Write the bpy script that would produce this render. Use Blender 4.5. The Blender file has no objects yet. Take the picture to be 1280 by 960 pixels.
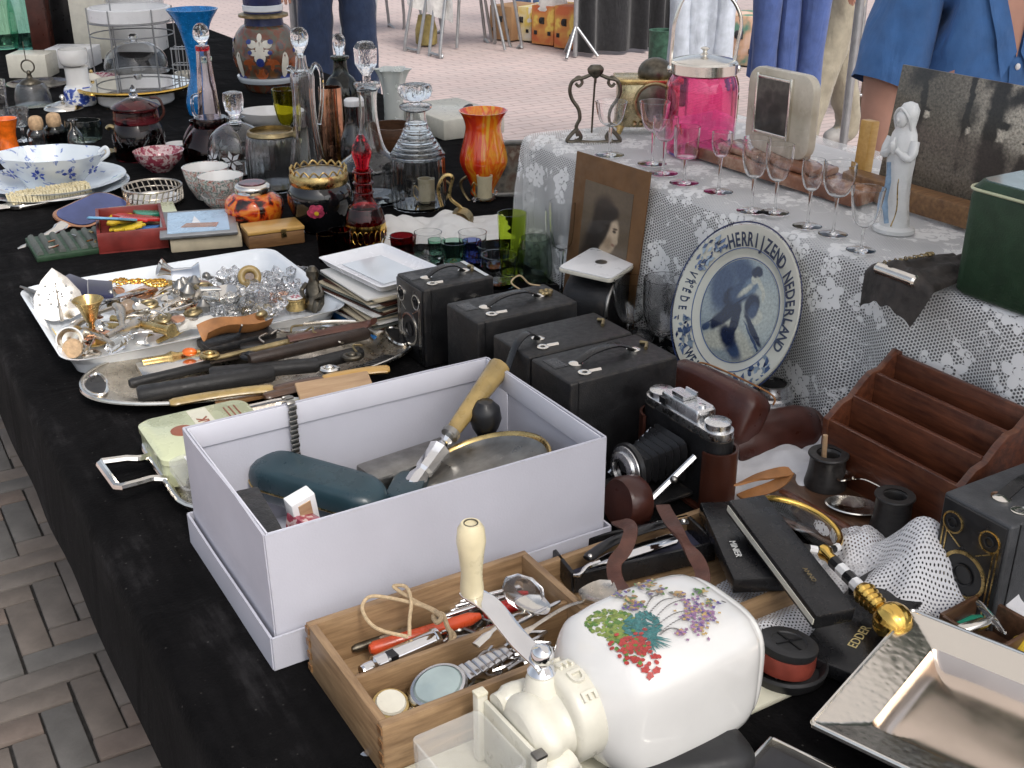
import bpy, bmesh, math, random
from mathutils import Vector, Matrix, Euler, noise
R = math.radians; PI = math.pi; sin = math.sin; cos = math.cos
random.seed(7)
sc = bpy.context.scene; COL = sc.collection

# ------------------------------------------------------------ camera, light
TZ = 0.76                      # table top height
CH = TZ + 0.62                 # camera height
FOC = 1450.0; PITCH = R(24.5)
cam_d = bpy.data.cameras.new('camera'); cam = bpy.data.objects.new('camera', cam_d); COL.objects.link(cam)
cam_d.sensor_width = 36; cam_d.lens = 36*FOC/1280; cam_d.clip_start = .02; cam_d.clip_end = 2500
cam.location = (0, 0, CH); cam.rotation_euler = (PI/2-PITCH, 0, 0)
sc.camera = cam
SUN_EL, SUN_AZ = R(50), R(150)   # sun behind the photographer's right shoulder, veiled by cloud
world = bpy.data.worlds.new('World'); sc.world = world; world.use_nodes = True
wn = world.node_tree.nodes; wl = world.node_tree.links
sky = wn.new('ShaderNodeTexSky'); sky.sky_type = 'NISHITA'; sky.sun_disc = False
sky.sun_elevation = SUN_EL; sky.sun_rotation = SUN_AZ; sky.dust_density = 4; sky.air_density = 1.0; sky.ozone_density = 1
bg = wn['Background']; bg.inputs[1].default_value = .13
hs = wn.new('ShaderNodeHueSaturation'); hs.inputs['Saturation'].default_value = .45   # thin cloud pales the sky
wl.new(sky.outputs[0], hs.inputs['Color']); wl.new(hs.outputs[0], bg.inputs[0])
sun_d = bpy.data.lights.new('sun', 'SUN'); sun_d.energy = 1.5; sun_d.angle = R(22); sun_d.color = (1, .96, .9)
sun = bpy.data.objects.new('sun', sun_d); COL.objects.link(sun); sun.location = (3, 4, 8)
_sd = Vector((sin(SUN_AZ)*cos(SUN_EL), cos(SUN_AZ)*cos(SUN_EL), sin(SUN_EL)))
sun.rotation_euler = (-_sd).to_track_quat('-Z', 'Y').to_euler()
sc.view_settings.view_transform = 'Standard'; sc.view_settings.look = 'None'
sc.view_settings.exposure = 0.68; sc.view_settings.gamma = 1
sc.render.engine = 'CYCLES'
cy = sc.cycles
cy.use_denoising = True; cy.max_bounces = 14; cy.transmission_bounces = 14; cy.transparent_max_bounces = 16
cy.glossy_bounces = 5; cy.diffuse_bounces = 4; cy.sample_clamp_indirect = 6; cy.blur_glossy = .6

# ------------------------------------------------------------ measuring helpers
TA = R(31)                     # the stall runs away to the left: local x = across (v), local y = along (u)
UX = Vector((-sin(TA), cos(TA), 0)); VX = Vector((cos(TA), sin(TA), 0))
_f = Vector((0, cos(PITCH), -sin(PITCH))); _u = Vector((0, sin(PITCH), cos(PITCH)))
def ray(x, y): return _f + Vector((1, 0, 0))*((x-640)/FOC) - _u*((y-480)/FOC)
def px(x, y, z=0.0):           # point of the photograph on the plane z above the table
    d = ray(x, y); t = (z+TZ-CH)/d.z
    return Vector((d.x*t, d.y*t, TZ+z))
def gpx(x, y): return px(x, y, -TZ)
def pv(x, y, v):               # point of the photograph on the upright plane across = v
    d = ray(x, y); t = v/d.dot(VX)
    return Vector((0, 0, CH)) + d*t
def py_(x, y, Y):              # point of the photograph at distance Y
    d = ray(x, y); t = Y/d.y
    return Vector((0, 0, CH)) + d*t
def mpp(p): return (Vector(p)-Vector((0, 0, CH))).dot(_f)/FOC
def hz(p, y):                  # world z where the upright line through p is seen at picture row y
    k = (480-y)/FOC
    return CH + p[1]*(k*cos(PITCH)-sin(PITCH))/(cos(PITCH)+k*sin(PITCH))
def B(u, v, z=0.0): return UX*u + VX*v + Vector((0, 0, TZ+z))
def lay(a, b, z=0.0):          # a thing lying along two points: middle, yaw, length
    A, C = px(a[0], a[1], z), px(b[0], b[1], z); d = C-A
    return (A+C)/2, math.atan2(d.y, d.x), d.length

# ------------------------------------------------------------ mesh builder
def crom(pts, n=4, closed=False):
    P = [Vector(p) for p in pts]; out = []; N = len(P)
    rng = range(N if closed else N-1)
    for i in rng:
        p1, p2 = P[i], P[(i+1) % N]
        p0 = P[i-1] if (i > 0 or closed) else p1; p3 = P[(i+2) % N] if (i+2 < N or closed) else p2
        if (p1-p2).length < 1e-7: continue
        if (p1-p0).length < 1e-7: p0 = p1
        for k in range(n):
            t = k/n; t2 = t*t; t3 = t2*t
            out.append(.5*((2*p1)+(p2-p0)*t+(2*p0-5*p1+4*p2-p3)*t2+(3*p1-p0-3*p2+p3)*t3))
    if not closed: out.append(P[-1])
    return out
class G:
    def __init__(s): s.v = []; s.f = []; s.m = []; s.uv = None
    def add(s, vs, fs, m=0, M=None):
        o = len(s.v)
        s.v += [tuple(M @ Vector(v)) if M else tuple(v) for v in vs]
        s.f += [tuple(i+o for i in f) for f in fs]; s.m += [m]*len(fs); return s
    def box(s, c, d, m=0, rz=0, M=None, taper=1.0):
        x, y, z = d[0]/2, d[1]/2, d[2]/2
        vs = [(-x, -y, -z), (x, -y, -z), (x, y, -z), (-x, y, -z), (-x*taper, -y*taper, z), (x*taper, -y*taper, z), (x*taper, y*taper, z), (-x*taper, y*taper, z)]
        T = Matrix.Translation(c) @ Matrix.Rotation(rz, 4, 'Z')
        if M: T = M @ T
        return s.add(vs, [(3, 2, 1, 0), (4, 5, 6, 7), (0, 1, 5, 4), (1, 2, 6, 5), (2, 3, 7, 6), (3, 0, 4, 7)], m, T)
    def lathe(s, prof, n=32, m=0, M=None, mod=None, sx=1, sy=1):
        vs = []; fs = []; k = len(prof)
        for i in range(n):
            a = 2*PI*i/n
            for (r, z) in prof:
                q = r*(mod(a, z) if mod else 1); vs.append((q*cos(a)*sx, q*sin(a)*sy, z))
        for i in range(n):
            j = (i+1) % n
            for t in range(k-1):
                a, b, c, d = i*k+t, j*k+t, j*k+t+1, i*k+t+1
                if prof[t][0] < 1e-6: fs.append((a, c, d))
                elif prof[t+1][0] < 1e-6: fs.append((a, b, d))
                else: fs.append((a, b, c, d))
        return s.add(vs, fs, m, M)
    def tube(s, pts, r, n=8, closed=False, m=0, M=None, flat=1.0, up=None):
        P = [Vector(p) for p in pts]; N = len(P); rr = r if isinstance(r, (list, tuple)) else [r]*N
        if len(rr) != N: rr = [rr[min(len(rr)-1, int(i*len(rr)/N))] for i in range(N)]
        vs = []; fs = []; prev = None
        for i in range(N):
            a = P[i-1] if (i > 0 or closed) else P[i]; b = P[(i+1) % N] if (i < N-1 or closed) else P[i]
            t = (b-a).normalized() if (b-a).length > 1e-9 else Vector((0, 0, 1))
            if up is not None: x = t.cross(Vector(up)); x = x.normalized() if x.length > 1e-6 else t.orthogonal().normalized()
            elif prev is None: x = t.orthogonal().normalized()
            else:
                x = prev-t*prev.dot(t); x = x.normalized() if x.length > 1e-6 else t.orthogonal().normalized()
            prev = x; y = t.cross(x)
            for k in range(n):
                q = 2*PI*k/n; vs.append(P[i]+x*cos(q)*rr[i]+y*sin(q)*rr[i]*flat)
        for i in range(N if closed else N-1):
            j = (i+1) % N
            for k in range(n):
                l = (k+1) % n; fs.append((i*n+k, i*n+l, j*n+l, j*n+k))
        if not closed: fs += [tuple(range(n-1, -1, -1)), tuple((N-1)*n+k for k in range(n))]
        return s.add(vs, fs, m, M)
    def cyl(s, a, b, r, r2=None, n=16, m=0, M=None): return s.tube([a, b], [r, r if r2 is None else r2], n, False, m, M)
    def ball(s, c, r, m=0, nu=16, nv=10, M=None):
        r = (r, r, r) if not isinstance(r, (list, tuple)) else r
        pr = [(sin(PI*i/nv), -cos(PI*i/nv)) for i in range(nv+1)]; pr[0] = (0, -1); pr[-1] = (0, 1)
        T = Matrix.Translation(c) @ Matrix.Diagonal((r[0], r[1], r[2], 1))
        return s.lathe(pr, nu, m, M @ T if M else T)
    def prism(s, poly, z0, z1, m=0, M=None):
        n = len(poly); vs = [(p[0], p[1], z0) for p in poly]+[(p[0], p[1], z1) for p in poly]
        return s.add(vs, [tuple(range(n-1, -1, -1)), tuple(range(n, 2*n))]+[(i, (i+1) % n, n+(i+1) % n, n+i) for i in range(n)], m, M)
    def grid(s, fn, nu, nv, m=0, M=None):
        vs = [fn(i/nu, j/nv) for i in range(nu+1) for j in range(nv+1)]; w = nv+1
        return s.add(vs, [(i*w+j, (i+1)*w+j, (i+1)*w+j+1, i*w+j+1) for i in range(nu) for j in range(nv)], m, M)
    def loft(s, rings, m=0, M=None, cap=True, closed=False):
        n = len(rings[0]); vs = [p for r in rings for p in r]; fs = []; N = len(rings)
        for i in range(N if closed else N-1):
            j = (i+1) % N
            for k in range(n): l = (k+1) % n; fs.append((i*n+k, i*n+l, j*n+l, j*n+k))
        if cap and not closed: fs += [tuple(range(n-1, -1, -1)), tuple((N-1)*n+k for k in range(n))]
        return s.add(vs, fs, m, M)
    def mesh(s, name, mats, bev=0, ang=38, fix=True, seg=2):
        me = bpy.data.meshes.new(name); me.from_pydata(s.v, [], s.f)
        for mm in (mats if isinstance(mats, (list, tuple)) else [mats]): me.materials.append(MT[mm] if isinstance(mm, str) else mm)
        for p, mi in zip(me.polygons, s.m): p.material_index = mi
        if fix or bev:
            b = bmesh.new(); b.from_mesh(me)
            if fix: bmesh.ops.recalc_face_normals(b, faces=b.faces)
            if bev:
                es = [e for e in b.edges if len(e.link_faces) == 2 and e.calc_face_angle(0) > R(40)]
                bmesh.ops.bevel(b, geom=es, offset=bev, segments=seg, affect='EDGES', clamp_overlap=True, profile=.5)
            b.to_mesh(me); b.free()
        me.shade_smooth(); me.set_sharp_from_angle(angle=R(ang))
        return me
    def build(s, name, mats, parent=None, loc=None, rot=None, bev=0, ang=38, sub=0, fix=True, seg=2):
        o = bpy.data.objects.new(name, s.mesh(name, mats, bev, ang, fix, seg)); COL.objects.link(o)
        if parent: o.parent = parent
        if loc is not None: o.location = loc
        if rot is not None: o.rotation_euler = rot
        if sub:
            md = o.modifiers.new('sub', 'SUBSURF'); md.levels = md.render_levels = sub
        return o
def tag(o, label, cat, group=None, kind=None):
    if kind: o['kind'] = kind
    if label: o['label'] = label
    if cat: o['category'] = cat
    if group: o['group'] = group
    return o
def thing(name, label, cat, loc=(0, 0, 0), rz=0.0, group=None, rot=None):
    o = bpy.data.objects.new(name, None); COL.objects.link(o); o.empty_display_size = .05
    o.location = loc; o.rotation_euler = rot if rot is not None else (0, 0, rz)
    return tag(o, label, cat, group)
def struct(o): o['kind'] = 'structure'; return o
def copy_tree(o, parent=None):
    c = o.copy(); COL.objects.link(c)
    if parent: c.parent = parent
    for ch in list(o.children): copy_tree(ch, c)
    return c
def RT(rx=0, ry=0, rz=0, t=(0, 0, 0)): return Matrix.Translation(t) @ Euler((rx, ry, rz)).to_matrix().to_4x4()
def rrect(w, d, r, n=5):
    out = []
    for (cx_, cy_, a0) in ((w/2-r, d/2-r, 0), (-w/2+r, d/2-r, PI/2), (-w/2+r, -d/2+r, PI), (w/2-r, -d/2+r, 1.5*PI)):
        for k in range(n+1): a = a0+PI/2*k/n; out.append((cx_+r*cos(a), cy_+r*sin(a)))
    return out
def circ(r, n=24, c=(0, 0), sx=1, sy=1): return [(c[0]+r*sx*cos(2*PI*i/n), c[1]+r*sy*sin(2*PI*i/n)) for i in range(n)]
def text_geo(txt, size, depth=.0004, bold=0.0):    # letters as vertices and faces
    cu = bpy.data.curves.new('t', 'FONT'); cu.body = txt; cu.size = size; cu.extrude = depth; cu.align_x = 'CENTER'; cu.align_y = 'CENTER'; cu.resolution_u = 3; cu.offset = bold
    o = bpy.data.objects.new('t', cu); me = o.to_mesh()
    r = ([v.co.copy() for v in me.vertices], [tuple(p.vertices) for p in me.polygons]); o.to_mesh_clear()
    bpy.data.objects.remove(o); bpy.data.curves.remove(cu); return r

# ------------------------------------------------------------ materials
MT = {}
def newmat(name):
    m = bpy.data.materials.new(name); m.use_nodes = True; MT[name] = m
    return m, m.node_tree.nodes, m.node_tree.links, m.node_tree.nodes['Principled BSDF']
def nd(ns, t, **kw):
    n = ns.new(t)
    for k, v in kw.items():
        if isinstance(k, str) and hasattr(n, k): setattr(n, k, v)
    return n
def coords(ns, ls, scale=(1, 1, 1), kind='Object'):
    tc = ns.new('ShaderNodeTexCoord'); mp = ns.new('ShaderNodeMapping'); mp.inputs['Scale'].default_value = scale
    ls.new(tc.outputs[kind], mp.inputs['Vector']); return mp.outputs[0]
def ramp(ns, ls, src, stops):
    r = ns.new('ShaderNodeValToRGB'); e = r.color_ramp.elements
    while len(e) < len(stops): e.new(.5)
    for el, (p, c) in zip(e, stops): el.position = p; el.color = (*c, 1) if len(c) == 3 else c
    ls.new(src, r.inputs[0]); return r.outputs[0]
def noi(ns, ls, vec, scale, detail=3, rough=.55):
    n = ns.new('ShaderNodeTexNoise'); n.inputs['Scale'].default_value = scale; n.inputs['Detail'].default_value = detail; n.inputs['Roughness'].default_value = rough
    ls.new(vec, n.inputs['Vector']); return n.outputs['Fac']
def bump(ns, ls, b, src, strength, dist=.002):
    n = ns.new('ShaderNodeBump'); n.inputs['Strength'].default_value = strength; n.inputs['Distance'].default_value = dist
    ls.new(src, n.inputs['Height']); ls.new(n.outputs[0], b.inputs['Normal'])
def mul(c, k): return tuple(min(1, x*k) for x in c)
def mat(name, col, rough=.5, metal=0., var=.15, vs=25., bmp=0., bs=300., coat=0., sheen=0., trans=0., ior=1.45, col2=None, stops=None, spec=.5, rv=.12, det=4):
    m, ns, ls, b = newmat(name)
    vec = coords(ns, ls); n = noi(ns, ls, vec, vs, det)
    c2 = col2 or mul(col, 1+var); c1 = mul(col, 1-var) if not col2 else col
    ls.new(ramp(ns, ls, n, stops or [(.32, c1), (.68, c2)]), b.inputs['Base Color'])
    b.inputs['Metallic'].default_value = metal; b.inputs['Coat Weight'].default_value = coat; b.inputs['Coat Roughness'].default_value = .05
    b.inputs['Sheen Weight'].default_value = sheen; b.inputs['Transmission Weight'].default_value = trans; b.inputs['IOR'].default_value = ior
    b.inputs['Specular IOR Level'].default_value = spec
    n2 = noi(ns, ls, vec, vs*2.3, 4)
    lo, hi = max(0, rough-rv), min(1, rough+rv)
    ls.new(ramp(ns, ls, n2, [(.3, (lo,)*3), (.7, (hi,)*3)]), b.inputs['Roughness'])
    if bmp: bump(ns, ls, b, noi(ns, ls, vec, bs, 2), bmp, .001)
    return m
def glass(name, col, rough=.0, ior=1.48, bmp=0, bs=60):
    m, ns, ls, b = newmat(name)
    b.inputs['Base Color'].default_value = (*col, 1); b.inputs['Transmission Weight'].default_value = 1
    b.inputs['Roughness'].default_value = rough; b.inputs['IOR'].default_value = ior
    if bmp: bump(ns, ls, b, noi(ns, ls, coords(ns, ls), bs, 2), bmp, .002)
    return m
def wood(name, c1, c2, scale=(6, 60, 60), rough=.45, coat=0., k=3):
    m, ns, ls, b = newmat(name); vec = coords(ns, ls, scale)
    n = noi(ns, ls, vec, k, 6, .65); n2 = noi(ns, ls, coords(ns, ls), 9, 3)
    mx = ns.new('ShaderNodeMath'); mx.operation = 'MULTIPLY_ADD'; ls.new(n2, mx.inputs[0]); mx.inputs[1].default_value = .45; 
    ad = ns.new('ShaderNodeMath'); ad.operation = 'SUBTRACT'; ls.new(n, ad.inputs[0]); ad.inputs[1].default_value = .22; ls.new(ad.outputs[0], mx.inputs[2])
    ls.new(ramp(ns, ls, mx.outputs[0], [(.3, c1), (.5, tuple((a+b_)/2 for a, b_ in zip(c1, c2))), (.68, c2)]), b.inputs['Base Color'])
    b.inputs['Roughness'].default_value = rough; b.inputs['Coat Weight'].default_value = coat
    bump(ns, ls, b, n, .25, .001); return m
def mottle(name, stops, scale=(1, 1, 1), ns_=20., rough=.15, coat=.5, det=3, metal=0, dist=0.):
    m, ns, ls, b = newmat(name); vec = coords(ns, ls, scale)
    n = ns.new('ShaderNodeTexNoise'); n.inputs['Scale'].default_value = ns_; n.inputs['Detail'].default_value = det; n.inputs['Distortion'].default_value = dist; ls.new(vec, n.inputs['Vector'])
    ls.new(ramp(ns, ls, n.outputs['Fac'], stops), b.inputs['Base Color'])
    b.inputs['Roughness'].default_value = rough; b.inputs['Coat Weight'].default_value = coat; b.inputs['Metallic'].default_value = metal
    return m

def crease(name, scale=11., dist=.02, strength=.6):
    """soft wrinkles across a cloth on top of its weave"""
    m = MT[name]; ns = m.node_tree.nodes; ls = m.node_tree.links; b = ns['Principled BSDF']; vec = coords(ns, ls, (1, 1, .45))
    n = ns.new('ShaderNodeTexNoise'); n.inputs['Scale'].default_value = scale; n.inputs['Detail'].default_value = 3; n.inputs['Distortion'].default_value = 1.2; ls.new(vec, n.inputs['Vector'])
    bp = ns.new('ShaderNodeBump'); bp.inputs['Strength'].default_value = strength; bp.inputs['Distance'].default_value = dist; ls.new(n.outputs['Fac'], bp.inputs['Height'])
    if b.inputs['Normal'].links: ls.new(b.inputs['Normal'].links[0].from_socket, bp.inputs['Normal'])
    ls.new(bp.outputs[0], b.inputs['Normal'])
# clear and coloured glass
glass('clear', (.97, .98, .98)); glass('clear_thin', (.98, .985, .985), ior=1.42); glass('crystal', (.98, .98, .985), ior=1.55, bmp=.6, bs=120)
glass('frost', (.95, .96, .97), rough=.14); glass('ruby', (.55, .015, .03)); glass('ruby_dark', (.22, .012, .018)); glass('garnet', (.10, .012, .014))
glass('pink', (.97, .30, .56)); glass('pinkish', (.98, .90, .94), ior=1.42); glass('lime', (.74, .86, .22)); glass('olive', (.70, .66, .12)); glass('green_dark', (.03, .06, .03))
glass('green', (.55, .82, .68)); glass('teal', (.5, .78, .70)); glass('smoke', (.52, .60, .56)); glass('blue', (.38, .46, .90)); glass('ltblue', (.86, .90, .97)); glass('brown', (.18, .08, .03))
mat('opaline_blue', (.015, .24, .62), .22, var=.25, vs=60, coat=.4, trans=.25); mat('milk', (.80, .84, .80), .2, var=.05, coat=.4, trans=.35)
# ceramics
mat('porcelain', (.72, .71, .685), .12, var=.03, coat=.6, rv=.04); mat('porcelain_cool', (.70, .74, .77), .12, var=.04, coat=.5, rv=.05); mat('cream_porcelain', (.74, .70, .60), .2, var=.05, coat=.4)
mottle('delft', [(.40, (.60, .65, .68)), (.60, (.58, .63, .68)), (.635, (.16, .22, .45)), (.66, (.12, .18, .42)), (.70, (.50, .56, .64))], ns_=55, det=3, dist=.6)
mottle('bluewhite', [(.42, (.03, .06, .30)), (.5, (.10, .17, .50)), (.54, (.72, .74, .76)), (.7, (.75, .76, .76))], ns_=75, det=3)
mottle('redwhite', [(.42, (.30, .05, .08)), (.49, (.42, .12, .15)), (.53, (.70, .58, .56)), (.7, (.40, .12, .14))], ns_=90, det=3)
mottle('imari', [(.40, (.68, .66, .62)), (.47, (.08, .16, .14)), (.52, (.68, .66, .62)), (.58, (.35, .10, .07)), (.63, (.66, .64, .60))], ns_=85, det=3)
mottle('flame', [(.38, (.62, .03, .01)), (.47, (.80, .09, .01)), (.54, (.85, .33, .02)), (.60, (.80, .12, .01)), (.68, (.86, .45, .04))], scale=(1.3, 1.3, .28), ns_=24, rough=.1, dist=.8)
mottle('lava', [(.36, (.015, .006, .004)), (.43, (.10, .01, .005)), (.48, (.60, .06, .01)), (.58, (.75, .22, .02)), (.66, (.55, .04, .01)), (.74, (.05, .008, .004))], ns_=38, rough=.1, dist=.5)
mat('orange_glass', (.70, .13, .01), .15, var=.35, vs=60, coat=.5)
mat('black_glaze', (.006, .006, .007), .08, var=.3, coat=.7, rv=.03)
# metals
mat('silver', (.78, .75, .69), .17, 1, var=.12, vs=30, rv=.09); mat('silver_old', (.55, .50, .43), .3, 1, var=.3, vs=40, rv=.15, bmp=.15, bs=120); mat('pewter', (.30, .29, .27), .38, 1, var=.25, vs=40)
mat('steel', (.62, .62, .63), .2, 1, var=.12, vs=30); mat('alu', (.72, .72, .72), .27, 1, var=.08, vs=50); mat('dish_silver', (.72, .60, .50), .20, 1, var=.05, vs=14, rv=.05); mat('chrome', (.80, .80, .80), .07, 1, var=.05, rv=.04)
mat('gold', (.80, .52, .13), .18, 1, var=.12, vs=60); mat('brass', (.55, .40, .17), .28, 1, var=.25, vs=60); mat('brass_old', (.33, .26, .14), .38, 1, var=.35, vs=60); mat('copper', (.60, .32, .20), .16, 1, var=.25, vs=40)
mat('bronze', (.13, .115, .09), .42, 1, var=.4, vs=70, bmp=.3, bs=150); mat('black_metal', (.012, .012, .013), .35, 0, var=.3, coat=.2); mat('grey_metal', (.35, .36, .37), .4, .8, var=.1)
# plastics, leather, wood, paper, cloth
mat('black_leather', (.012, .012, .013), .42, var=.35, vs=60, bmp=.55, bs=700, spec=.5); mat('grey_leather', (.06, .062, .066), .45, var=.25, vs=40, bmp=.5, bs=700)
mat('brown_leather', (.055, .017, .010), .4, var=.35, vs=18, bmp=.15, bs=500, coat=.15); mat('red_leather', (.062, .018, .012), .36, var=.3, vs=25, coat=.12, bmp=.15, bs=500); mat('tan_leather', (.34, .15, .05), .5, var=.3, vs=40, bmp=.3, bs=600); mat('strap', (.095, .038, .026), .42, var=.3, vs=60, bmp=.3, bs=600)
mat('velvet_in', (.008, .008, .012), .9, var=.4, sheen=.3); mat('navy_velvet', (.012, .014, .045), .9, var=.4, sheen=.4)
mat('black', (.010, .010, .011), .35, var=.3, coat=.15); mat('black_satin', (.011, .011, .012), .28, var=.3, rv=.1, bmp=.15, bs=900); mat('rubber', (.02, .02, .021), .5, var=.3, bmp=.2)
mat('cream', (.66, .635, .54), .35, var=.08, vs=40, coat=.2); mat('ivory', (.66, .58, .38), .32, var=.14, vs=30, coat=.2); mat('horn', (.36, .25, .09), .3, var=.3, vs=30, coat=.3)
wood('oak', (.17, .10, .05), (.36, .235, .125)); wood('oak_y', (.17, .10, .05), (.36, .235, .125), (60, 6, 60)); wood('oak_in', (.20, .12, .06), (.36, .24, .13))
wood('mahogany', (.045, .012, .006), (.14, .042, .018), (60, 6, 60), .35, .2); wood('walnut', (.05, .025, .014), (.13, .065, .035), (9, 70, 70), .35, .2); wood('brownwood', (.13, .06, .025), (.28, .15, .06)); wood('palewood', (.36, .22, .12), (.50, .34, .20))
wood('boxwood', (.50, .28, .07), (.62, .38, .12), (8, 60, 60), .35, .2); wood('ebony', (.012, .011, .011), (.035, .032, .03), (8, 80, 80), .38)
mat('white_card', (.475, .477, .535), .6, var=.05, vs=11, bmp=.12, bs=500, det=8); mat('white_card_in', (.49, .50, .58), .6, var=.02, vs=8)
mat('paper', (.72, .71, .68), .7, var=.05, vs=20, bmp=.1, bs=60); mat('paper_old', (.52, .45, .32), .7, var=.15, vs=30); mat('white', (.80, .80, .80), .35, var=.03, coat=.2); mat('white_plastic', (.80, .81, .84), .22, var=.02, coat=.3)
mat('linen', (.64, .64, .66), .85, var=.06, vs=40, bmp=.5, bs=900, sheen=.2); mat('enamel', (.74, .78, .82), .16, var=.04, coat=.5); mat('tin_green', (.55, .58, .38), .3, var=.06, vs=20, coat=.3); mat('tin_pale', (.62, .60, .48), .35, var=.08)
mat('red', (.50, .02, .015), .3, var=.2, coat=.3); mat('red_orange', (.55, .07, .02), .3, var=.2, coat=.3); mat('red_wood', (.20, .03, .025), .4, var=.3, coat=.2); mat('yellow', (.70, .48, .03), .45, var=.15); mat('blue_paint', (.03, .16, .42), .45, var=.25); mat('skyblue', (.16, .38, .60), .5, var=.25)
mat('navy', (.012, .02, .08), .35, var=.3); mat('green_box', (.022, .052, .026), .48, var=.2, vs=60, bmp=.35, bs=700); mat('teal_blue', (.020, .045, .058), .34, var=.2, vs=25, coat=.15); mat('greenplastic', (.02, .24, .15), .25, var=.15, coat=.3)
mat('string', (.48, .36, .22), .85, var=.2, vs=300, bmp=.5, bs=1500); mat('cork', (.50, .34, .20), .85, var=.25, vs=150, bmp=.5); mat('bone', (.62, .60, .55), .4, var=.08); mat('gold_ink', (.70, .58, .28), .45, .4, var=.1); mat('white_ink', (.75, .75, .72), .5, var=.02); mat('brown_ink', (.28, .09, .05), .5, var=.1)
mat('marble', (.50, .46, .38), .25, var=.1, vs=14, coat=.3, stops=[(.3, (.40, .35, .26)), (.5, (.58, .53, .43)), (.7, (.66, .61, .51))], det=8); mat('marble_brown', (.2, .1, .06), .22, coat=.4, vs=18, stops=[(.3, (.10, .035, .02)), (.48, (.26, .11, .06)), (.56, (.40, .24, .16)), (.66, (.20, .08, .045))], det=9)
mat('chalk', (.70, .71, .70), .3, var=.08, vs=30, coat=.3); mat('mirror', (.85, .86, .86), .03, 1, var=.02, rv=.01); mat('screenblue', (.38, .54, .70), .3, var=.1, coat=.3)
mat('acrylic', (.80, .80, .77), .08, var=.04, coat=.6); MT['acrylic'].node_tree.nodes['Principled BSDF'].inputs['Alpha'].default_value = .24   # thin clear moulded plastic

# worn edges on old black leatherette
def wear(name, edge, amount=.5, radius=.0018):
    m = MT[name]; ns = m.node_tree.nodes; ls = m.node_tree.links; b = ns['Principled BSDF']; src = b.inputs['Base Color'].links[0].from_socket
    bv_ = ns.new('ShaderNodeBevel'); bv_.samples = 4; bv_.inputs['Radius'].default_value = radius; ge = ns.new('ShaderNodeNewGeometry')
    dt = ns.new('ShaderNodeVectorMath'); dt.operation = 'DOT_PRODUCT'; ls.new(bv_.outputs[0], dt.inputs[0]); ls.new(ge.outputs['True Normal'], dt.inputs[1])
    ed = ramp(ns, ls, dt.outputs['Value'], [(.90, (1, 1, 1)), (.995, (0, 0, 0))]); no = ramp(ns, ls, noi(ns, ls, coords(ns, ls), 90, 5), [(.45, (0, 0, 0)), (.6, (1, 1, 1))])
    mu = ns.new('ShaderNodeMixRGB'); mu.blend_type = 'MULTIPLY'; mu.inputs[0].default_value = 1; ls.new(ed, mu.inputs[1]); ls.new(no, mu.inputs[2])
    sc_ = ns.new('ShaderNodeMath'); sc_.operation = 'MULTIPLY'; ls.new(mu.outputs[0], sc_.inputs[0]); sc_.inputs[1].default_value = amount
    mx = ns.new('ShaderNodeMixRGB'); ls.new(sc_.outputs[0], mx.inputs[0]); ls.new(src, mx.inputs[1]); mx.inputs[2].default_value = (*edge, 1); ls.new(mx.outputs[0], b.inputs['Base Color'])
wear('white_card', (.36, .35, .36), .45, .004); wear('black_leather', (.16, .13, .10), .8); wear('grey_leather', (.02, .02, .02), .6); wear('oak', (.12, .06, .03), .6); wear('mahogany', (.25, .10, .05), .7)
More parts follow.
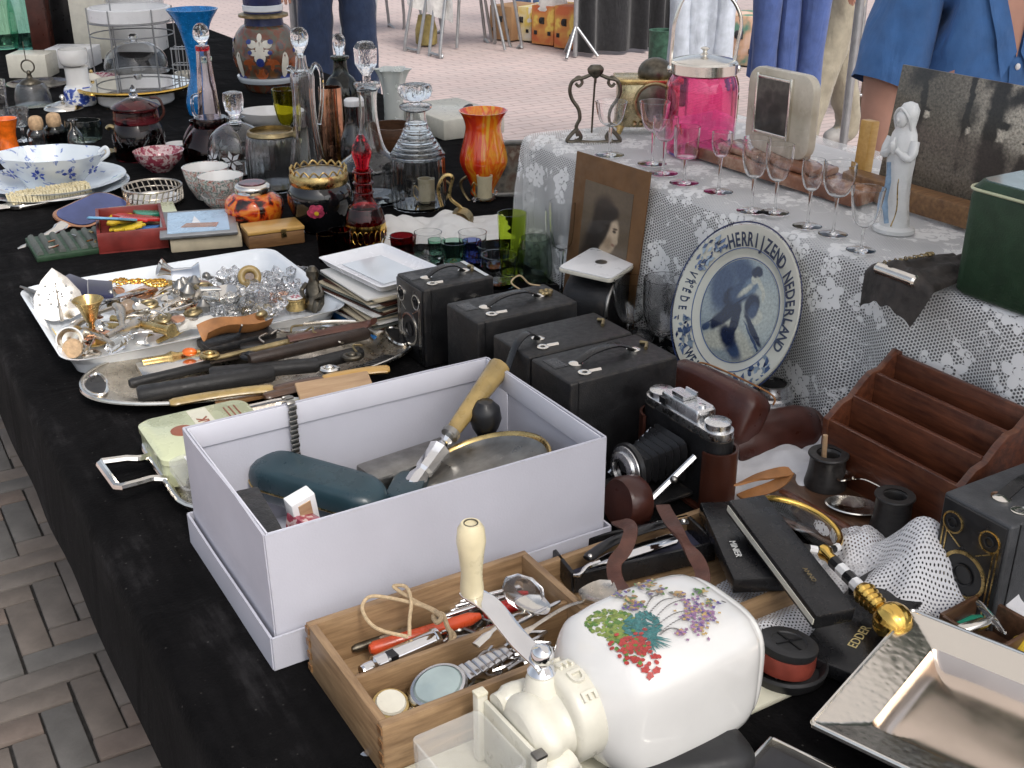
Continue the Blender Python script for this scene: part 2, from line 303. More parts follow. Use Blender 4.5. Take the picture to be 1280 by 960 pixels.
def soft_print(name, base, blobs, warp=.06, grain=.25, rough=.35, coat=.2, axes='XY', nscale=8.):
    """a printed or painted picture: soft ellipses (cx, cy, rx, ry, degrees, colour, softness) over a ground, in object metres"""
    m, ns, ls, b = newmat(name); tc = ns.new('ShaderNodeTexCoord'); v0 = tc.outputs['Object']
    if axes != 'XY':
        sp_ = ns.new('ShaderNodeSeparateXYZ'); ls.new(v0, sp_.inputs[0]); cb = ns.new('ShaderNodeCombineXYZ')
        for i, a in enumerate(axes):
            mm = ns.new('ShaderNodeMath'); mm.operation = 'MULTIPLY'; mm.inputs[1].default_value = -1 if a.islower() else 1; ls.new(sp_.outputs['XYZ'.index(a.upper())], mm.inputs[0]); ls.new(mm.outputs[0], cb.inputs[i])
        v0 = cb.outputs[0]
    else:
        fl = ns.new('ShaderNodeVectorMath'); fl.operation = 'MULTIPLY'; fl.inputs[1].default_value = (1, 1, 0); ls.new(v0, fl.inputs[0]); v0 = fl.outputs[0]
    nt = ns.new('ShaderNodeTexNoise'); nt.inputs['Scale'].default_value = nscale*8; nt.inputs['Detail'].default_value = 4; ls.new(v0, nt.inputs['Vector'])
    sb = ns.new('ShaderNodeVectorMath'); sb.operation = 'SUBTRACT'; sb.inputs[1].default_value = (.5, .5, .5); ls.new(nt.outputs['Color'], sb.inputs[0])
    sl = ns.new('ShaderNodeVectorMath'); sl.operation = 'SCALE'; sl.inputs['Scale'].default_value = warp*.1; ls.new(sb.outputs[0], sl.inputs[0])
    ad = ns.new('ShaderNodeVectorMath'); ad.operation = 'ADD'; ls.new(v0, ad.inputs[0]); ls.new(sl.outputs[0], ad.inputs[1])
    f2 = ns.new('ShaderNodeVectorMath'); f2.operation = 'MULTIPLY'; f2.inputs[1].default_value = (1, 1, 0); ls.new(ad.outputs[0], f2.inputs[0]); vec = f2.outputs[0]
    rg = ns.new('ShaderNodeRGB'); rg.outputs[0].default_value = (*base, 1); cur = rg.outputs[0]
    for (cx_, cy_, rx, ry, ang, col, soft) in blobs:
        t = ns.new('ShaderNodeVectorMath'); t.operation = 'SUBTRACT'; t.inputs[1].default_value = (cx_, cy_, 0); ls.new(vec, t.inputs[0])
        ro = ns.new('ShaderNodeVectorRotate'); ro.rotation_type = 'Z_AXIS'; ro.inputs['Angle'].default_value = -R(ang); ls.new(t.outputs[0], ro.inputs['Vector'])
        s_ = ns.new('ShaderNodeVectorMath'); s_.operation = 'DIVIDE'; s_.inputs[1].default_value = (rx, ry, 1); ls.new(ro.outputs[0], s_.inputs[0])
        ln = ns.new('ShaderNodeVectorMath'); ln.operation = 'LENGTH'; ls.new(s_.outputs[0], ln.inputs[0])
        mr = ns.new('ShaderNodeMapRange'); mr.interpolation_type = 'SMOOTHSTEP'; mr.inputs['From Min'].default_value = 1+soft; mr.inputs['From Max'].default_value = max(0, 1-soft); ls.new(ln.outputs['Value'], mr.inputs['Value'])
        mx = ns.new('ShaderNodeMixRGB'); ls.new(mr.outputs[0], mx.inputs[0]); ls.new(cur, mx.inputs[1]); mx.inputs[2].default_value = (*col, 1); cur = mx.outputs[0]
    gn = ramp(ns, ls, noi(ns, ls, v0, nscale*22, 6, .7), [(.3, (1-grain,)*3), (.7, (1+grain,)*3)]); mg_ = ns.new('ShaderNodeMixRGB'); mg_.blend_type = 'MULTIPLY'; mg_.inputs[0].default_value = 1; ls.new(cur, mg_.inputs[1]); ls.new(gn, mg_.inputs[2])
    ls.new(mg_.outputs[0], b.inputs['Base Color']); b.inputs['Roughness'].default_value = rough; b.inputs['Coat Weight'].default_value = coat
def warp_obj(o, amp, freq=9, cuts=8):
    """let a flat panel bow and ripple a little"""
    b = bmesh.new(); b.from_mesh(o.data); bmesh.ops.subdivide_edges(b, edges=[e for e in b.edges if e.calc_length() > .03], cuts=cuts, use_grid_fill=True)
    for v_ in b.verts: n_ = noise.noise_vector(v_.co*freq+o.location*3); v_.co += Vector((n_.x, n_.y, n_.z*.4))*amp
    b.to_mesh(o.data); b.free()
# ============================================================ SETTING
def m_ground():
    m, ns, ls, b = newmat('plaza'); vec = coords(ns, ls)
    mp = ns.new('ShaderNodeMapping'); mp.inputs['Rotation'].default_value = (0, 0, -TA); ls.new(vec, mp.inputs[0])
    br = ns.new('ShaderNodeTexBrick'); br.inputs['Scale'].default_value = 1; br.inputs['Brick Width'].default_value = .2; br.inputs['Row Height'].default_value = .068; br.inputs['Mortar Size'].default_value = .006
    br.inputs['Color1'].default_value = (.47, .385, .365, 1); br.inputs['Color2'].default_value = (.42, .36, .345, 1); br.inputs['Mortar'].default_value = (.30, .255, .24, 1); br.inputs['Bias'].default_value = -.1
    ls.new(mp.outputs[0], br.inputs[0])
    n = noi(ns, ls, vec, .55, 6, .6); mx = ns.new('ShaderNodeMixRGB'); mx.blend_type = 'MULTIPLY'; mx.inputs[0].default_value = 1
    ls.new(br.outputs[0], mx.inputs[1]); ls.new(ramp(ns, ls, n, [(.3, (.82, .80, .80)), (.7, (1.1, 1.06, 1.05))]), mx.inputs[2]); ls.new(mx.outputs[0], b.inputs['Base Color'])
    b.inputs['Roughness'].default_value = .8; bump(ns, ls, b, br.outputs['Fac'], -.6, .004)
m_ground()
for nm, c in (('brick_grey', (.128, .113, .102)), ('brick_brown', (.138, .117, .102)), ('brick_blue', (.112, .106, .100)), ('brick_red', (.145, .115, .098))):
    mat(nm, c, .85, var=.22, vs=14, bmp=.5, bs=160, det=8)
mat('sand', (.018, .016, .015), .95, var=.4, vs=60, bmp=.5, bs=300)
g = G(); g.add([(-900, -900, 0), (900, -900, 0), (900, 900, 0), (-900, 900, 0)], [(0, 1, 2, 3)])
ground = struct(g.build('ground', 'plaza', loc=(0, 0, -.012)))
g = G(); g.add([(-.75, .2, 0), (.5, .2, 0), (.5, 3.3, 0), (-.75, 3.3, 0)], [(0, 1, 2, 3)])
sand = struct(g.build('paving_bed', 'sand', loc=(0, 0, -.007), rot=(0, 0, TA)))
# herringbone of 20 x 6.6 cm clinkers beside the stall
BW = .0610; rb = random.Random(3)
def brick_mesh(i):
    g = G(); w = .2-.0; g.box((0, 0, -.024), (3*BW-.0045, BW-.0045, .048)); return g.mesh('brick', ['brick_grey', 'brick_brown', 'brick_blue', 'brick_red'][i], bev=.0035)
bms = [brick_mesh(i) for i in range(4)]
def put_brick(x, y, rot):
    o = bpy.data.objects.new('brick', bms[rb.choices((0, 1, 2, 3), (4, 5, 2, 3))[0]]); COL.objects.link(o); o.parent = sand
    o.location = (x+rb.uniform(-.0012, .0012), y+rb.uniform(-.0012, .0012), .007+rb.uniform(-.0022, .0012)); o.rotation_euler = (rb.uniform(-.02, .02), rb.uniform(-.02, .02), rot+rb.uniform(-.016, .016))
for i in range(-40, 60):
    for j in range(-40, 60):
        k = (i-j) % 6        # 3:1 herringbone on a square lattice
        if k == 0: x, y, r_ = (i+1.5)*BW, (j+.5)*BW, 0
        elif k == 5: x, y, r_ = (i+.5)*BW, (j+1.5)*BW, PI/2
        else: continue
        if -.62 < x < .36 and .55 < y < 3.15: put_brick(x, y, r_)

# stall table under black velvet
mat('deal', (.40, .30, .18), .6, var=.2)
V0, V1, U0, U1 = .152, 1.42, -.35, 4.9
tb = thing('trestle_table', 'long wooden trestle table carrying the whole stall under black velvet', 'table', B((U0+U1)/2, (V0+V1)/2, -TZ), TA)
hw, hl = (V1-V0)/2, (U1-U0)/2
for k in range(5):
    g = G(); w = 2*hw/5; g.box((-hw+w*(k+.5), 0, TZ-.02), (w-.01, 2*hl-.02, .024)); g.build('plank', 'deal', tb, bev=.002)
for yy in (-2.2, 0, 2.2):
    for xx in (-.30, .38):
        for s in (-1, 1):
            g = G(); g.tube([(xx+s*.03, yy+s*.02, TZ-.034), (xx*1.1+s*.04, yy+s*.26, 0)], .024, 4); g.build('leg', 'deal', tb)
def m_velvet():
    m, ns, ls, b = newmat('velvet'); vec = coords(ns, ls)
    n1 = noi(ns, ls, coords(ns, ls, (28, 4, 10)), 1.5, 5, .7); n2 = noi(ns, ls, vec, 7, 5, .7)
    mx = ns.new('ShaderNodeMath'); mx.operation = 'MULTIPLY'; ls.new(n1, mx.inputs[0]); ls.new(n2, mx.inputs[1])
    c = ramp(ns, ls, mx.outputs[0], [(.16, (.0022, .0021, .0024)), (.30, (.0055, .0052, .0056)), (.42, (.018, .0172, .018)), (.5, (.03, .029, .03))])
    vo = ns.new('ShaderNodeTexVoronoi'); vo.inputs['Scale'].default_value = 75; ls.new(vec, vo.inputs[0])
    n3 = noi(ns, ls, vec, 300, 2)
    lt = ramp(ns, ls, vo.outputs['Distance'], [(.035, (.04, .038, .036)), (.09, (0, 0, 0))]); a = ns.new('ShaderNodeMixRGB'); a.blend_type = 'ADD'; a.inputs[0].default_value = 1
    ls.new(c, a.inputs[1]); ls.new(lt, a.inputs[2]); ls.new(a.outputs[0], b.inputs['Base Color'])
    b.inputs['Roughness'].default_value = .95; b.inputs['Specular IOR Level'].default_value = .04; b.inputs['Sheen Weight'].default_value = .012; b.inputs['Sheen Roughness'].default_value = .5
    bump(ns, ls, b, n3, .5, .002); crease_later.append('velvet')
crease_later = []
m_velvet(); crease('velvet', 7., .02, .5)
def cloth_fn(a, t):              # a along the stall, t across: drop, rounded edge, top, rounded edge, drop
    y = -hl-.01+a*(2*hl+.02); s = -hw-.14+t*(2*hw+.28)
    q = abs(s); sg = 1 if s > 0 else -1
    if q <= hw-.012: return (s, y, TZ)
    e = q-(hw-.012)
    if e < .02: an = e/.02*PI/2; return (sg*(hw-.012+.012*sin(an)), y, TZ-.012*(1-cos(an)))
    d = e-.02; wv = .0015*sin(y*19+1.3*sin(y*7))*min(1, d/.08)
    return (sg*(hw+wv+.004*d/.12), y, TZ-.012-d)
g = G(); g.grid(cloth_fn, 150, 150)
tc = g.build('tablecloth', 'velvet', loc=tb.location, rot=(0, 0, TA), fix=False, ang=80); tag(tc, 'black crushed velvet cloth spread over the long stall table', 'tablecloth')

# raised shelf at the back of the stall with lace over it
SH = .2; SV0, SV1, SU0, SU1 = .992, 1.40, -.3, 1.585
mat('greycloth', (.17, .17, .17), .9, var=.12, vs=40, bmp=.4, bs=500)
g = G(); g.box((0, 0, (SH-.012)/2+.002), (SV1-SV0, SU1-SU0, SH-.012))
riser = g.build('display_riser', 'greycloth', loc=B((SU0+SU1)/2, (SV0+SV1)/2, 0), rot=(0, 0, TA), bev=.006); tag(riser, 'low grey cloth covered riser along the back of the stall under lace', 'display riser')
g = G(); g.box((0, 0, SH-.0085), (SV1-SV0-.01, SU1-SU0-.01, .003)); g.build('white_liner', 'linen', riser)
def m_lace(name, pitch=.0046, flowers=True, base=(.72, .72, .71), thread=.16, petal=1.0):
    m, ns, ls, b = newmat(name); out = ns['Material Output']
    uv = ns.new('ShaderNodeTexCoord').outputs['UV']
    sx = ns.new('ShaderNodeSeparateXYZ'); ls.new(uv, sx.inputs[0])
    def math_(op, a, c=None, d=None):
        n = ns.new('ShaderNodeMath'); n.operation = op
        for i, v in enumerate((a, c, d)):
            if v is None: continue
            if isinstance(v, (int, float)): n.inputs[i].default_value = v
            else: ls.new(v, n.inputs[i])
        return n.outputs[0]
    k = 4*PI/(math.sqrt(3)*pitch)
    X, Y = math_('MULTIPLY', sx.outputs[0], k), math_('MULTIPLY', sx.outputs[1], k)
    h1 = math_('COSINE', X); h2 = math_('COSINE', math_('ADD', math_('MULTIPLY', X, .5), math_('MULTIPLY', Y, .8660254))); h3 = math_('COSINE', math_('SUBTRACT', math_('MULTIPLY', X, .5), math_('MULTIPLY', Y, .8660254)))
    mr_ = ns.new('ShaderNodeMapRange'); mr_.interpolation_type = 'SMOOTHSTEP'; mr_.inputs['From Min'].default_value = thread+.8; mr_.inputs['From Max'].default_value = thread-.5; mr_.inputs['To Min'].default_value = .05; mr_.inputs['To Max'].default_value = .85; ls.new(math_('ADD', math_('ADD', h1, h2), h3), mr_.inputs['Value']); net = mr_.outputs[0]
    al = net
    if flowers:
        wv = ns.new('ShaderNodeTexNoise'); wv.inputs['Scale'].default_value = 30; ls.new(uv, wv.inputs['Vector'])
        wa = ns.new('ShaderNodeMixRGB'); wa.blend_type = 'LINEAR_LIGHT'; wa.inputs[0].default_value = .006; ls.new(uv, wa.inputs[1]); ls.new(wv.outputs['Color'], wa.inputs[2])
        def rosette(sc_, rad, petals, rnd):
            vo = ns.new('ShaderNodeTexVoronoi'); vo.inputs['Scale'].default_value = sc_; vo.inputs['Randomness'].default_value = rnd; vo.voronoi_dimensions = '2D'
            ls.new(wa.outputs[0], vo.inputs['Vector'])
            df = ns.new('ShaderNodeVectorMath'); df.operation = 'SUBTRACT'; ls.new(wa.outputs[0], df.inputs[0]); ls.new(vo.outputs['Position'], df.inputs[1])
            s2 = ns.new('ShaderNodeSeparateXYZ'); ls.new(df.outputs[0], s2.inputs[0])
            th = math_('ARCTAN2', s2.outputs[1], s2.outputs[0]); ln = ns.new('ShaderNodeVectorMath'); ln.operation = 'LENGTH'; ls.new(df.outputs[0], ln.inputs[0])
            rr = math_('MULTIPLY_ADD', math_('ABSOLUTE', math_('COSINE', math_('MULTIPLY', th, petals/2))), rad*.55, rad*.45)
            fl = math_('LESS_THAN', ln.outputs['Value'], rr)
            hole = math_('COMPARE', ln.outputs['Value'], rad*.3, rad*.07)
            return math_('SUBTRACT', fl, math_('MULTIPLY', fl, hole)), ln.outputs['Value']
        f1, d1 = rosette(11, .021*petal, 5, .75); f2, d2 = rosette(34, .012*petal, 4, 1.0)
        near = math_('LESS_THAN', d1, .036)
        al = math_('MAXIMUM', net, math_('MAXIMUM', f1, math_('MULTIPLY', f2, near)))
        vn = math_('LESS_THAN', math_('ABSOLUTE', math_('SINE', math_('ADD', math_('MULTIPLY', sx.outputs[1], 42), math_('MULTIPLY', wv.outputs[0], 6)))), .05)
        al = math_('MAXIMUM', al, vn)
    b.inputs['Base Color'].default_value = (*base, 1); b.inputs['Roughness'].default_value = .85; b.inputs['Sheen Weight'].default_value = .2
    tr = ns.new('ShaderNodeBsdfTransparent'); mx = ns.new('ShaderNodeMixShader'); ls.new(al, mx.inputs[0]); ls.new(tr.outputs[0], mx.inputs[1]); ls.new(b.outputs[0], mx.inputs[2]); ls.new(mx.outputs[0], out.inputs[0])
    return m
m_lace('lace', .0043, True, (.80, .80, .79), -.1); m_lace('net', .0034, False, (.78, .78, .80), 1.0)
def cloth_obj(name, fn, nu, nv, su, sv, material, parent=None, thick=0):
    g = G(); g.grid(fn, nu, nv); me = g.mesh(name, material, fix=False, ang=180)
    uvl = me.uv_layers.new(name='UVMap'); w = nv+1
    for lp in me.loops:
        i, j = divmod(lp.vertex_index, w); uvl.data[lp.index].uv = (i/nu*su, j/nv*sv)
    o = bpy.data.objects.new(name, me); COL.objects.link(o)
    if parent: o.parent = parent
    return o
LU0, LU1 = -.3, 1.6
def lace_fn(a, t):
    u = LU0+a*(LU1-LU0); s = t*.64                     # s: over the top from the back edge, then down the front
    if s < .40: v = 1.392-s; return B(u, v, SH+.004*noise.noise(Vector((u*9, v*9, 0)))+.006)
    e = s-.40
    lean = .006
    if e < .025: an = e/.025*PI/2; return B(u, .992-.012*sin(an), SH+.006-.012*(1-cos(an)))
    d = e-.025; k = min(1, d/.19)
    amp = (.008+.004*min(1, max(0, (u-1.14)/.06))-.004*max(0, 1-abs(u-1.01)/.15))*min(1, d/.08)
    wv = amp*sin(u*31+2.6*sin(u*7)+d*(14 if u < 1 else 3))+.35*amp*sin(u*83+d*9)
    return B(u, .978-lean*k-amp+wv*.9, SH-.006-d*.93)
lc = cloth_obj('lace_cloth', lace_fn, 260, 70, LU1-LU0, .64, 'lace'); tag(lc, 'white floral lace cloth draped over the riser at the back', 'lace cloth')
def lace_end(a, t):
    v = .985+a*.40; d = t*.19; return B(1.601+.008*sin(v*55)*t+.012*t, v, SH+.004-d)
le = cloth_obj('end_drop', lace_end, 50, 20, .4, .19, 'lace', lc)

# pale awning over the stall on thin poles
def m_awn():
    m, ns, ls, b = newmat('awning_cloth'); out = ns['Material Output']; b.inputs['Base Color'].default_value = (.74, .74, .73, 1); b.inputs['Roughness'].default_value = .8
    tl = ns.new('ShaderNodeBsdfTranslucent'); tl.inputs[0].default_value = (.70, .70, .69, 1); mx = ns.new('ShaderNodeMixShader'); mx.inputs[0].default_value = .5
    ls.new(b.outputs[0], mx.inputs[1]); ls.new(tl.outputs[0], mx.inputs[2]); ls.new(mx.outputs[0], out.inputs[0])
m_awn()
aw = thing('awning', 'pale translucent market awning stretched on poles above the stall', 'awning', B(2.0, .9, -TZ), TA)
g = G(); g.grid(lambda a, t: (-.55+t*2.2, -3.2+a*6.4, 2.34+.16*sin(PI*t)-.03*sin(a*PI*4)**2*sin(PI*t)), 40, 20); g.build('cloth', 'awning_cloth', aw, ang=180)
_pl = aw.matrix_basis.inverted()
for q in (_pl @ gpx(381, 196), Vector((-.5, 3.1, 0)), Vector((-.5, -3.1, 0)), Vector((1.6, -3.1, 0))):
    g = G(); g.cyl((q.x, q.y, .01), (q.x, q.y, 2.36), .022, n=20); g.lathe([(0, 0), (.07, 0), (.07, .012), (.024, .03)], 20, M=Matrix.Translation((q.x, q.y, 0))); g.build('pole', 'grey_metal', aw)
# ============================================================ BACKGROUND
for nm, c in (('denim', (.022, .040, .090)), ('denim_lt', (.10, .17, .32)), ('khaki', (.25, .225, .17)), ('shirt_blue', (.055, .15, .36)), ('coat_blue', (.05, .085, .235)), ('jacket_grey', (.42, .46, .52)), ('darkcloth', (.012, .012, .014)), ('navycloth', (.01, .013, .03)), ('whitecloth', (.78, .77, .72))):
    mat(nm, c, .85, var=.18, vs=18, bmp=.4, bs=500, sheen=.15)
for nm in ('denim', 'denim_lt', 'khaki', 'shirt_blue', 'coat_blue', 'jacket_grey', 'darkcloth', 'navycloth'): crease(nm)
mat('skin', (.52, .27, .19), .5, var=.1, vs=20); mat('hair', (.09, .06, .04), .6, var=.3, vs=80); mat('shoe', (.03, .028, .028), .5); mat('shoe_blue', (.10, .15, .24), .6); mat('shoe_grey', (.28, .27, .26), .6)

def person(name, label, joints, edges, mats, pick, root=0, loc=(0, 0, 0), rz=0, sub=2):
    """joints: list of (pos, radius[, radius y]); one continuous skinned body; pick(pos) -> material index"""
    me = bpy.data.meshes.new(name+'_s'); me.from_pydata([j[0] for j in joints], edges, [])
    o = bpy.data.objects.new(name+'_s', me); COL.objects.link(o)
    o.modifiers.new('s', 'SKIN')
    if not me.skin_vertices: bpy.context.view_layer.objects.active = o
    for i, j in enumerate(joints):
        sv = me.skin_vertices[0].data[i]; sv.radius = (j[1], j[2] if len(j) > 2 else j[1]); sv.use_root = (i == root)
    md = o.modifiers.new('u', 'SUBSURF'); md.levels = sub; md.render_levels = sub
    dg = bpy.context.evaluated_depsgraph_get(); ev = o.evaluated_get(dg); nm = bpy.data.meshes.new_from_object(ev)
    bpy.data.objects.remove(o)
    nm.materials.clear()
    for k in mats: nm.materials.append(MT[k])
    for v in nm.vertices:                       # small folds in the cloth
        v.co += v.normal*.007*noise.noise(v.co*12)+v.normal*.006*noise.noise(Vector((v.co.x*34, v.co.y*34, v.co.z*9)))+v.normal*.004*noise.noise(Vector((v.co.x*20+v.co.z*30, v.co.y*12, v.co.z*20)))
    for p in nm.polygons: p.material_index = pick(p.center)
    nm.shade_smooth()
    r = thing(name, label, 'person', loc, rz)
    b = bpy.data.objects.new('body', nm); COL.objects.link(b); b.parent = r
    return r
def near_pick(segs):
    def f(c):
        best = (9, 0)
        for (a, b_, m) in segs:
            a, b_ = Vector(a), Vector(b_); d = b_-a; t = max(0, min(1, (c-a).dot(d)/max(1e-9, d.length_squared))); q = (c-(a+d*t)).length
            if q < best[0]: best = (q, m)
        return best[1]
    return f
def head_parts(r, hc, yaw, s=1.0, hairm='hair'):
    T = Matrix.Translation(hc) @ Matrix.Rotation(yaw, 4, 'Z') @ Matrix.Scale(s, 4)
    g = G(); g.ball((0, .012, .03), (.086, .102, .10), nu=20, nv=12, M=T); g.build('hair', hairm, r)
    g = G(); g.ball((0, -.098, -.02), (.014, .022, .024), M=T); g.build('nose', 'skin', r)
    for sx_ in (-1, 1):
        g = G(); g.ball((sx_*.032, -.083, .012), (.013, .008, .009), M=T); g.build('eye', 'white', r)
        g = G(); g.ball((sx_*.079, .0, -.005), (.012, .022, .034), M=T); g.build('ear', 'skin', r)
    g = G(); g.ball((0, -.086, -.062), (.026, .009, .008), M=T); g.build('mouth', 'red_leather', r)
def hand(r, wrist, d, side, s=1.0):
    """palm and five fingers from the wrist along d"""
    d = Vector(d).normalized(); x = d.cross(Vector((0, 0, 1))); x = x.normalized() if x.length > .05 else Vector((1, 0, 0)); n = x.cross(d); w = Vector(wrist)
    g = G(); c = w+d*.045*s
    g.tube([w, w+d*.03*s, w+d*.075*s, w+d*.088*s], [.024*s, .036*s, .040*s, .030*s], 10, flat=.5, up=n)
    for k, L in enumerate((.068, .078, .074, .058)):
        p = w+d*.078*s+x*(-.028+.0187*k)*s
        g.tube([p, p+d*L*.45*s-n*.004*s, p+d*L*.75*s-n*.014*s, p+d*L*s-n*.028*s], [.0095*s, .0088*s, .008*s, .006*s], 8)
    p = w+d*.03*s+x*.03*side*s
    g.tube([p, p+d*.025*s+x*.02*side*s, p+d*.055*s+x*.028*side*s-n*.01*s], [.012*s, .0105*s, .0075*s], 8)
    g.build('hand', 'skin', r)
def standing(name, label, x, Y, yaw, top, legs, shoe, stride=.0, armswing=(0.1, -.05), bend=(.15, .15), h=1.0):
    """standing adult: feet on the ground at x, Y"""
    J = []; E = []
    def j(p, r_, r2=None): J.append((Vector(p)*h, r_*h, (r2 or r_)*h)); return len(J)-1
    pel = j((0, 0, .95), .15, .115); wai = j((0, 0, 1.10), .145, .105); che = j((0, -.01, 1.30), .165, .115); nb = j((0, .01, 1.46), .07, .065); nk = j((0, -.005, 1.54), .055, .055); hd = j((0, -.02, 1.64), .082, .095); ht = j((0, -.015, 1.735), .06, .075)
    E += [(pel, wai), (wai, che), (che, nb), (nb, nk), (nk, hd), (hd, ht)]; segs = []
    for s in (-1, 1):
        st = stride*s
        hp = j((s*.095, 0, .87), .088, .092); kn = j((s*.105, -st*.5-.02, .48), .082, .086); an = j((s*.11, -st, .10), .070, .076); to = j((s*.125, -st-.15, .045), .045, .04)
        E += [(pel, hp), (hp, kn), (kn, an), (an, to)]
        segs += [(J[hp][0], J[kn][0], 1), (J[kn][0], J[an][0], 1), (J[an][0]+Vector((0, 0, -.06)), J[to][0], 2)]
        sh = j((s*.175, 0, 1.42), .065); el = j((s*.235, armswing[0 if s < 0 else 1]*.5+.02, 1.14), .047); b_ = bend[0 if s < 0 else 1]; wr = j((s*.22, -b_-armswing[0 if s < 0 else 1], .92), .032)
        E += [(nb, sh), (sh, el), (el, wr)]
        segs += [(J[sh][0], J[el][0], 0), (J[el][0], J[el][0].lerp(J[wr][0], .5), 0), (J[el][0].lerp(J[wr][0], .75), J[wr][0], 3)]
    segs += [(J[pel][0]+Vector((0, 0, -.02)), J[pel][0], 1), (J[wai][0], J[che][0], 0), (J[che][0], J[nb][0], 0), (J[nk][0], J[ht][0], 3)]
    r = person(name, label, J, E, [top, legs, shoe, 'skin'], near_pick(segs), 0, (x, Y, 0), yaw)
    head_parts(r, Vector((0, -.02, 1.63))*h, 0)
    for s in (-1, 1):
        wr = [q for q in J if abs(q[1]-.032*h) < 1e-6][0 if s < 0 else 1][0]
        hand(r, wr, (0, -.15, -.9), s)
    return r
# ---- people on the square
standing('person', 'person in dark top and blue jeans standing beyond the pottery jar', -.81, 5.6, R(200), 'navycloth', 'denim', 'shoe', .04, (.05, 0), (.05, .02), 1.0)
standing('person', 'person in khaki trousers walking past the hanging blue coat', 1.56, 5.75, R(-70), 'jacket_grey', 'khaki', 'shoe_grey', .22)
standing('person', 'person in pale jeans leaning over the folding table of fruit boxes', .18, 10.6, R(-20), 'denim_lt', 'denim_lt', 'shoe_blue', .08, (.1, .1), (.4, .5))

# ---- the seller, seated behind the lace shelf
sp = py_(1238, -68, 2.2)
def seller():
    J = []; E = []
    def j(p, r_, r2=None): J.append((Vector(p), r_, r2 or r_)); return len(J)-1
    zt = sp.z                                   # base of the neck
    pel = j((0, .02, zt-.62), .17, .15); bel = j((0, -.03, zt-.44), .165, .15); che = j((0, -.02, zt-.21), .182, .128); nb = j((0, 0, zt-.035), .10, .085); nk = j((0, -.01, zt+.055), .06, .06); hd = j((0, -.035, zt+.16), .082, .098); ht = j((0, -.025, zt+.255), .06, .075)
    E += [(pel, bel), (bel, che), (che, nb), (nb, nk), (nk, hd), (hd, ht)]; segs = []
    for s in (-1, 1):
        sh = j((s*.155, .01, zt-.065), .060, .060); ua = j((s*.185, -.002, zt-.15), .056, .055); el = j((s*.222, -.02, zt-.29), .043); wr = j((s*.238, -.10, zt-.50), .031)
        E += [(nb, sh), (sh, ua), (ua, el), (el, wr)]
        hp = j((s*.10, -.05, zt-.64), .10); kn = j((s*.14, -.46, zt-.62), .07); an = j((s*.13, -.44, .10), .05); to = j((s*.14, -.58, .035), .04)
        E += [(pel, hp), (hp, kn), (kn, an), (an, to)]
        segs += [(J[sh][0], J[ua][0], 0), (J[ua][0], J[ua][0].lerp(J[el][0], .35), 0), (J[ua][0].lerp(J[el][0], .6), J[el][0], 3), (J[el][0], J[wr][0], 3), (J[hp][0], J[kn][0], 1), (J[kn][0], J[an][0], 1), (J[an][0]-Vector((0, 0, .07)), J[to][0], 2)]
    segs += [(J[pel][0], J[bel][0], 0), (J[bel][0], J[che][0], 0), (J[che][0], J[nb][0], 0), (J[nk][0], J[ht][0], 3)]
    r = person('person', 'seated seller in blue short sleeved shirt behind the sepia photograph', J, E, ['shirt_blue', 'darkcloth', 'shoe', 'skin'], near_pick(segs), 0, (sp.x, sp.y, 0), R(14))
    head_parts(r, Vector((0, -.035, zt+.15)), 0); r.scale = (.86, .95, 1)
    for s in (-1, 1): hand(r, (s*.238, -.105, zt-.505), (0, -.5, -.7), s)
    for s in (-1, 1):                            # loose short sleeve
        a_, b_ = Vector((s*.150, .005, zt-.05)), Vector((s*.212, -.012, zt-.235)); P_ = [a_.lerp(b_, t) for t in (0, .12, .3, .5, .7, .85, 1.0)]; g = G(); rr_ = (.045, .060, .066, .069, .070, .070, .071); d_ = (b_-a_).normalized(); x_ = d_.cross(Vector((0, 1, 0))).normalized(); y_ = d_.cross(x_)
        g.loft([[p+(x_*cos(a)+y_*sin(a))*rr_[i]*(1+.05*sin(3*a+i*1.1)+.03*sin(7*a+i*.7)) for a in [2*PI*k/40 for k in range(40)]] for i, p in enumerate(P_)], cap=False); o = g.build('sleeve', 'shirt_blue', r, ang=180)
    from mathutils.bvhtree import BVHTree as BT
    bd = [c_ for c_ in r.children if c_.name.startswith('body')][0].data; bvh = BT.FromPolygons([tuple(v_.co) for v_ in bd.vertices], [tuple(p_.vertices) for p_ in bd.polygons])
    def skin_at(x, z, off): 
        h_ = bvh.ray_cast(Vector((x, -1, z)), Vector((0, 1, 0)))[0]; return Vector((x, (h_.y if h_ else -.05)-off, z))
    def patch(nm, fn, m, off, n=8, k_=8):
        g = G(); g.grid(lambda a, t: skin_at(*fn(a, t), off), n, k_); return g.build(nm, m, r, ang=180)
    patch('open_neck', lambda a, t: ((a-.5)*.085*t, zt-.175+.14*t), 'skin', .004)
    for s in (-1, 1):                           # collar wings and the shirt front
        patch('collar', lambda a, t, s=s: (s*(.004+.045*t+.030*a), zt-.165+.16*t-.045*a*(1-.3*t)), 'shirt_blue', .010)
    patch('placket', lambda a, t: ((a-.5)*.028, zt-.175-.33*t), 'shirt_blue', .004, 3, 14)
    for k in range(3):
        g = G(); g.ball(skin_at(.002, zt-.19-.075*k, .006), (.006, .003, .006)); g.build('button', 'white', r)
    ch = thing('folding_chair', 'plain folding chair under the seated seller', 'chair', (sp.x, sp.y, 0), R(14)); zs = zt-.62-.16
    g = G(); g.box((0, 0, zs), (.42, .40, .025)); g.build('seat', 'darkcloth', ch, bev=.005)
    for sx_ in (-.19, .19):
        for sy_ in (-.17, .17):
            g = G(); g.cyl((sx_, sy_, 0), (sx_, sy_, zs-.01), .011); g.build('leg', 'grey_metal', ch)
seller()

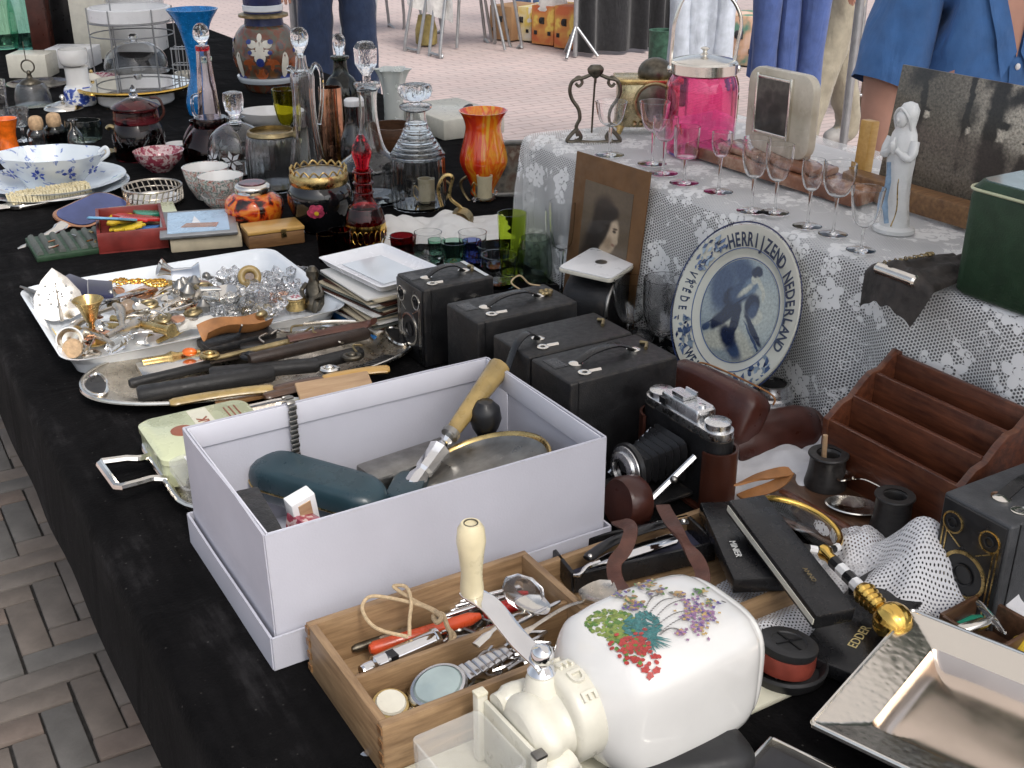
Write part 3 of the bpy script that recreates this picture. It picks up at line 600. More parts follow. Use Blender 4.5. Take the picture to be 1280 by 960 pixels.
def rail_coat(name, label, xl, xr, ytop, ybot, Y, material, ph):
    """a coat hanging from a rail: folded skirt, shoulders, two sleeves"""
    A, C = py_(xl, ybot, Y), py_(xr, ybot, Y); w = (C-A).length; zb = A.z; H = 1.62-zb
    r = thing(name, label, 'coat', ((A.x+C.x)/2, Y, zb), 0)
    def f(a, t):
        an = a*2*PI; k = .42+.58*(1-t)**.8 if t > .8 else 1
        fold = 1+.10*sin(an*7+ph+2*t)*(1-t*.6)+.05*sin(an*13+ph*2)
        rx = w*.5*(1-.25*t)*(.25+.75*min(1, (1-t)*6)); ry = .12*(1-.3*t)*(.3+.7*min(1, (1-t)*6))
        return (rx*fold*cos(an), ry*fold*sin(an), t*H+.015*sin(an*3+ph))
    g = G(); g.grid(f, 80, 24); g.build('coat_body', material, r)
    for s in (-1, 1):
        g = G(); pts = crom([(s*w*.22, -.02, H*.96), (s*w*.36, -.05, H*.80), (s*w*.40, -.08, H*.4), (s*w*.37, -.09, -.03)], 5); g.tube(pts, [.062-.001*i+.004*sin(i*1.3+ph) for i in range(len(pts))], 16); g.build('sleeve', material, r)
    g = G(); g.tube(crom([(-w*.2, 0, H*.95), (0, 0, H+.03), (w*.2, 0, H*.95)], 5), .008); g.tube(crom([(0, 0, H+.03), (0, 0, H+.08), (.02, 0, H+.115), (.045, 0, H+.09)], 4), .003, 6); g.build('hanger', 'grey_metal', r)
    return r
rail_coat('hanging_coat', 'long blue coat hanging from a clothes rail behind the marble frame', 938, 1012, -200, 97, 4.4, 'coat_blue', .3)
rail_coat('hanging_coat', 'pale grey jacket hanging behind the pink biscuit barrel', 836, 905, -200, 82, 5.4, 'jacket_grey', 1.7)
rl = thing('clothes_rail', 'grey metal clothes rail holding the two hanging coats', 'clothes rail', (1.0, 4.9, 0), 0)
cA, cB = py_(870, 60, 5.4), py_(987, 60, 4.4)
dA = Vector((cA.x-1.0, .5, 0)); dB = Vector((cB.x-1.0, -.5, 0)); dd = (dB-dA)
g = G(); g.cyl(dA-dd*.3+Vector((0, 0, 1.73)), dB+dd*.55+Vector((0, 0, 1.73)), .014); g.build('bar', 'grey_metal', rl)
for q in (dA-dd*.28, dB+dd*.5):
    g = G(); g.cyl(q, q+Vector((0, 0, 1.74)), .014); g.build('post', 'grey_metal', rl)
    g = G(); g.cyl(q-Vector((.25, .1, -.02)), q+Vector((.25, .1, .02)), .014); g.build('foot', 'grey_metal', rl)

# ---- folding table with white cloth on the square
def folding_table(label, x0, x1, ybase, ytop, cloth=True):
    a, c = gpx(x0, ybase), gpx(x1, ybase+9); r = thing('folding_table', label, 'table', ((a.x+c.x)/2, (a.y+c.y)/2, 0), math.atan2(c.y-a.y, c.x-a.x)); w = (c-a).length
    g = G(); g.box((0, .3, .74), (w*1.25, .75, .03)); g.build('tabletop', 'white', r, bev=.004)
    for s in (-1, 1):
        g = G(); g.tube(crom([(s*w*.42, -.02, .72), (s*w*.5, -.16, .06), (s*w*.48, -.14, .012), (s*w*.2, -.14, .012), (s*w*.15, -.14, .05), (s*w*.10, .0, .72)], 5), .013, 8); g.build('leg', 'grey_metal', r)
        g = G(); g.tube(crom([(s*w*.42, .5, .72), (s*w*.5, .62, .06), (s*w*.48, .62, .012), (s*w*.2, .62, .012), (s*w*.1, .5, .72)], 5), .013, 8); g.build('leg', 'grey_metal', r)
    if cloth:
        def f(a_, t): x = -w*.66+a_*w*1.32; return (x, -.085-.012*sin(x*22), .765-t*(.44+.08*a_)) if t > .12 else (x, .68-(.765*t/.12), .765)
        g = G(); g.grid(f, 40, 16); o = g.build('cloth', 'whitecloth', r)
    return r
folding_table('white covered folding table with splayed tubular legs on the square', 528, 572, 60, 5)
folding_table('second folding table farther off beside the jeans, without boxes', 420, 486, 42, -10, False)
def simple_bag(label, x, ybase, w, h, material):
    p = gpx(x, ybase); k = mpp(p); g = G()
    rings = [[(w*k*.5*s_*(1+.08*sin(5*an+t))*cos(an), w*k*.4*s_*sin(an), h*k*t) for an in [2*PI*i/24 for i in range(24)]] for t, s_ in ((0, .85), (.05, 1), (.5, 1.02), (.85, .8), (1, .72))]
    g.loft(rings); o = g.build('shopping_bag', material, loc=p, ang=60); tag(o, label, 'bag')
mat('burlap', (.30, .24, .09), .9, var=.4, vs=12)
simple_bag('ochre sacking bag standing under the white covered folding table', 533, 56, 26, 36, 'burlap')
# tripod stand beside the folding table
pT = gpx(606, 60); ts = thing('tripod_stand', 'dark metal tripod stand with splayed legs beside the folding table', 'stand', pT)
for k, (dx, dy) in enumerate(((.16, -.1), (-.22, 0), (.05, .35))):
    g = G(); g.cyl((dx, dy, 0), (-.14, .1, 1.25), .012); g.build('leg', 'grey_metal', ts)
g = G(); g.cyl((-.14, .1, 1.2), (-.14, .1, 1.7), .014); g.build('post', 'grey_metal', ts)

# ---- printed fruit boxes piled beside the black drape
mottle('print_orange', [(.40, (.55, .14, .05)), (.52, (.62, .30, .08)), (.56, (.75, .55, .12)), (.66, (.60, .22, .08))], ns_=5, rough=.7, coat=0); mottle('print_white', [(.42, (.75, .72, .62)), (.55, (.72, .55, .10)), (.58, (.78, .76, .70))], ns_=4, rough=.7, coat=0); mottle('print_brown', [(.4, (.32, .18, .09)), (.6, (.40, .24, .12))], ns_=4, rough=.8, coat=0); mottle('print_green', [(.40, (.10, .22, .16)), (.5, (.55, .34, .22)), (.6, (.62, .45, .36))], ns_=6, rough=.7, coat=0)
def fruit_box(label, xl, xr, yb, hh, material, Yoff=0):
    a, c = gpx(xl, yb), gpx(xr, yb+(xr-xl)*.12); w = (c-a).length; k = mpp(a); yaw = math.atan2(c.y-a.y, c.x-a.x)
    r = thing('fruit_box', label, 'box', (a+c)/2, yaw); H = hh*k
    g = G(); g.box((0, .18, H/2), (w*.97, .36, H)); g.build('carton', material, r, bev=.004)
    g = G(); g.tube([(-w*.08, 0, H*.62), (w*.08, 0, H*.62)], H*.09, 10); g.build('hand_hole', 'darkcloth', r)
    for s in (-1, 1):
        g = G(); g.box((s*w*.3, -.003, H*.3), (w*.12, .008, H*.1)); g.build('vent', 'darkcloth', r)
    return r
fruit_box('brown fruit carton beside a red strip, next to the pale jeans', 612, 640, 48, 40, 'print_brown')
fruit_box('white and yellow printed fruit carton between brown and orange ones', 640, 664, 49, 40, 'print_white')
fruit_box('orange printed fruit carton under a white plastic bag', 664, 692, 54, 46, 'print_orange')
fruit_box('orange and yellow fruit carton touching the grey stand of the black drape', 692, 719, 59, 50, 'print_orange')
b2 = fruit_box('green and pink printed fruit carton behind the barrel handle', 896, 948, 78, 58, 'print_green')
def plastic_bag():
    c = gpx(690, 52); k = mpp(c); r = [[(14*k*s_*cos(an)*(1+.1*sin(4*an+i)), 9*k*s_*sin(an), 28*k+ t*44*k) for an in [2*PI*q/20 for q in range(20)]] for i, (t, s_) in enumerate(((0, .4), (.08, .9), (.3, 1.3), (.6, 1.1), (.85, .7), (1, .3)))]
    g = G(); g.loft(r); o = g.build('plastic_bag', 'whitecloth', loc=(c.x, c.y-.12, 0), ang=60); tag(o, 'bulging white plastic bag hanging in front of the orange fruit cartons', 'bag')
plastic_bag()
# black drape on a grey stand
pA, pB = gpx(722, 70), gpx(838, 62); wd = (pB-pA).length
dr = thing('black_drape', 'tall black cloth hung on a grey stand across the square', 'drape', pA, math.atan2(pB.y-pA.y, pB.x-pA.x))
g = G(); g.grid(lambda a, t: (a*wd, .05*sin(a*26+1.5*sin(a*8))*(1-.4*t), .02+t*1.5), 90, 12); g.build('cloth', 'darkcloth', dr, ang=180)
for xx in (-.02, wd+.02):
    g = G(); g.cyl((xx, 0, 0), (xx, 0, 1.6), .018); g.build('post', 'grey_metal', dr)
    for dx, dy in ((-.13, -.12), (.13, -.12), (0, .18)):
        g = G(); g.cyl((xx, 0, .22), (xx+dx, dy, .008), .012); g.build('leg', 'grey_metal', dr)
g = G(); g.cyl((-.05, 0, 1.53), (wd+.05, 0, 1.53), .014); g.build('bar', 'grey_metal', dr)
# green tub and orange board, side table on the right
mat('tub_green', (.035, .09, .06), .6, var=.5, vs=30)
p = gpx(824, 128); k = mpp(p); g = G(); g.lathe([(0, 0), (.075, 0), (.082, .02), (.08, .42), (.085, .43), (.07, .43), (.06, .02), (0, .02)], 24); tag(g.build('umbrella_tub', 'tub_green', loc=p), 'dark green dappled tub standing behind the brass box', 'tub')
pr = gpx(1066, 145); st = thing('side_table', 'white topped table with thin metal legs and dark panel beside the seller', 'table', pr, R(-8))
zt_ = .70
g = G(); g.box((.30, .28, zt_), (.66, .6, .03)); g.build('tabletop', 'white', st, bev=.004)
g = G(); g.box((.32, .02, zt_-.20), (.5, .012, .34)); g.build('front_panel', 'mahogany', st)
for q in ((.0, 0), (.6, 0), (0, .55), (.6, .55)):
    g = G(); g.cyl((q[0], q[1], 0), (q[0]-.01, q[1], zt_-.015), .014); g.build('leg', 'grey_metal', st)
g = G(); g.cyl((0, 0, .12), (.6, 0, .12), .010); g.build('rail', 'grey_metal', st)
q = st.matrix_basis @ Vector((.12, .1, zt_+.015)); g = G(); g.lathe([(0, 0), (.055, 0), (.075, .13), (.08, .15), (.068, .15), (.05, .02), (0, .02)], 24); mat('terracotta', (.45, .2, .14), .7, var=.2); tag(g.build('flower_pot', 'terracotta', loc=q), 'terracotta pot standing on the white topped side table', 'pot')
q = st.matrix_basis @ Vector((.34, .12, zt_+.015)); g = G(); g.box((0, 0, .1), (.16, .14, .2)); o = g.build('carton', 'print_brown', loc=q, bev=.003); tag(o, 'plain brown carton beside the terracotta pot', 'box')
q = st.matrix_basis @ Vector((.24, .22, 0)); g = G(); g.box((0, 0, .11), (.3, .24, .22)); o = g.build('crate', 'brownwood', loc=q, bev=.003); tag(o, 'dark wooden crate on the ground under the side table', 'crate')
# ============================================================ GLASS AND CHINA AT THE FAR END
class V:
    """an upright turned thing: its outline is measured in picture pixels at its own place and turned into metres"""
    def __init__(s, name, label, cat, x, y, z=0.0, group=None, yaw=0.0, p=None):
        s.p = p if p is not None else px(x, y, z); s.k = mpp(s.p); s.r = thing(name, label, cat, s.p, yaw, group)
    def Z(s, y): return hz(s.p, y)-s.p.z
    def prof(s, pr, sm=4):
        P = [(q[0]*s.k, max(0.0, s.Z(q[1]))) for q in pr]
        if sm: P = [(max(0, v.x), v.y) for v in crom([(a, b, 0) for a, b in P], sm)]
        return P
    def part(s, name, pr, m, wall=None, n=36, mod=None, sm=4, dx=0, dy=0, sx=1, sy=1, floor=None, ang=38):
        P = s.prof(pr, sm); zb, zt = P[0][1], P[-1][1]
        if wall:                                   # hollow: close the base, fold over the rim and come down inside
            w = wall*s.k if wall > .02 else wall; fl = zb+(floor*s.k if floor else w*1.6)
            ins = [(max(r-w, .0004), z) for r, z in reversed(P) if z > fl and r > w*1.2]
            P = [(0, zb)]+P+ins+[(0, fl)]
        else: P = ([(0, zb)] if P[0][0] > 1e-5 else [])+P+([(0, zt)] if P[-1][0] > 1e-5 else [])
        g = G(); g.lathe(P, n, mod=mod, sx=sx, sy=sy); return g.build(name, m, s.r, loc=(dx*s.k, dy*s.k, 0), ang=ang)
    def tube(s, name, pts, r, m, n=8, sm=5, closed=False, flat=1.0):
        P = [(a*s.k, (b[2] if len(b) > 2 else 0)*s.k, s.Z(b[1])) for b in pts for a in (b[0],)]
        g = G(); g.tube(crom(P, sm, closed) if sm else P, r*s.k, n, closed, flat=flat); return g.build(name, m, s.r)
def flute(n_, d): return lambda a, z: 1+d*abs(sin(n_*a/2))
def rib(n_, d): return lambda a, z: 1+d*cos(n_*a)

# ---- green carboys, oil lamp, mirrored stand and tiers
v = V('glass_carboy', 'big dark green glass bottle at the far corner of the stall', 'bottle', 6, 62)
v.part('body', [(9, 62), (17, 58), (19, 40), (18, 10), (13, -12), (5, -25), (5, -40)], 'green', wall=.6); v.part('lip', [(5, -37), (7, -38), (7, -42), (4, -42)], 'green', sm=0)
v = V('glass_carboy', 'pale teal ribbed glass bottle beside the dark green one', 'bottle', 32, 62)
v.part('body', [(9, 62), (13, 57), (14, 36), (13, 8), (9, -10), (4, -20), (4, -34)], 'teal', wall=.5, mod=flute(10, .06)); v.part('lip', [(4, -32), (6, -33), (6, -36), (4, -36)], 'teal', sm=0)
v = V('oil_lamp_base', 'glass lamp bowl with dark metal lid and ring handle', 'lamp', 43, 133)
v.part('bowl', [(20, 133), (22, 131), (21, 120), (17, 106), (10, 104)], 'frost', wall=.7, mod=flute(14, .05)); v.part('lid', [(11, 106), (13, 104), (10, 100), (4, 97), (3, 94)], 'bronze'); v.part('finial', [(2, 95), (3, 91), (1.5, 88)], 'bronze')
v.tube('ring_handle', [(8*cos(t*PI/6), 83-8*sin(t*PI/6)) for t in range(12)], 1.0, 'bronze', closed=True, sm=2); v.tube('wire', [(-1, 76), (-1, 62), (-1, 52)], .6, 'bronze', sm=0)
v = V('glass_plate', 'round pink tinted glass plate lying behind the lamp bowl', 'plate', 50, 108)
v.part('dish', [(20, 108), (30, 106.5), (40, 103)], 'pinkish', wall=.8)
v = V('patterned_vase', 'white vase with blue flowered lower half', 'vase', 102, 131)
v.part('lower_body', [(17, 131), (19, 128), (19, 113), (16, 107)], 'bluewhite'); v.part('upper_body', [(16, 107), (14, 104), (14, 86), (15, 83)], 'porcelain')
v2 = V('white_bowl', 'plain white cup set on top of the blue flowered vase', 'cup', 99, 131, p=v.p+Vector((-.003, 0, v.Z(83))))
v2.p = v.p.copy(); v2.r.location = v.p+Vector((-.003, 0, v.Z(82.5)))
_o = v2.Z(82.5)
def _sh(o, dz): o.location.z -= dz
_sh(v2.part('body', [(9, 82.5), (16, 79), (18, 70), (17, 61)], 'porcelain', wall=1.2), _o)
# mirrored cake stand
v = V('mirror_cake_stand', 'round mirrored tray on a broad white foot', 'cake stand', 171, 127)
v.part('foot', [(44, 127), (46, 125), (46, 113), (44, 110)], 'white', sm=0, n=48); v.part('rim', [(66, 109.5), (69, 108.5), (70, 106), (68.5, 104.8), (66.5, 105)], 'gold', sm=0, n=64); v.part('mirror_top', [(66, 106), (67.6, 104.2)], 'mirror', sm=0, n=64)
v = V('silver_cloche', 'silver cover with pointed knob lying beside the blue flowered vase', 'cloche', 80, 137)
v.part('dome', [(23, 137), (24, 135), (20, 131), (10, 128), (3, 126)], 'silver'); v.part('knob', [(1.5, 127), (1.5, 124), (3.5, 121), (1, 118)], 'silver')
# wire tiered stand with a glass dome inside and white dish above
v = V('wire_tier_stand', 'tall wire stand with rings and white upper dish', 'wire stand', 172, 94)
for k in range(6):
    a = k*PI/3+.3; v.tube('wire', [(50*cos(a), 96, 50*sin(a)), (50*cos(a), 8, 50*sin(a))], .8, 'grey_metal', sm=0)
for yy in (92, 42, 26):
    v.tube('ring', [(50*cos(t*PI/12), yy, 50*sin(t*PI/12)) for t in range(24)], .8, 'grey_metal', closed=True, sm=1)
v.part('upper_dish', [(46, 27), (49, 24), (49, 9), (47, 8)], 'white', wall=1.5, sm=0, n=48); v.tube('stem', [(-23, 92), (-23, 8), (-23, -60)], .9, 'grey_metal', sm=0); v.tube('stem_hook', [(-23, -60), (-15, -72), (-5, -60)], .9, 'grey_metal')
v3 = V('glass_dome', 'clear glass butter dome with knob inside the wire stand', 'glass dome', 172, 91)
v3.part('bell', [(40, 91), (39, 80), (34, 66), (20, 54), (5, 51)], 'clear_thin', wall=.7); v3.part('knob', [(3, 52), (5, 48), (6, 45), (3, 42)], 'clear')
v = V('wire_basket', 'small wire rack with china plates in it, right of the wire stand', 'wire rack', 236, 112)
for k in range(4):
    v.tube('wire', [(-14+k*9, 112, -8), (-14+k*9, 58, -8)], .7, 'grey_metal', sm=0); v.tube('wire', [(-14+k*9, 112, 10), (-14+k*9, 58, 10)], .7, 'grey_metal', sm=0)
for yy in (60, 80, 108): v.tube('rail', [(-15, yy, -8), (16, yy, -8), (16, yy, 10), (-15, yy, 10)], .7, 'grey_metal', sm=0, closed=True)
v = V('china_bowl', 'small cream china bowl standing in the wire rack', 'bowl', 236, 110); v.part('body', [(6, 110), (9, 108), (14, 96), (15, 90)], 'cream_porcelain', wall=1.2)
# pale panels, boxes behind
def carton(label, x, y, w, d, h, m, yaw=TA, name='carton', cat='box'):
    p = px(x, y); g = G(); g.box((0, d/2, h/2), (w, d, h)); o = g.build(name, m, loc=p, rot=(0, 0, yaw), bev=.003); tag(o, label, cat); return o
carton('narrow cream cabinet standing behind the wire stand', 118, 74, .12, .02, .36, 'cream', 0, 'cabinet', 'cabinet'); carton('dark red album leaning at the far end by the teal bottle', 54, 74, .06, .05, .30, 'red_leather', 0, 'album', 'book'); carton('dark picture frame standing behind the white shelf board', 84, 68, .10, .03, .34, 'black', 0, 'picture_frame', 'frame')
carton('white low box under the dark picture frame', 86, 86, .14, .12, .06, 'white', 0); carton('cream soup tureen box near the ring handle lamp', 36, 98, .12, .1, .07, 'cream', 0); carton('tall off white box at the far end of the stall', 160, 66, .22, .12, .30, 'white', 0)
# ---- small glass around the tureen
v = V('orange_glass_cup', 'waisted bright orange glass cup behind the blue and white tureen', 'glass', 13, 190); v.part('body', [(11, 190), (12, 186), (10, 170), (13, 155), (15, 148)], 'orange_glass', wall=1.2)
for (xx, yy, lab) in ((50, 186, 'small glass jar stopped with a knobbly cork beside the orange cup'), (72, 182, 'squat dark jar with two pale corks among the small jars')):
    v = V('corked_jar', lab, 'jar', xx, yy); v.part('body', [(12, yy), (13, yy-3), (13, yy-19), (10, yy-25)], 'clear' if xx == 50 else 'green_dark', wall=1); v.part('cork', [(7, yy-24), (9, yy-30), (8, yy-38), (4, yy-41)], 'cork', n=12)
v = V('corked_jar', 'third small cork topped jar leaning toward the glass dish', 'jar', 72, 172); v.part('body', [(8, 172), (9, 169), (9, 160)], 'brown', wall=.8); v.part('cork', [(6, 160), (8, 156), (5, 147)], 'cork', n=12)
v = V('glass_bottle', 'tiny clear scent bottle in front of the ribbed glass dish', 'bottle', 96, 186); v.part('body', [(10, 186), (11, 182), (9, 168), (4, 160), (4, 152), (6, 150)], 'clear', wall=.8)
v = V('ribbed_glass_dish', 'oval smoky ribbed glass dish behind the scent bottle', 'dish', 107, 176); v.part('body', [(17, 176), (20, 172), (22, 160), (21, 150)], 'smoke', wall=1, mod=flute(20, .04), sx=1, sy=.7)
v = V('cut_glass_vase', 'tall cut glass celery vase at the far left edge', 'vase', 4, 150); v.part('body', [(9, 150), (10, 145), (8, 130), (10, 100)], 'crystal', wall=1.2, mod=flute(12, .06))
# ---- dark garnet biscuit jar
v = V('garnet_biscuit_jar', 'dark garnet glass biscuit jar with star cuts and clear finial', 'jar', 177, 197)
v.part('body', [(29, 197), (31, 194), (31, 172), (29, 160), (26, 153)], 'garnet', wall=1.5); v.part('lid', [(27, 152), (28, 148), (27, 136), (29, 133), (22, 128), (8, 122)], 'garnet'); v.part('finial', [(3, 123), (6, 118), (3, 114), (4, 111), (1, 106)], 'crystal', n=8, sm=2)
v.tube('handle', [(28, 150), (35, 140), (31, 124), (20, 122)], 1.6, 'red_leather'); v.tube('knob_spout', [(-28, 160), (-34, 158), (-38, 161)], 3, 'brass_old')
g = G()
for k in range(9):                                     # engraved stars round the belly
    a = -PI/2+(k-4)*.55; c = Vector((31.3*v.k*cos(a), 31.3*v.k*sin(a), v.Z(172))); t = Vector((-sin(a), cos(a), 0))
    for q in range(8):
        d = t*cos(q*PI/4)*7*v.k+Vector((0, 0, 1))*sin(q*PI/4)*9*v.k; g.tube([c, c+d], [.0008, .0003], 4)
g.build('cut_stars', 'frost', v.r)
v = V('transfer_bowl', 'small pink and white transferware bowl in front of the garnet jar', 'bowl', 201, 213); v.part('body', [(13, 213), (15, 211), (26, 200), (31, 188)], 'redwhite', wall=1.2)
# ---- blue and white tureen on stacked plates
v = V('dinner_plate', 'large white plate with blue rim, lowest of the stack under the tureen', 'plate', 72, 240); v.part('dish', [(40, 240), (60, 237), (88, 229)], 'delft', wall=1.2, n=56); 
v = V('dinner_plate', 'upper white plate with faint blue sprigs directly under the tureen', 'plate', 70, 235, .004); v.part('dish', [(40, 235), (60, 231), (86, 221)], 'delft', wall=1.2, n=56)
v = V('oval_tureen', 'oval blue and white china tureen with lobed rim on the plates', 'tureen', 68, 232, .008)
v.part('body', [(34, 232), (36, 228), (40, 222), (56, 206), (62, 198), (67, 191)], 'delft', wall=1.6, n=64, mod=lambda a, z: 1+.035*cos(8*a), sy=.72); v.part('foot', [(34, 234), (36, 232), (33, 227)], 'porcelain_cool', n=48, sy=.72, sm=0)
for s in (-1, 1): v.tube('handle', [(s*62, 200, 0), (s*73, 192, 0), (s*71, 184, 0), (s*63, 190, 0)], 2.4, 'porcelain_cool')
# painted sprigs on the tureen
g = G(); rr = random.Random(5)
def sprig(c, nrm, s, g):
    nrm = Vector(nrm).normalized(); t = nrm.cross(Vector((0, 0, 1))).normalized(); b_ = t.cross(nrm)
    for q in range(7):
        a = q*.9+rr.random(); d = t*cos(a)+b_*sin(a); p = c+d*s*.6; g.add([c+d*s*.15, p+(t*-sin(a)+b_*cos(a))*s*.22, c+d*s, p-(t*-sin(a)+b_*cos(a))*s*.22], [(0, 1, 2, 3)])
for k in range(5):
    a = -PI/2+(k-2)*.62; c = Vector((56*v.k*cos(a)*1.03, 56*v.k*.72*sin(a)*1.03, v.Z(207))); sprig(c+Vector((cos(a), sin(a), -.7))*.0035, (cos(a), sin(a)*1.3, -.6), 9*v.k, g)
mat('cobalt', (.03, .06, .30), .2, var=.4, vs=200); g.build('painted_sprigs', 'cobalt', v.r, fix=False)
# silver gallery coaster and cups
v = V('gallery_coaster', 'round silver wine coaster with pierced gallery rim', 'coaster', 193, 254)
v.part('base', [(34, 255), (35, 252), (36, 249)], 'silver_old', wall=1.2, sm=0, n=48); v.part('glass_liner', [(32, 249), (33, 247)], 'porcelain', sm=0, n=48)
for k in range(30):
    a = k*2*PI/30; v.tube('gallery_loop', [(35.5*cos(a), 248, 35.5*sin(a)), (35.6*cos(a+.07), 240, 35.6*sin(a+.07)), (35.5*cos(a+.14), 233, 35.5*sin(a+.14))], 1.0, 'silver_old', n=5, sm=2)
for yy, q in ((248.5, 1.2), (241, .8), (232.5, 1.4)): v.tube('rail', [(35.6*cos(t*PI/16), yy, 35.6*sin(t*PI/16)) for t in range(32)], q, 'silver_old', closed=True, sm=1, n=6)
for (xx, yy, tp, hw_, lab) in ((261, 247, 208, 29, 'white lined flowered tea bowl behind the stacked pair'), (280, 262, 242, 26, 'lower flowered tea bowl of the stacked pair'), (280, 248, 219, 28, 'upper white lined tea bowl nested in the stacked pair')):
    zz = .0 if yy != 248 else None
    if zz is None: v = V('tea_bowl', lab, 'bowl', xx, 262); dz = v.Z(yy); v.r.location.z += dz
    else: v = V('tea_bowl', lab, 'bowl', xx, yy); dz = 0
    o = v.part('body', [(hw_*.5, yy), (hw_*.55, yy-2), (hw_*.85, (yy+tp)/2), (hw_, tp)], 'imari', wall=1.3); o.location.z -= dz
    o2 = v.part('lining', [(hw_*.8, (yy+tp)/2+1), (hw_*.955, tp+.6)], 'porcelain', wall=.3); o2.location.z -= dz
# ---- blue trumpet vase, big pottery jar
v = V('trumpet_vase', 'tall bright blue opaline trumpet vase', 'vase', 254, 142); v.part('body', [(17, 142), (18, 138), (19, 128), (16, 112), (11, 96), (11, 78), (14, 55), (20, 30), (31, 11)], 'opaline_blue', wall=1.4, n=40)
v = V('pottery_jar', 'big dark pottery jar painted with brown and white blossoms', 'jar', 337, 113)
mottle('gouda', [(.40, (.16, .045, .02)), (.50, (.10, .10, .07)), (.54, (.20, .06, .03)), (.60, (.05, .05, .055)), (.66, (.17, .08, .03))], ns_=16, rough=.25)
v.part('body', [(24, 113), (28, 109), (34, 95), (40, 70), (38, 48), (30, 34), (24, 30)], 'gouda', n=44); v.part('lower_band', [(35.5, 100), (37.5, 96), (37.8, 93)], 'porcelain_cool', n=44); v.part('neck', [(24, 31), (23, 24), (23, 10), (23, 2)], 'navy', sm=0, n=40); v.part('collar', [(24, 21), (30, 20), (30, 17), (24, 15)], 'brass_old', sm=0, n=40); v.part('neck_band', [(23.5, 13), (24.5, 12), (24.5, 6), (23.5, 5)], 'porcelain_cool', sm=0, n=40); v.part('mouth', [(23, 3), (24, -10), (31, -24)], 'navy', wall=1.5, n=40)
for nm, c in (('paint_white', (.72, .68, .58)), ('paint_blue', (.03, .05, .22)), ('paint_rust', (.34, .09, .03))): mat(nm, c, .25, var=.1, coat=.3)
def jarR(y): # radius of the jar at a row
    T = [(113, 24), (95, 34), (70, 40), (48, 38), (34, 30), (30, 24)]
    for (a, b_), (c, d) in zip(T, T[1:]):
        if c <= y <= a: return b_+(d-b_)*(a-y)/(a-c)
    return 24
def blob(g, v, off, y, rw, rh, n=10, m=0, lift=.6, base=-PI/2, jr=jarR):
    vs = []; 
    for k in range(n):
        a = 2*PI*k/n; yy = y+rh*sin(a); r_ = jr(yy)+lift; an = base+off/jr(y)+rw*cos(a)/r_; vs.append((r_*v.k*cos(an), r_*v.k*sin(an), v.Z(yy)))
    r_ = jr(y)+lift+.3; an = base+off/jr(y); vs.append((r_*v.k*cos(an), r_*v.k*sin(an), v.Z(y)))
    g.add(vs, [(k, (k+1) % n, n) for k in range(n)], m)
g = G()
for off in (-0, -58, 58):
    for (a, yy, rw, rh, m_) in ((0, 62, 14, 16, 2), (-14, 76, 9, 8, 2), (14, 76, 9, 8, 2), (0, 86, 8, 8, 2), (0, 66, 7, 8, 0), (0, 56, 5, 11, 0), (-9, 50, 6, 5, 0), (9, 50, 6, 5, 0), (-8, 60, 5, 4, 0), (8, 60, 5, 4, 0), (0, 42, 3, 5, 0), (0, 72, 5, 5.5, 1), (-13, 47, 3.5, 3, 1), (13, 47, 3.5, 3, 1), (-12, 60, 3, 2.6, 1), (12, 60, 3, 2.6, 1)):
        blob(g, v, off+a, yy, rw, rh, 12, m_, .5+.35*{2: 0, 0: 1, 1: 2}[m_])
for off in (-30, 30): blob(g, v, off, 76, 5, 16, 12, 0, 1); blob(g, v, off, 92, 9, 4, 12, 1, .6)
g.build('painted_blossoms', ['paint_white', 'paint_blue', 'paint_rust'], v.r, fix=False)
# ---- decanters
v = V('ruby_decanter', 'deep red decanter with tall clear neck, loop handle and round stopper', 'decanter', 268, 200)
v.part('body', [(34, 200), (37, 194), (36, 180), (28, 166), (20, 158), (14, 150)], 'ruby_dark', wall=1.4); v.part('shoulder_band', [(20, 158), (21, 150), (20, 146)], 'garnet', sm=0); v.part('neck', [(14, 150), (12, 130), (10, 100), (8, 70), (8, 60)], 'pinkish', wall=1.2, mod=flute(8, .06)); v.part('red_collar', [(8, 63), (8.5, 60), (8, 57)], 'ruby'); v.part('stopper', [(4, 58), (4, 54), (9, 48), (10, 41), (8, 33), (3, 29)], 'crystal', n=12, sm=2)
v.tube('loop_handle', [(-10, 118), (-19, 122), (-19, 142), (-10, 148)], 2, 'clear')
v = V('glass_bottle', 'slim milky bottle with pale green neck behind the ruby decanter', 'bottle', 266, 172); v.part('body', [(11, 172), (12, 168), (11, 120), (6, 100), (6, 76)], 'milk', wall=1); v.part('cap', [(7, 78), (9, 76), (9, 71), (6, 70)], 'green', sm=0)
v = V('ruby_decanter', 'short round dark red bottle left of the etched decanter', 'decanter', 258, 196, .0); v.p = px(250, 192); v.r.location = v.p; v.part('body', [(18, 192), (20, 186), (19, 172), (12, 160), (8, 155), (9, 150)], 'ruby_dark', wall=1.2)
v = V('etched_decanter', 'dome shaped clear decanter etched with leaves and faceted stopper', 'decanter', 300, 214)
v.part('body', [(33, 214), (36, 208), (37, 190), (32, 168), (20, 158), (10, 153)], 'clear', wall=1.6); v.part('neck', [(10, 154), (7, 150), (10, 147), (12, 146)], 'clear', wall=1.5); v.part('stopper', [(5, 148), (6, 144), (11, 138), (13, 125), (12, 116), (6, 114)], 'crystal', n=10, sm=1, ang=20)
g = G()
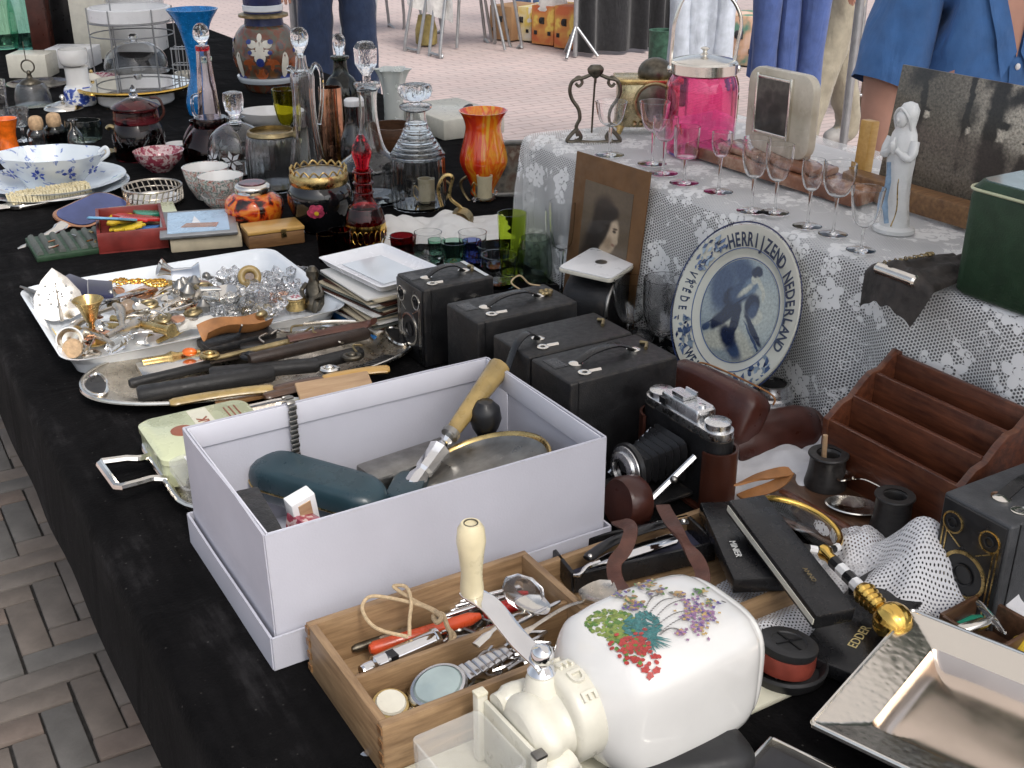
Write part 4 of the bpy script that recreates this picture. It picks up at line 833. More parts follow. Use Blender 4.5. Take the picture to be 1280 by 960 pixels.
for fl in range(7):                                       # etched leaf sprays
    a0 = -PI/2+(fl-3)*.75
    for q in range(6):
        an = q*PI/3+.3; L = 13; vs = []
        for (l, w_) in ((.12, 0), (.5, .2), (1, 0), (.5, -.2)):
            ox = (l*cos(an)-w_*sin(an))*L; oy = (l*sin(an)+w_*cos(an))*L; yy = 193+oy; r_ = (36.9 if yy > 190 else 36.9-.19*(190-yy))+.4; vs.append((r_*v.k*cos(a0+ox/36), r_*v.k*sin(a0+ox/36), v.Z(yy)))
        g.add(vs, [(0, 1, 2, 3)])
mat('etch', (.75, .76, .78), .7, var=.03); g.build('etched_leaves', 'etch', v.r, fix=False)
v = V('ribbed_glass_jar', 'wide frosted ribbed glass jar with bronze rim', 'jar', 345, 234); v.part('body', [(30, 234), (32, 230), (33, 200), (31, 172), (28, 168)], 'frost', wall=1.4, mod=flute(26, .03), n=104); v.part('rim', [(28, 169), (30, 167), (29, 163), (27, 162)], 'brass_old', wall=1, sm=0)
v = V('claret_jug', 'tall slim clear claret jug with looped handle and drop stopper', 'jug', 388, 238)
v.part('body', [(22, 238), (24, 232), (22, 205), (17, 175), (14, 150), (13, 120), (14, 96), (12, 88)], 'clear', wall=1.5, mod=flute(12, .05)); v.part('neck', [(9, 90), (7, 80), (6, 70)], 'clear', wall=1); v.part('stopper', [(3, 72), (4, 66), (9, 56), (11, 46), (9, 38), (4, 34)], 'crystal', n=12, sm=2)
v.tube('handle', [(10, 92), (17, 80), (23, 92), (22, 125), (17, 155)], 2.6, 'clear'); v.tube('spout', [(-8, 90), (-13, 85), (-15, 88)], 3.5, 'clear')
v = V('olive_goblet', 'small olive yellow glass goblet behind the claret jug', 'goblet', 360, 176); v.part('bowl', [(3, 158), (9, 150), (13, 132), (15, 111)], 'olive', wall=1.3, mod=flute(8, .07)); v.part('stem', [(12, 176), (11, 174.5), (2.5, 172), (2.5, 160), (4, 157)], 'olive')
v = V('china_plate', 'white china plate with gold rim leaning behind the olive goblet', 'plate', 340, 160); v.part('dish', [(20, 160), (34, 150), (40, 138)], 'porcelain', wall=1.2, n=48, sy=.8); 
v = V('copper_tumbler', 'tall polished copper beaker beside the claret jug', 'beaker', 418, 205); v.part('body', [(16, 205), (16.5, 200), (15, 160), (14, 109)], 'copper', wall=1)
v = V('dark_bottle', 'dark green decanter with clear pear stopper beyond the copper beaker', 'decanter', 431, 180); v.part('body', [(22, 180), (23, 175), (22, 120), (17, 100), (10, 92), (8, 82), (8, 74)], 'green_dark', wall=1.2); v.part('lip', [(8, 75), (11, 73), (11, 70), (8, 69)], 'green_dark', sm=0); v.part('stopper', [(4, 71), (5, 66), (8, 56), (7, 46), (3, 42)], 'crystal', n=10, sm=2)
v = V('dark_bottle', 'slim black bottle with white cap behind the ruby flask', 'bottle', 446, 232); v.part('body', [(17, 232), (18, 226), (17, 180), (10, 155), (10, 132)], 'black_glaze'); v.part('cap', [(9, 133), (10, 130), (10, 125), (8, 123)], 'white', sm=0)
v = V('cut_decanter', 'tall clear decanter with big cube cut stopper', 'decanter', 466, 250)
v.part('body', [(37, 250), (40, 245), (40, 215), (38, 203), (22, 190), (15, 172), (11, 145), (11, 122), (13, 112)], 'clear', wall=1.6, n=40); v.part('lip', [(12, 113), (15, 109), (16, 104), (11, 102)], 'clear', wall=1.5); v.part('stopper', [(5, 104), (5, 94), (10, 86), (13, 80), (14, 60), (9, 52), (4, 51)], 'crystal', n=6, sm=0, ang=15)
v = V('ruby_flask', 'slender ruby red gilded flask with tiered neck and pointed stopper', 'decanter', 458, 305)
v.part('body', [(23, 305), (25, 300), (25, 276), (22, 264), (20, 258)], 'ruby_dark', wall=1.3, n=40); v.part('gilt_band', [(25.2, 284), (25.6, 281), (25.2, 277)], 'gold', n=40); v.part('neck', [(20, 259), (13, 252), (11, 240), (10, 218), (11, 210)], 'ruby', wall=1.2)
for yy in (240, 228, 214): v.part('neck_ring', [(10, yy+2), (13, yy), (10, yy-2)], 'ruby')
v.part('stopper', [(7, 211), (10, 200), (12, 190), (9, 178), (3, 168)], 'ruby', sm=3)
g = G()
for k in range(22):
    a = k*2*PI/22; c = Vector((25.6*v.k*cos(a), 25.6*v.k*sin(a), v.Z(291))); t = Vector((-sin(a), cos(a), 0))
    g.tube(crom([c+t*6*v.k*cos(q)*.6+Vector((0, 0, 8*v.k*sin(q))) for q in [i*PI/4 for i in range(8)]], 1, True), .0006, 4, True)
g.build('gilt_scrolls', 'gold', v.r)
# black flower bowl, orange ginger jar
v = V('rose_bowl', 'glossy black rose bowl with gilt pierced collar and pink blossom', 'bowl', 403, 287)
v.part('body', [(20, 287), (24, 284), (34, 268), (40, 250), (39, 236), (34, 228)], 'black_glaze', n=44); v.part('foot', [(22, 290), (24, 287), (19, 284)], 'crystal', sm=0); v.part('gilt_collar', [(34, 229), (36, 226), (36, 217), (34, 214)], 'brass', wall=2, sm=0, n=44)
for k in range(18): a = k*2*PI/18; v.tube('collar_loop', [(34*cos(a), 214, 34*sin(a)), (34*cos(a+.17), 208, 34*sin(a+.17)), (34*cos(a+.35), 214, 34*sin(a+.35))], 1.2, 'brass', n=6, sm=3)
v.part('wire_grid', [(32, 216), (32.5, 215)], 'grey_metal', sm=0)
mat('petal', (.48, .06, .12), .35, var=.5, vs=150); mat('leaf_paint', (.05, .10, .04), .35, var=.4)
bowlR = lambda y: 39-.03*(y-246)**2*.5 if y > 246 else 39-.2*(246-y)*.5
g = G()
for q in range(6): a = q*PI/3; blob(g, v, 1+6.5*cos(a), 256+6.5*sin(a), 5.5, 5.5, 9, 0, 1.0+.15*q, jr=bowlR)
blob(g, v, 1, 256, 3, 3, 8, 1, 2.4, jr=bowlR)
for (o_, yy) in ((-12, 262), (13, 250), (-26, 250), (28, 246)): blob(g, v, o_, yy, 6, 3, 8, 2, .7, jr=bowlR)
g.build('painted_rose', ['petal', 'yellow', 'leaf_paint'], v.r, fix=False)
v = V('ginger_jar', 'squat orange and black mottled glass jar with silver lid', 'jar', 320, 283); v.part('body', [(24, 283), (29, 280), (36, 262), (34, 248), (24, 241)], 'lava', n=44); v.part('lid', [(20, 242), (22, 240), (22, 232), (18, 229)], 'silver', n=36); v.part('lid_top', [(17, 229.5), (16, 227.5)], 'ruby_dark', sm=0)
# milk glass frilled vase, ringed decanter, flame vase
v = V('frilled_vase', 'milky white glass vase with frilled rim', 'vase', 494, 176); v.part('body', [(12, 176), (13, 172), (12, 140), (13, 110), (17, 92), (21, 86)], 'milk', wall=1.2, n=60, mod=lambda a, z: 1+.16*cos(6*a)*max(0, min(1, (z-.11)/.06)))
v = V('ringed_decanter', 'heavy clear decanter with ringed shoulders, fluted body and flower stopper', 'decanter', 524, 258)
v.part('body', [(31, 258), (33, 254), (34, 230), (33, 196)], 'clear', wall=1.8, n=90, mod=rib(18, .018)); v.part('shoulder', [(33, 196), (31, 190), (24, 180), (17, 168), (14, 155)], 'clear', wall=1.8)
for i, yy in enumerate((192, 187, 182, 177, 172, 167, 162)): rr_ = (32, 29, 26, 23, 20, 17.5, 15.5)[i]; v.part('ring', [(rr_, yy+2), (rr_+1.8, yy), (rr_, yy-2)], 'clear')
v.part('neck', [(14, 156), (12, 148), (12, 138)], 'clear', wall=1.4); v.part('lip', [(12, 139), (19, 135), (19, 131), (10, 129)], 'clear', wall=1.3); v.part('stopper', [(5, 131), (7, 126), (15, 122), (19, 114), (16, 106), (7, 104)], 'crystal', n=64, sm=2, mod=flute(9, .14))
v = V('flame_vase', 'orange and yellow flame streaked glass vase with flared mouth', 'vase', 605, 244); v.part('body', [(15, 244), (17, 240), (16, 234), (20, 224), (29, 205), (29, 192), (24, 172), (22, 158), (25, 146), (30, 138)], 'flame', wall=1.4, n=44)
# dark basket and low white lidded crate behind
v = V('wicker_basket', 'low dark basket behind the ringed decanter', 'basket', 492, 186); v.part('body', [(26, 186), (30, 182), (32, 168), (31, 156)], 'walnut', wall=2, mod=rib(30, .015), n=60)
q = px(566, 176); bx_ = thing('white_case', 'white topped case with small black handle behind the flame vase', 'case', q+Vector((-.01, .14, 0)), TA)
g = G(); g.box((0, 0, .025), (.17, .24, .05)); g.build('case_body', 'cream', bx_, bev=.006); g = G(); g.tube(crom([(.0, -.07, .045), (.0, -.07, .062), (.03, -.05, .062), (.03, -.05, .045)], 4), .004); g.build('handle', 'black_metal', bx_)
# framed dark picture at the end of the shelf
q = px(628, 246); pf = thing('framed_picture', 'small dark landscape picture in a silvery frame beside the flame vase', 'picture', q, R(8), rot=(R(-8), 0, R(8)))
mottle('dark_picture', [(.38, (.03, .03, .03)), (.5, (.16, .14, .11)), (.6, (.10, .05, .03)), (.7, (.30, .28, .22))], ns_=30, rough=.4, coat=.1)
g = G(); g.box((0, 0, .052), (.092, .008, .104)); g.build('picture_sheet', 'dark_picture', pf)
for (c, d) in (((0, -.002, .106), (.106, .014, .009)), ((0, -.002, .0045), (.106, .014, .009)), ((.05, -.002, .055), (.008, .014, .092)), ((-.05, -.002, .055), (.008, .014, .092))):
    g = G(); g.box(c, d); g.build('frame_rail', 'pewter', pf, bev=.001)
# ---- wall lights with candle sleeves lying on tissue
def tissue(label, cx_, cy_, w, d, h, yaw, material='paper', name='tissue_paper', seed=0):
    c = px(cx_, cy_); 
    def f(a, t):
        x, y = (a-.5)*w, (t-.5)*d; n1 = noise.noise(Vector((x*16+seed, y*16, seed))); n2 = noise.noise(Vector((x*45, y*45+seed, 3)))
        ed = min(1, 6*min(a, 1-a, t, 1-t)); k = 1+.12*noise.noise(Vector((a*5, t*5, seed)))
        return (x*k, y*k, .003+h*max(0, .45+.8*n1+.3*n2)*ed)
    g = G(); g.grid(f, 44, 44); o = g.build(name, material, loc=c, rot=(0, 0, yaw), ang=50, fix=False); tag(o, label, 'paper' if 'paper' in material else 'cloth'); return o
tissue('crumpled white tissue paper under the brass wall lights', 545, 290, .26, .15, .03, R(10))
def wall_light(label, x, y, flip):
    v = V('wall_light', label, 'lamp', x, y)
    v.part('candle_sleeve', [(9, y-4), (9.5, y-6), (9, y-20), (10, y-33)], 'ivory', wall=1.5, sm=0); v.part('drip_cup', [(3, y), (12, y-3), (14, y-6), (13, y-7)], 'clear', wall=1)
    v.tube('arm', [(0, y-2, 0), (flip*14, y+4, 4), (flip*26, y-8, 8), (flip*30, y-22, 8), (flip*22, y-30, 6)], 1.8, 'brass_old'); v.tube('drop_wire', [(-10, y-6), (-16, y-14), (-13, y-24), (-6, y-14)], 1.1, 'brass')
    for k in range(4): v.part('crystal_drop', [(1, y-1-3*k), (3, y-4-3*k), (1, y-7-3*k)], 'crystal', n=8, sm=1, dx=-13+9*k, dy=-4)
    return v
wall_light('brass wall light with ivory candle sleeve nearer the ringed decanter', 533, 256, 1)
v = wall_light('brass wall light with ivory candle sleeve under the flame vase', 606, 252, -1)
v = V('brass_horn', 'brass hunting horn shaped holder with dark mouth on the tissue', 'horn', 577, 284); v.tube('mouth', [(-2, 276, -6), (2, 272, 6)], 14, 'brass_old', n=20, sm=0); v.tube('mouth_inside', [(-3, 277, -8), (-2.4, 276.4, -6.4)], 12.4, 'brown', n=20, sm=0); v.tube('curl', [(-24, 258), (-28, 236), (-20, 220), (-10, 222), (-14, 246), (2, 262), (20, 290)], 2.2, 'brass', n=8)
# ---- drinking glasses in the middle
def tumbler(label, x, y, top, hw_, m, name='tumbler', prof=None, wall=1.0, mod=None, grp=None, z=0):
    v = V(name, label, 'glass', x, y, z, grp); H = y-top
    pr_ = prof or [(.8, 0), (.86, .04), (.92, .5), (1, 1)]
    v.part('bowl', [(hw_*a, y-H*b_) for a, b_ in pr_], m, wall=wall, mod=mod, n=40, floor=3); return v
v = tumbler('ruby red handled punch cup beside the ruby flask', 503, 318, 294, 15, 'ruby_dark', 'punch_cup', [(.6, 0), (.9, .15), (.95, .6), (1, 1)])
v.tube('handle', [(-13, 299), (-21, 297), (-24, 305), (-20, 313), (-12, 312)], 1.8, 'clear')
tumbler('small ruby liqueur glass with gilt rim left of the flask', 410, 326, 292, 12, 'ruby_dark'); tumbler('small ruby liqueur glass half hidden behind the white dish', 427, 322, 287, 14, 'ruby_dark')
tumbler('clear bulbous tumbler beside the ruby punch cup', 536, 328, 290, 19, 'clear_thin', prof=[(.7, 0), (1.05, .3), (.95, .8), (.92, 1)])
tumbler('pale green tumbler behind the clear ones', 546, 322, 299, 11, 'green'); tumbler('green tinted tumbler with clear rim', 568, 330, 302, 17, 'green', prof=[(.75, 0), (.85, .3), (.95, .7), (1, 1)]); tumbler('dark blue small tumbler among the green ones', 590, 330, 300, 12, 'blue'); tumbler('clear tumbler rim rising behind the blue one', 591, 322, 290, 18, 'clear_thin'); tumbler('pale blue wide tumbler beside the lime beaker', 616, 334, 306, 20, 'ltblue')
tumbler('plain straight clear tumbler behind the box cameras', 624, 356, 318, 22, 'clear', mod=flute(12, .03), wall=1.5)
v = tumbler('tall lime green glass beaker with inner stems', 640, 342, 266, 18, 'lime', 'beaker', [(.7, 0), (.8, .1), (.95, .7), (1, 1)])
v = V('smoke_vase', 'smoky grey green bulbous glass vase beside the lime beaker', 'vase', 668, 350); v.part('body', [(15, 350), (20, 346), (23, 332), (21, 312), (18, 297)], 'smoke', wall=1)
v = V('champagne_flute', 'tall narrow clear flute in front of the lace corner', 'glass', 701, 372); v.part('bowl', [(3, 312), (12, 304), (15, 280), (16, 252)], 'clear_thin', wall=.8); v.part('foot', [(14, 372), (13, 371), (2.5, 366), (2.2, 330), (4, 313)], 'clear')
v = V('champagne_flute', 'second clear flute standing close behind the first', 'glass', 694, 352); v.part('bowl', [(3, 306), (11, 300), (13, 285), (14, 262)], 'clear_thin', wall=.8); v.part('foot', [(13, 352), (12, 351), (2.4, 347), (2.2, 320), (4, 306)], 'clear')

# more china and glass at the far left of the stall
v = V('sugar_bowl', 'small cream lidded sugar bowl behind the silver cover', 'bowl', 118, 118); v.part('body', [(9, 118), (12, 114), (13, 104), (10, 98)], 'cream_porcelain'); v.part('lid', [(10, 98), (11, 97), (6, 93), (2, 91)], 'cream_porcelain'); v.part('knob', [(1.5, 92), (2.5, 89), (1, 87)], 'brass')
v = V('soup_plate', 'white soup plate with pinkish rim lying by the low white box', 'plate', 118, 100); v.part('dish', [(14, 100), (20, 99), (29, 95)], 'redwhite', wall=1, n=40)
v = V('glass_goblet', 'cut crystal goblet at the left edge beside the orange cup', 'goblet', 30, 176); v.part('bowl', [(2, 160), (8, 156), (10, 146), (11, 134)], 'crystal', wall=1, mod=flute(10, .05)); v.part('stem', [(9, 176), (8, 175), (2, 172), (1.8, 164), (2.5, 159)], 'clear')
v = V('brass_dish', 'low brass dish with pale sweets beside the garnet jar spout', 'dish', 128, 196); v.part('dish', [(8, 196), (12, 194), (17, 189)], 'brass_old', wall=1); v.part('contents', [(11, 192), (9, 189), (3, 188)], 'paper_old')
v = V('stacked_saucer', 'gold rimmed white saucer in front of the garnet jar', 'saucer', 222, 184); v.part('dish', [(7, 184), (10, 183), (15, 179)], 'porcelain', wall=1)
v = V('perfume_flask', 'slim olive glass flask behind the black bottle', 'bottle', 455, 214); v.part('body', [(8, 214), (9, 210), (8, 185), (4, 172), (4, 160)], 'olive', wall=1)
# ============================================================ LEFT AND MIDDLE OF THE STALL
def boxobj(name, label, cat, c, d, m, yaw=TA, bev=.002, z=0, tilt=(0, 0)):
    g = G(); g.box((0, 0, d[2]/2), d); o = g.build(name, m, loc=c, rot=(tilt[0], tilt[1], yaw), bev=bev); tag(o, label, cat); return o
def quadyaw(a, b, z=0): A, C = px(*a, z), px(*b, z); return math.atan2(C.y-A.y, C.x-A.x)
# ---- hair brush, hand mirror
c, yw, L = lay((10, 262), (116, 244), .0); r = thing('hair_brush', 'wide hairbrush with pale bristles turned up beside the plates', 'brush', c, yw)
g = G(); g.loft([[(x, y, z) for x, y in rrect(L*k, .06*k, .028*k, 6)] for z, k in ((0, .95), (.004, 1.03), (.010, 1.03), (.013, .97))]); g.build('back', 'silver', r)
rb = random.Random(2); g = G()
for i in range(30):
    for j in range(9):
        x, y = (i/29-.5)*L*.9, (j/8-.5)*.046; k = 1-abs(x/(L*.5))**4*.5
        g.tube([(x, y*k, .012), (x+rb.uniform(-.003, .003), y*k*1.08+rb.uniform(-.002, .002), .027+rb.uniform(-.002, .002))], .0028, 4)
o = g.build('bristles', 'ivory', r); o['kind'] = 'stuff'
g = G(); g.tube(crom([(-L*.48, 0, .006), (-L*.8, 0, .008), (-L*1.15, -.004, .008)], 5), [.013]*4+[.009]*3+[.012]*4, 10, flat=.5, up=(0, 0, 1)); g.build('handle', 'silver', r)
c, yw, L = lay((78, 272), (148, 246), .02); r = thing('hand_mirror', 'hand mirror with blue reflecting face and coppery edge', 'mirror', c-Vector((0, 0, .012)), yw, rot=(R(14), R(-4), yw))
mat('mirror_blue', (.055, .075, .20), .12, .3, var=.2)
g = G(); g.prism(rrect(L, .085, .03, 6), 0, .009); g.build('back', 'copper', r, bev=.002); g = G(); g.prism(rrect(L-.014, .073, .026, 6), .0092, .0105); g.build('mirror_glass', 'mirror_blue', r)
g = G(); g.tube(crom([(-L*.5, 0, .005), (-L*.72, -.004, .004), (-L*1.2, -.012, .004), (-L*1.75, -.022, .004)], 5), [.012]*4+[.008]*6+[.011]*6, 10, flat=.5, up=(0, 0, 1)); g.build('handle', 'silver', r)
# ---- palette of grey compartments
c = (px(33, 297)+px(143, 322))/2; yw = quadyaw((56, 333), (143, 320)); r = thing('bead_tray', 'flat grey card tray with ribbed channels and small metal bits', 'tray', c, yw)
g = G(); g.box((0, 0, .005), (.125, .125, .01)); g.build('base', 'green_box', r, bev=.002)
mat('greycard', (.09, .10, .09), .7, var=.25)
for k in range(7): g = G(); g.tube([(-.054+k*.018, -.055, .011), (-.054+k*.018, .055, .011)], .0062, 8, flat=.8); g.build('channel', 'greycard', r)
rb = random.Random(4)
for k in range(9):
    q = r.location+Matrix.Rotation(yw, 3, 'Z') @ Vector((rb.uniform(-.05, .05), rb.uniform(-.05, .03), .0175)); g = G(); a = rb.uniform(0, 3); g.tube([(-.006*cos(a), -.006*sin(a), 0), (.006*cos(a), .006*sin(a), 0)], .0016, 6); o = g.build('pen_nib', ['copper', 'silver', 'brass'][k % 3], loc=q); tag(o, 'small metal pen nib lying in the channels of the grey tray', 'pen nib', 'nibs in the grey tray')
# ---- red box of puzzle pieces
fl, fr, bl = px(145, 322), px(222, 308), px(112, 286); w = (fr-fl).length; d = (bl-fl).length; yw = math.atan2(fr.y-fl.y, fr.x-fl.x); c = fl+(fr-fl)/2+(bl-fl)/2
r = thing('red_box', 'open dark red wooden box holding coloured puzzle pieces', 'box', c, TA-R(12)); W_, D_, H_ = .115, .165, .034
g = G(); g.box((0, 0, .002), (W_, D_, .004)); g.build('bottom', 'red_wood', r)
for (cc, dd) in (((0, -D_/2+.003, H_/2+.002), (W_, .006, H_)), ((0, D_/2-.003, H_/2+.002), (W_, .006, H_)), ((-W_/2+.003, 0, H_/2+.002), (.006, D_-.012, H_)), ((W_/2-.003, 0, H_/2+.002), (.006, D_-.012, H_))):
    g = G(); g.box(cc, dd); g.build('side', 'red_wood', r, bev=.001)
def jig(n=16, s=.03, seed=0):
    q = random.Random(seed); return [(s*(1+.22*q.uniform(-1, 1)+.2*sin(3*a+seed))*cos(a), s*.75*(1+.2*q.uniform(-1, 1))*sin(a)) for a in [2*PI*i/n for i in range(n)]]
RM = Matrix.Rotation(TA-R(12), 3, 'Z')
for i, (x, y, z, s, m, lab) in enumerate(((.012, .022, .026, .038, 'red', 'red wavy puzzle piece in the red box'), (-.005, -.045, .030, .030, 'yellow', 'yellow puzzle piece with black dots in the red box'), (-.015, .05, .018, .034, 'yellow', 'second yellow piece lower in the red box'), (.03, .062, .022, .026, 'greenplastic', 'green puzzle piece at the back of the red box'), (.02, -.02, .018, .03, 'blue_paint', 'blue piece showing low in the red box'))):
    g = G(); g.prism(jig(22, s, i), 0, .005); o = g.build('puzzle_piece', m, loc=c+RM @ Vector((x, y, z)), rot=(R(4*i-8), R(5-3*i), i), bev=.001); tag(o, lab, 'puzzle piece')
p = px(122, 274, .034); g = G(); g.prism([(-.045, -.03), (.0, -.045), (.045, -.01), (.05, .03), (.01, .042), (-.03, .03)], 0, .004); o = g.build('paper_fan', 'skyblue', loc=px(137, 275, .045), rot=(R(-14), R(12), .6), bev=.001); tag(o, 'blue painted card shape leaning on the red box', 'card')
# ---- cards and books right of the red box
p = px(262, 306); boxobj('book', 'thick pale book lying under the framed photograph', 'book', px(256, 297), (.12, .15, .022), 'paper_old', TA-R(14))
r = thing('photo_tile', 'grey framed photo with blue sky and small boat on the pale book', 'picture', px(248, 281, .026), TA-R(16)); g = G(); g.box((0, 0, .003), (.13, .155, .006)); g.build('frame', 'grey_metal', r, bev=.001)
g = G(); g.box((0, 0, .0065), (.104, .126, .002)); g.build('photo_sheet', 'screenblue', r)
g = G(); g.prism([(-.03, -.035), (.03, -.045), (.035, -.02), (-.02, -.012)], .0076, .0082); g.prism([(-.01, -.01), (.004, -.012), (-.006, .03)], .0076, .0084, 1); g.build('boat_print', ['copper', 'white'], r)
boxobj('book', 'thin green book under the back edge of the red box', 'book', px(180, 274), (.12, .10, .016), 'tin_green', TA-R(10))
r = thing('cigar_box', 'small yellow wooden box with brass clasp', 'box', px(342, 303), TA-R(6)); g = G(); g.box((0, 0, .013), (.098, .058, .024)); g.build('case', 'brownwood', r, bev=.002); g = G(); g.box((0, 0, .0292), (.10, .06, .007)); g.build('lid', 'boxwood', r, bev=.002); g = G(); g.box((.012, -.031, .024), (.009, .003, .014)); g.build('clasp', 'brass', r)
# ---- stack of postcards and white square dish
st = random.Random(8); c0 = B(1.462, .655)
for k in range(22):
    a = TA+R(6)+st.uniform(-.12, .12); g = G(); g.box((0, 0, .0011), (.105, .15, .0022)); o = g.build('postcard', ['paper_old', 'paper', 'brown_leather', 'paper_old', 'greycard'][k % 5], loc=c0+Vector((st.uniform(-.006, .006), st.uniform(-.006, .006), .0125+.0024*k)), rot=(0, 0, a)); tag(o, 'worn old postcard in the stack under the white dish', 'postcard', 'postcards under the white dish')
boxobj('folder', 'blue folder under the stack of postcards', 'folder', c0, (.115, .165, .012), 'blue_paint', TA+R(4))
cs = B(1.467, .662, .066); r = thing('square_dish', 'shallow square white dish on top of the postcards', 'dish', cs, TA+R(8)); 
g = G(); S = .062; rings = []
for (k, z) in ((.72, .002), (.95, .006), (1.06, .016), (1.08, .0165), (1.05, .017), (.95, .0105), (.80, .0075)): rings.append([(x*k, y*k, z) for x, y in rrect(.106, .158, .006, 3)])
g.loft(rings); g.build('dish_body', 'white_plastic', r, bev=0); g = G(); g.box((0, 0, .0085), (.068, .11, .0006)); g.build('picture_inset', 'porcelain_cool', r)

# ---- white enamel tray heaped with oddments
ct = B(1.61, .405); tray = thing('enamel_tray', 'oblong white enamel tray heaped with silver oddments', 'tray', ct, TA)
g = G(); W_, D_ = .375, .31; rings = []
for (k, z) in ((-.020, .002), (-.010, .006), (.0, .030), (.006, .034), (.010, .0345), (.008, .032), (.002, .030), (-.012, .008), (-.02, .0055)): rings.append([(x, y, z) for x, y in rrect(W_+2*k, D_+2*k, .028+k*.5, 6)])
g.loft(rings); g.build('tray_body', 'enamel', tray)
TR = Matrix.Rotation(TA, 3, 'Z')
def tp(x, y, z=.008): return ct+TR @ Vector((x, y, z))
def tpx(X, Y, z=.02): return px(X, Y, z)
def odd(name, label, cat, X, Y, z, fn, m, rot=(0, 0, 0), bev=0, grp=None):
    g = G(); fn(g); o = g.build(name, m, loc=px(X, Y, z), rot=rot, bev=bev); tag(o, label, cat, grp); return o
def stick(name, label, cat, a, b, z, fn, m, dz=0, tilt=0, bev=0, roll=0, grp=None):
    """a long thing lying from picture point a to b; fn(g, L) builds it along local x"""
    c, yw, L = lay(a, b, z); g = G(); fn(g, L); o = g.build(name, m, loc=c+Vector((0, 0, dz)), rot=(roll, tilt, yw), bev=bev); tag(o, label, cat, grp); return o
# leaf shaped pierced server
r = thing('pierced_server', 'leaf shaped pierced silver server standing in the tray corner', 'server', px(78, 402, .012), R(25), rot=(R(58), 0, R(25)))
lf = [(0, .062), (.018, .045), (.032, .022), (.034, .004), (.026, -.010), (.012, -.016), (-.012, -.016), (-.026, -.010), (-.034, .004), (-.032, .022), (-.018, .045)]
g = G(); g.prism([(a, b_+.018) for a, b_ in lf], 0, .0016); g.build('blade', 'silver', r, bev=.0005)
for k in range(16):
    a = k*.65; rr_ = .006+.0014*k; g = G(); g.lathe([(0, 0), (.0021, 0), (.0021, .0004), (0, .0004)], 8); g.build('pierced_hole', 'black', r, loc=(rr_*cos(a), .036+rr_*sin(a)*.9, .0017))
g = G(); g.tube([(0, .0, .002), (0, .055, .0035)], [.003, .0012], 6); g.build('rib', 'silver_old', r)
def bowlp(g, r_=.016, h=.03): g.lathe([(0, 0), (r_*.6, 0), (r_*.7, h*.1), (r_, h*.5), (r_*.7, h*.85), (r_*.9, h), (r_*.8, h), (r_*.55, h*.8), (0, h*.75)], 24)
odd('salt_cellar', 'bulging silver pepper pot in front of the pierced server', 'pot', 94, 424, .024, lambda g: bowlp(g, .02, .036), 'silver', (R(70), 0, R(10)))
odd('bottle_cork', 'round cork end of a pot in the enamel tray', 'cork', 92, 434, .030, lambda g: g.lathe([(0, 0), (.012, 0), (.013, .008), (.012, .012), (0, .012)], 20), 'cork', (R(80), 0, R(10)))
r = thing('brass_goblet', 'small flared brass goblet beside the pierced server', 'goblet', px(118, 428, .012), 0); g = G(); g.lathe([(0, 0), (.018, 0), (.018, .002), (.005, .008), (.004, .028), (.008, .034), (.014, .052), (.021, .062), (.020, .063), (.012, .052), (.004, .037), (0, .036)], 28); g.build('cup', 'brass', r)
stick('letter_knife', 'flat steel knife lying diagonally in the tray', 'knife', (128, 378), (182, 360), .03, lambda g, L: g.box((0, 0, 0), (L, .011, .003)), 'steel', tilt=R(4))
stick('brass_telescope', 'slim brass pen case with flared end', 'pen case', (140, 398), (215, 414), .028, lambda g, L: (g.tube([(-L/2, 0, 0), (L*.1, 0, 0), (L*.12, 0, 0), (L*.42, 0, 0), (L/2, 0, 0)], [.005, .006, .0075, .007, .010], 14)), 'brass')
r = thing('brass_chain', 'twisted gold coloured chain coiled near the back of the tray', 'chain', px(166, 356, .03), 0)
pts = crom([(-.045, .0, 0), (-.02, .012, .004), (.0, -.004, .006), (.025, .006, .004), (.045, .012, .002), (.05, -.006, .002), (.03, -.012, .004), (.01, -.002, .008), (-.02, -.01, .004)], 7)
for k in range(0, len(pts)-1, 1):
    g = G(); d_ = pts[k+1]-pts[k]; g.tube([Vector((.0045*cos(t*PI/4), .0028*sin(t*PI/4), 0)) for t in range(8)], .0011, 5, True); g.build('link', 'gold', r, loc=pts[k], rot=(R(90)*(k % 2), 0, math.atan2(d_.y, d_.x)))
r = thing('napkin_ring', 'bright silver beaker lying on its side at the back of the tray', 'beaker', px(232, 348, .03), R(15), rot=(0, R(90), R(15))); g = G(); g.lathe([(.0, 0), (.016, 0), (.017, .004), (.0165, .03), (.019, .034), (.024, .042), (.0225, .0425), (.015, .03), (.0, .006)], 28, M=RT(t=(0, 0, -.02))); g.build('cup', 'chrome', r)
odd('knob', 'flared silver spout beside the silver beaker', 'spout', 216, 340, .035, lambda g: g.lathe([(0, 0), (.006, 0), (.008, .01), (.015, .022), (.013, .022), (0, .01)], 20), 'silver', (R(20), R(-60), 0))
r = thing('glass_inkwell', 'square cut glass inkwell with silver rim among the oddments', 'inkwell', px(264, 398, .01), 0, rot=(R(-6), R(5), R(20))); g = G(); g.box((0, 0, .021), (.026, .02, .042), taper=.95); g.build('well', 'clear', r, bev=.003); g = G(); g.box((0, 0, .044), (.030, .022, .003)); g.build('silver_rim', 'silver', r, bev=.001)
r = thing('silver_dish', 'small silver shell dish holding trinkets', 'dish', px(280, 376, .02), 0); g = G(); g.lathe([(0, 0), (.014, 0), (.024, .009), (.030, .014), (.0295, .0148), (.022, .0105), (.012, .002), (0, .002)], 32, mod=lambda a, z: 1+.05*cos(8*a)); g.build('bowl', 'silver', r)
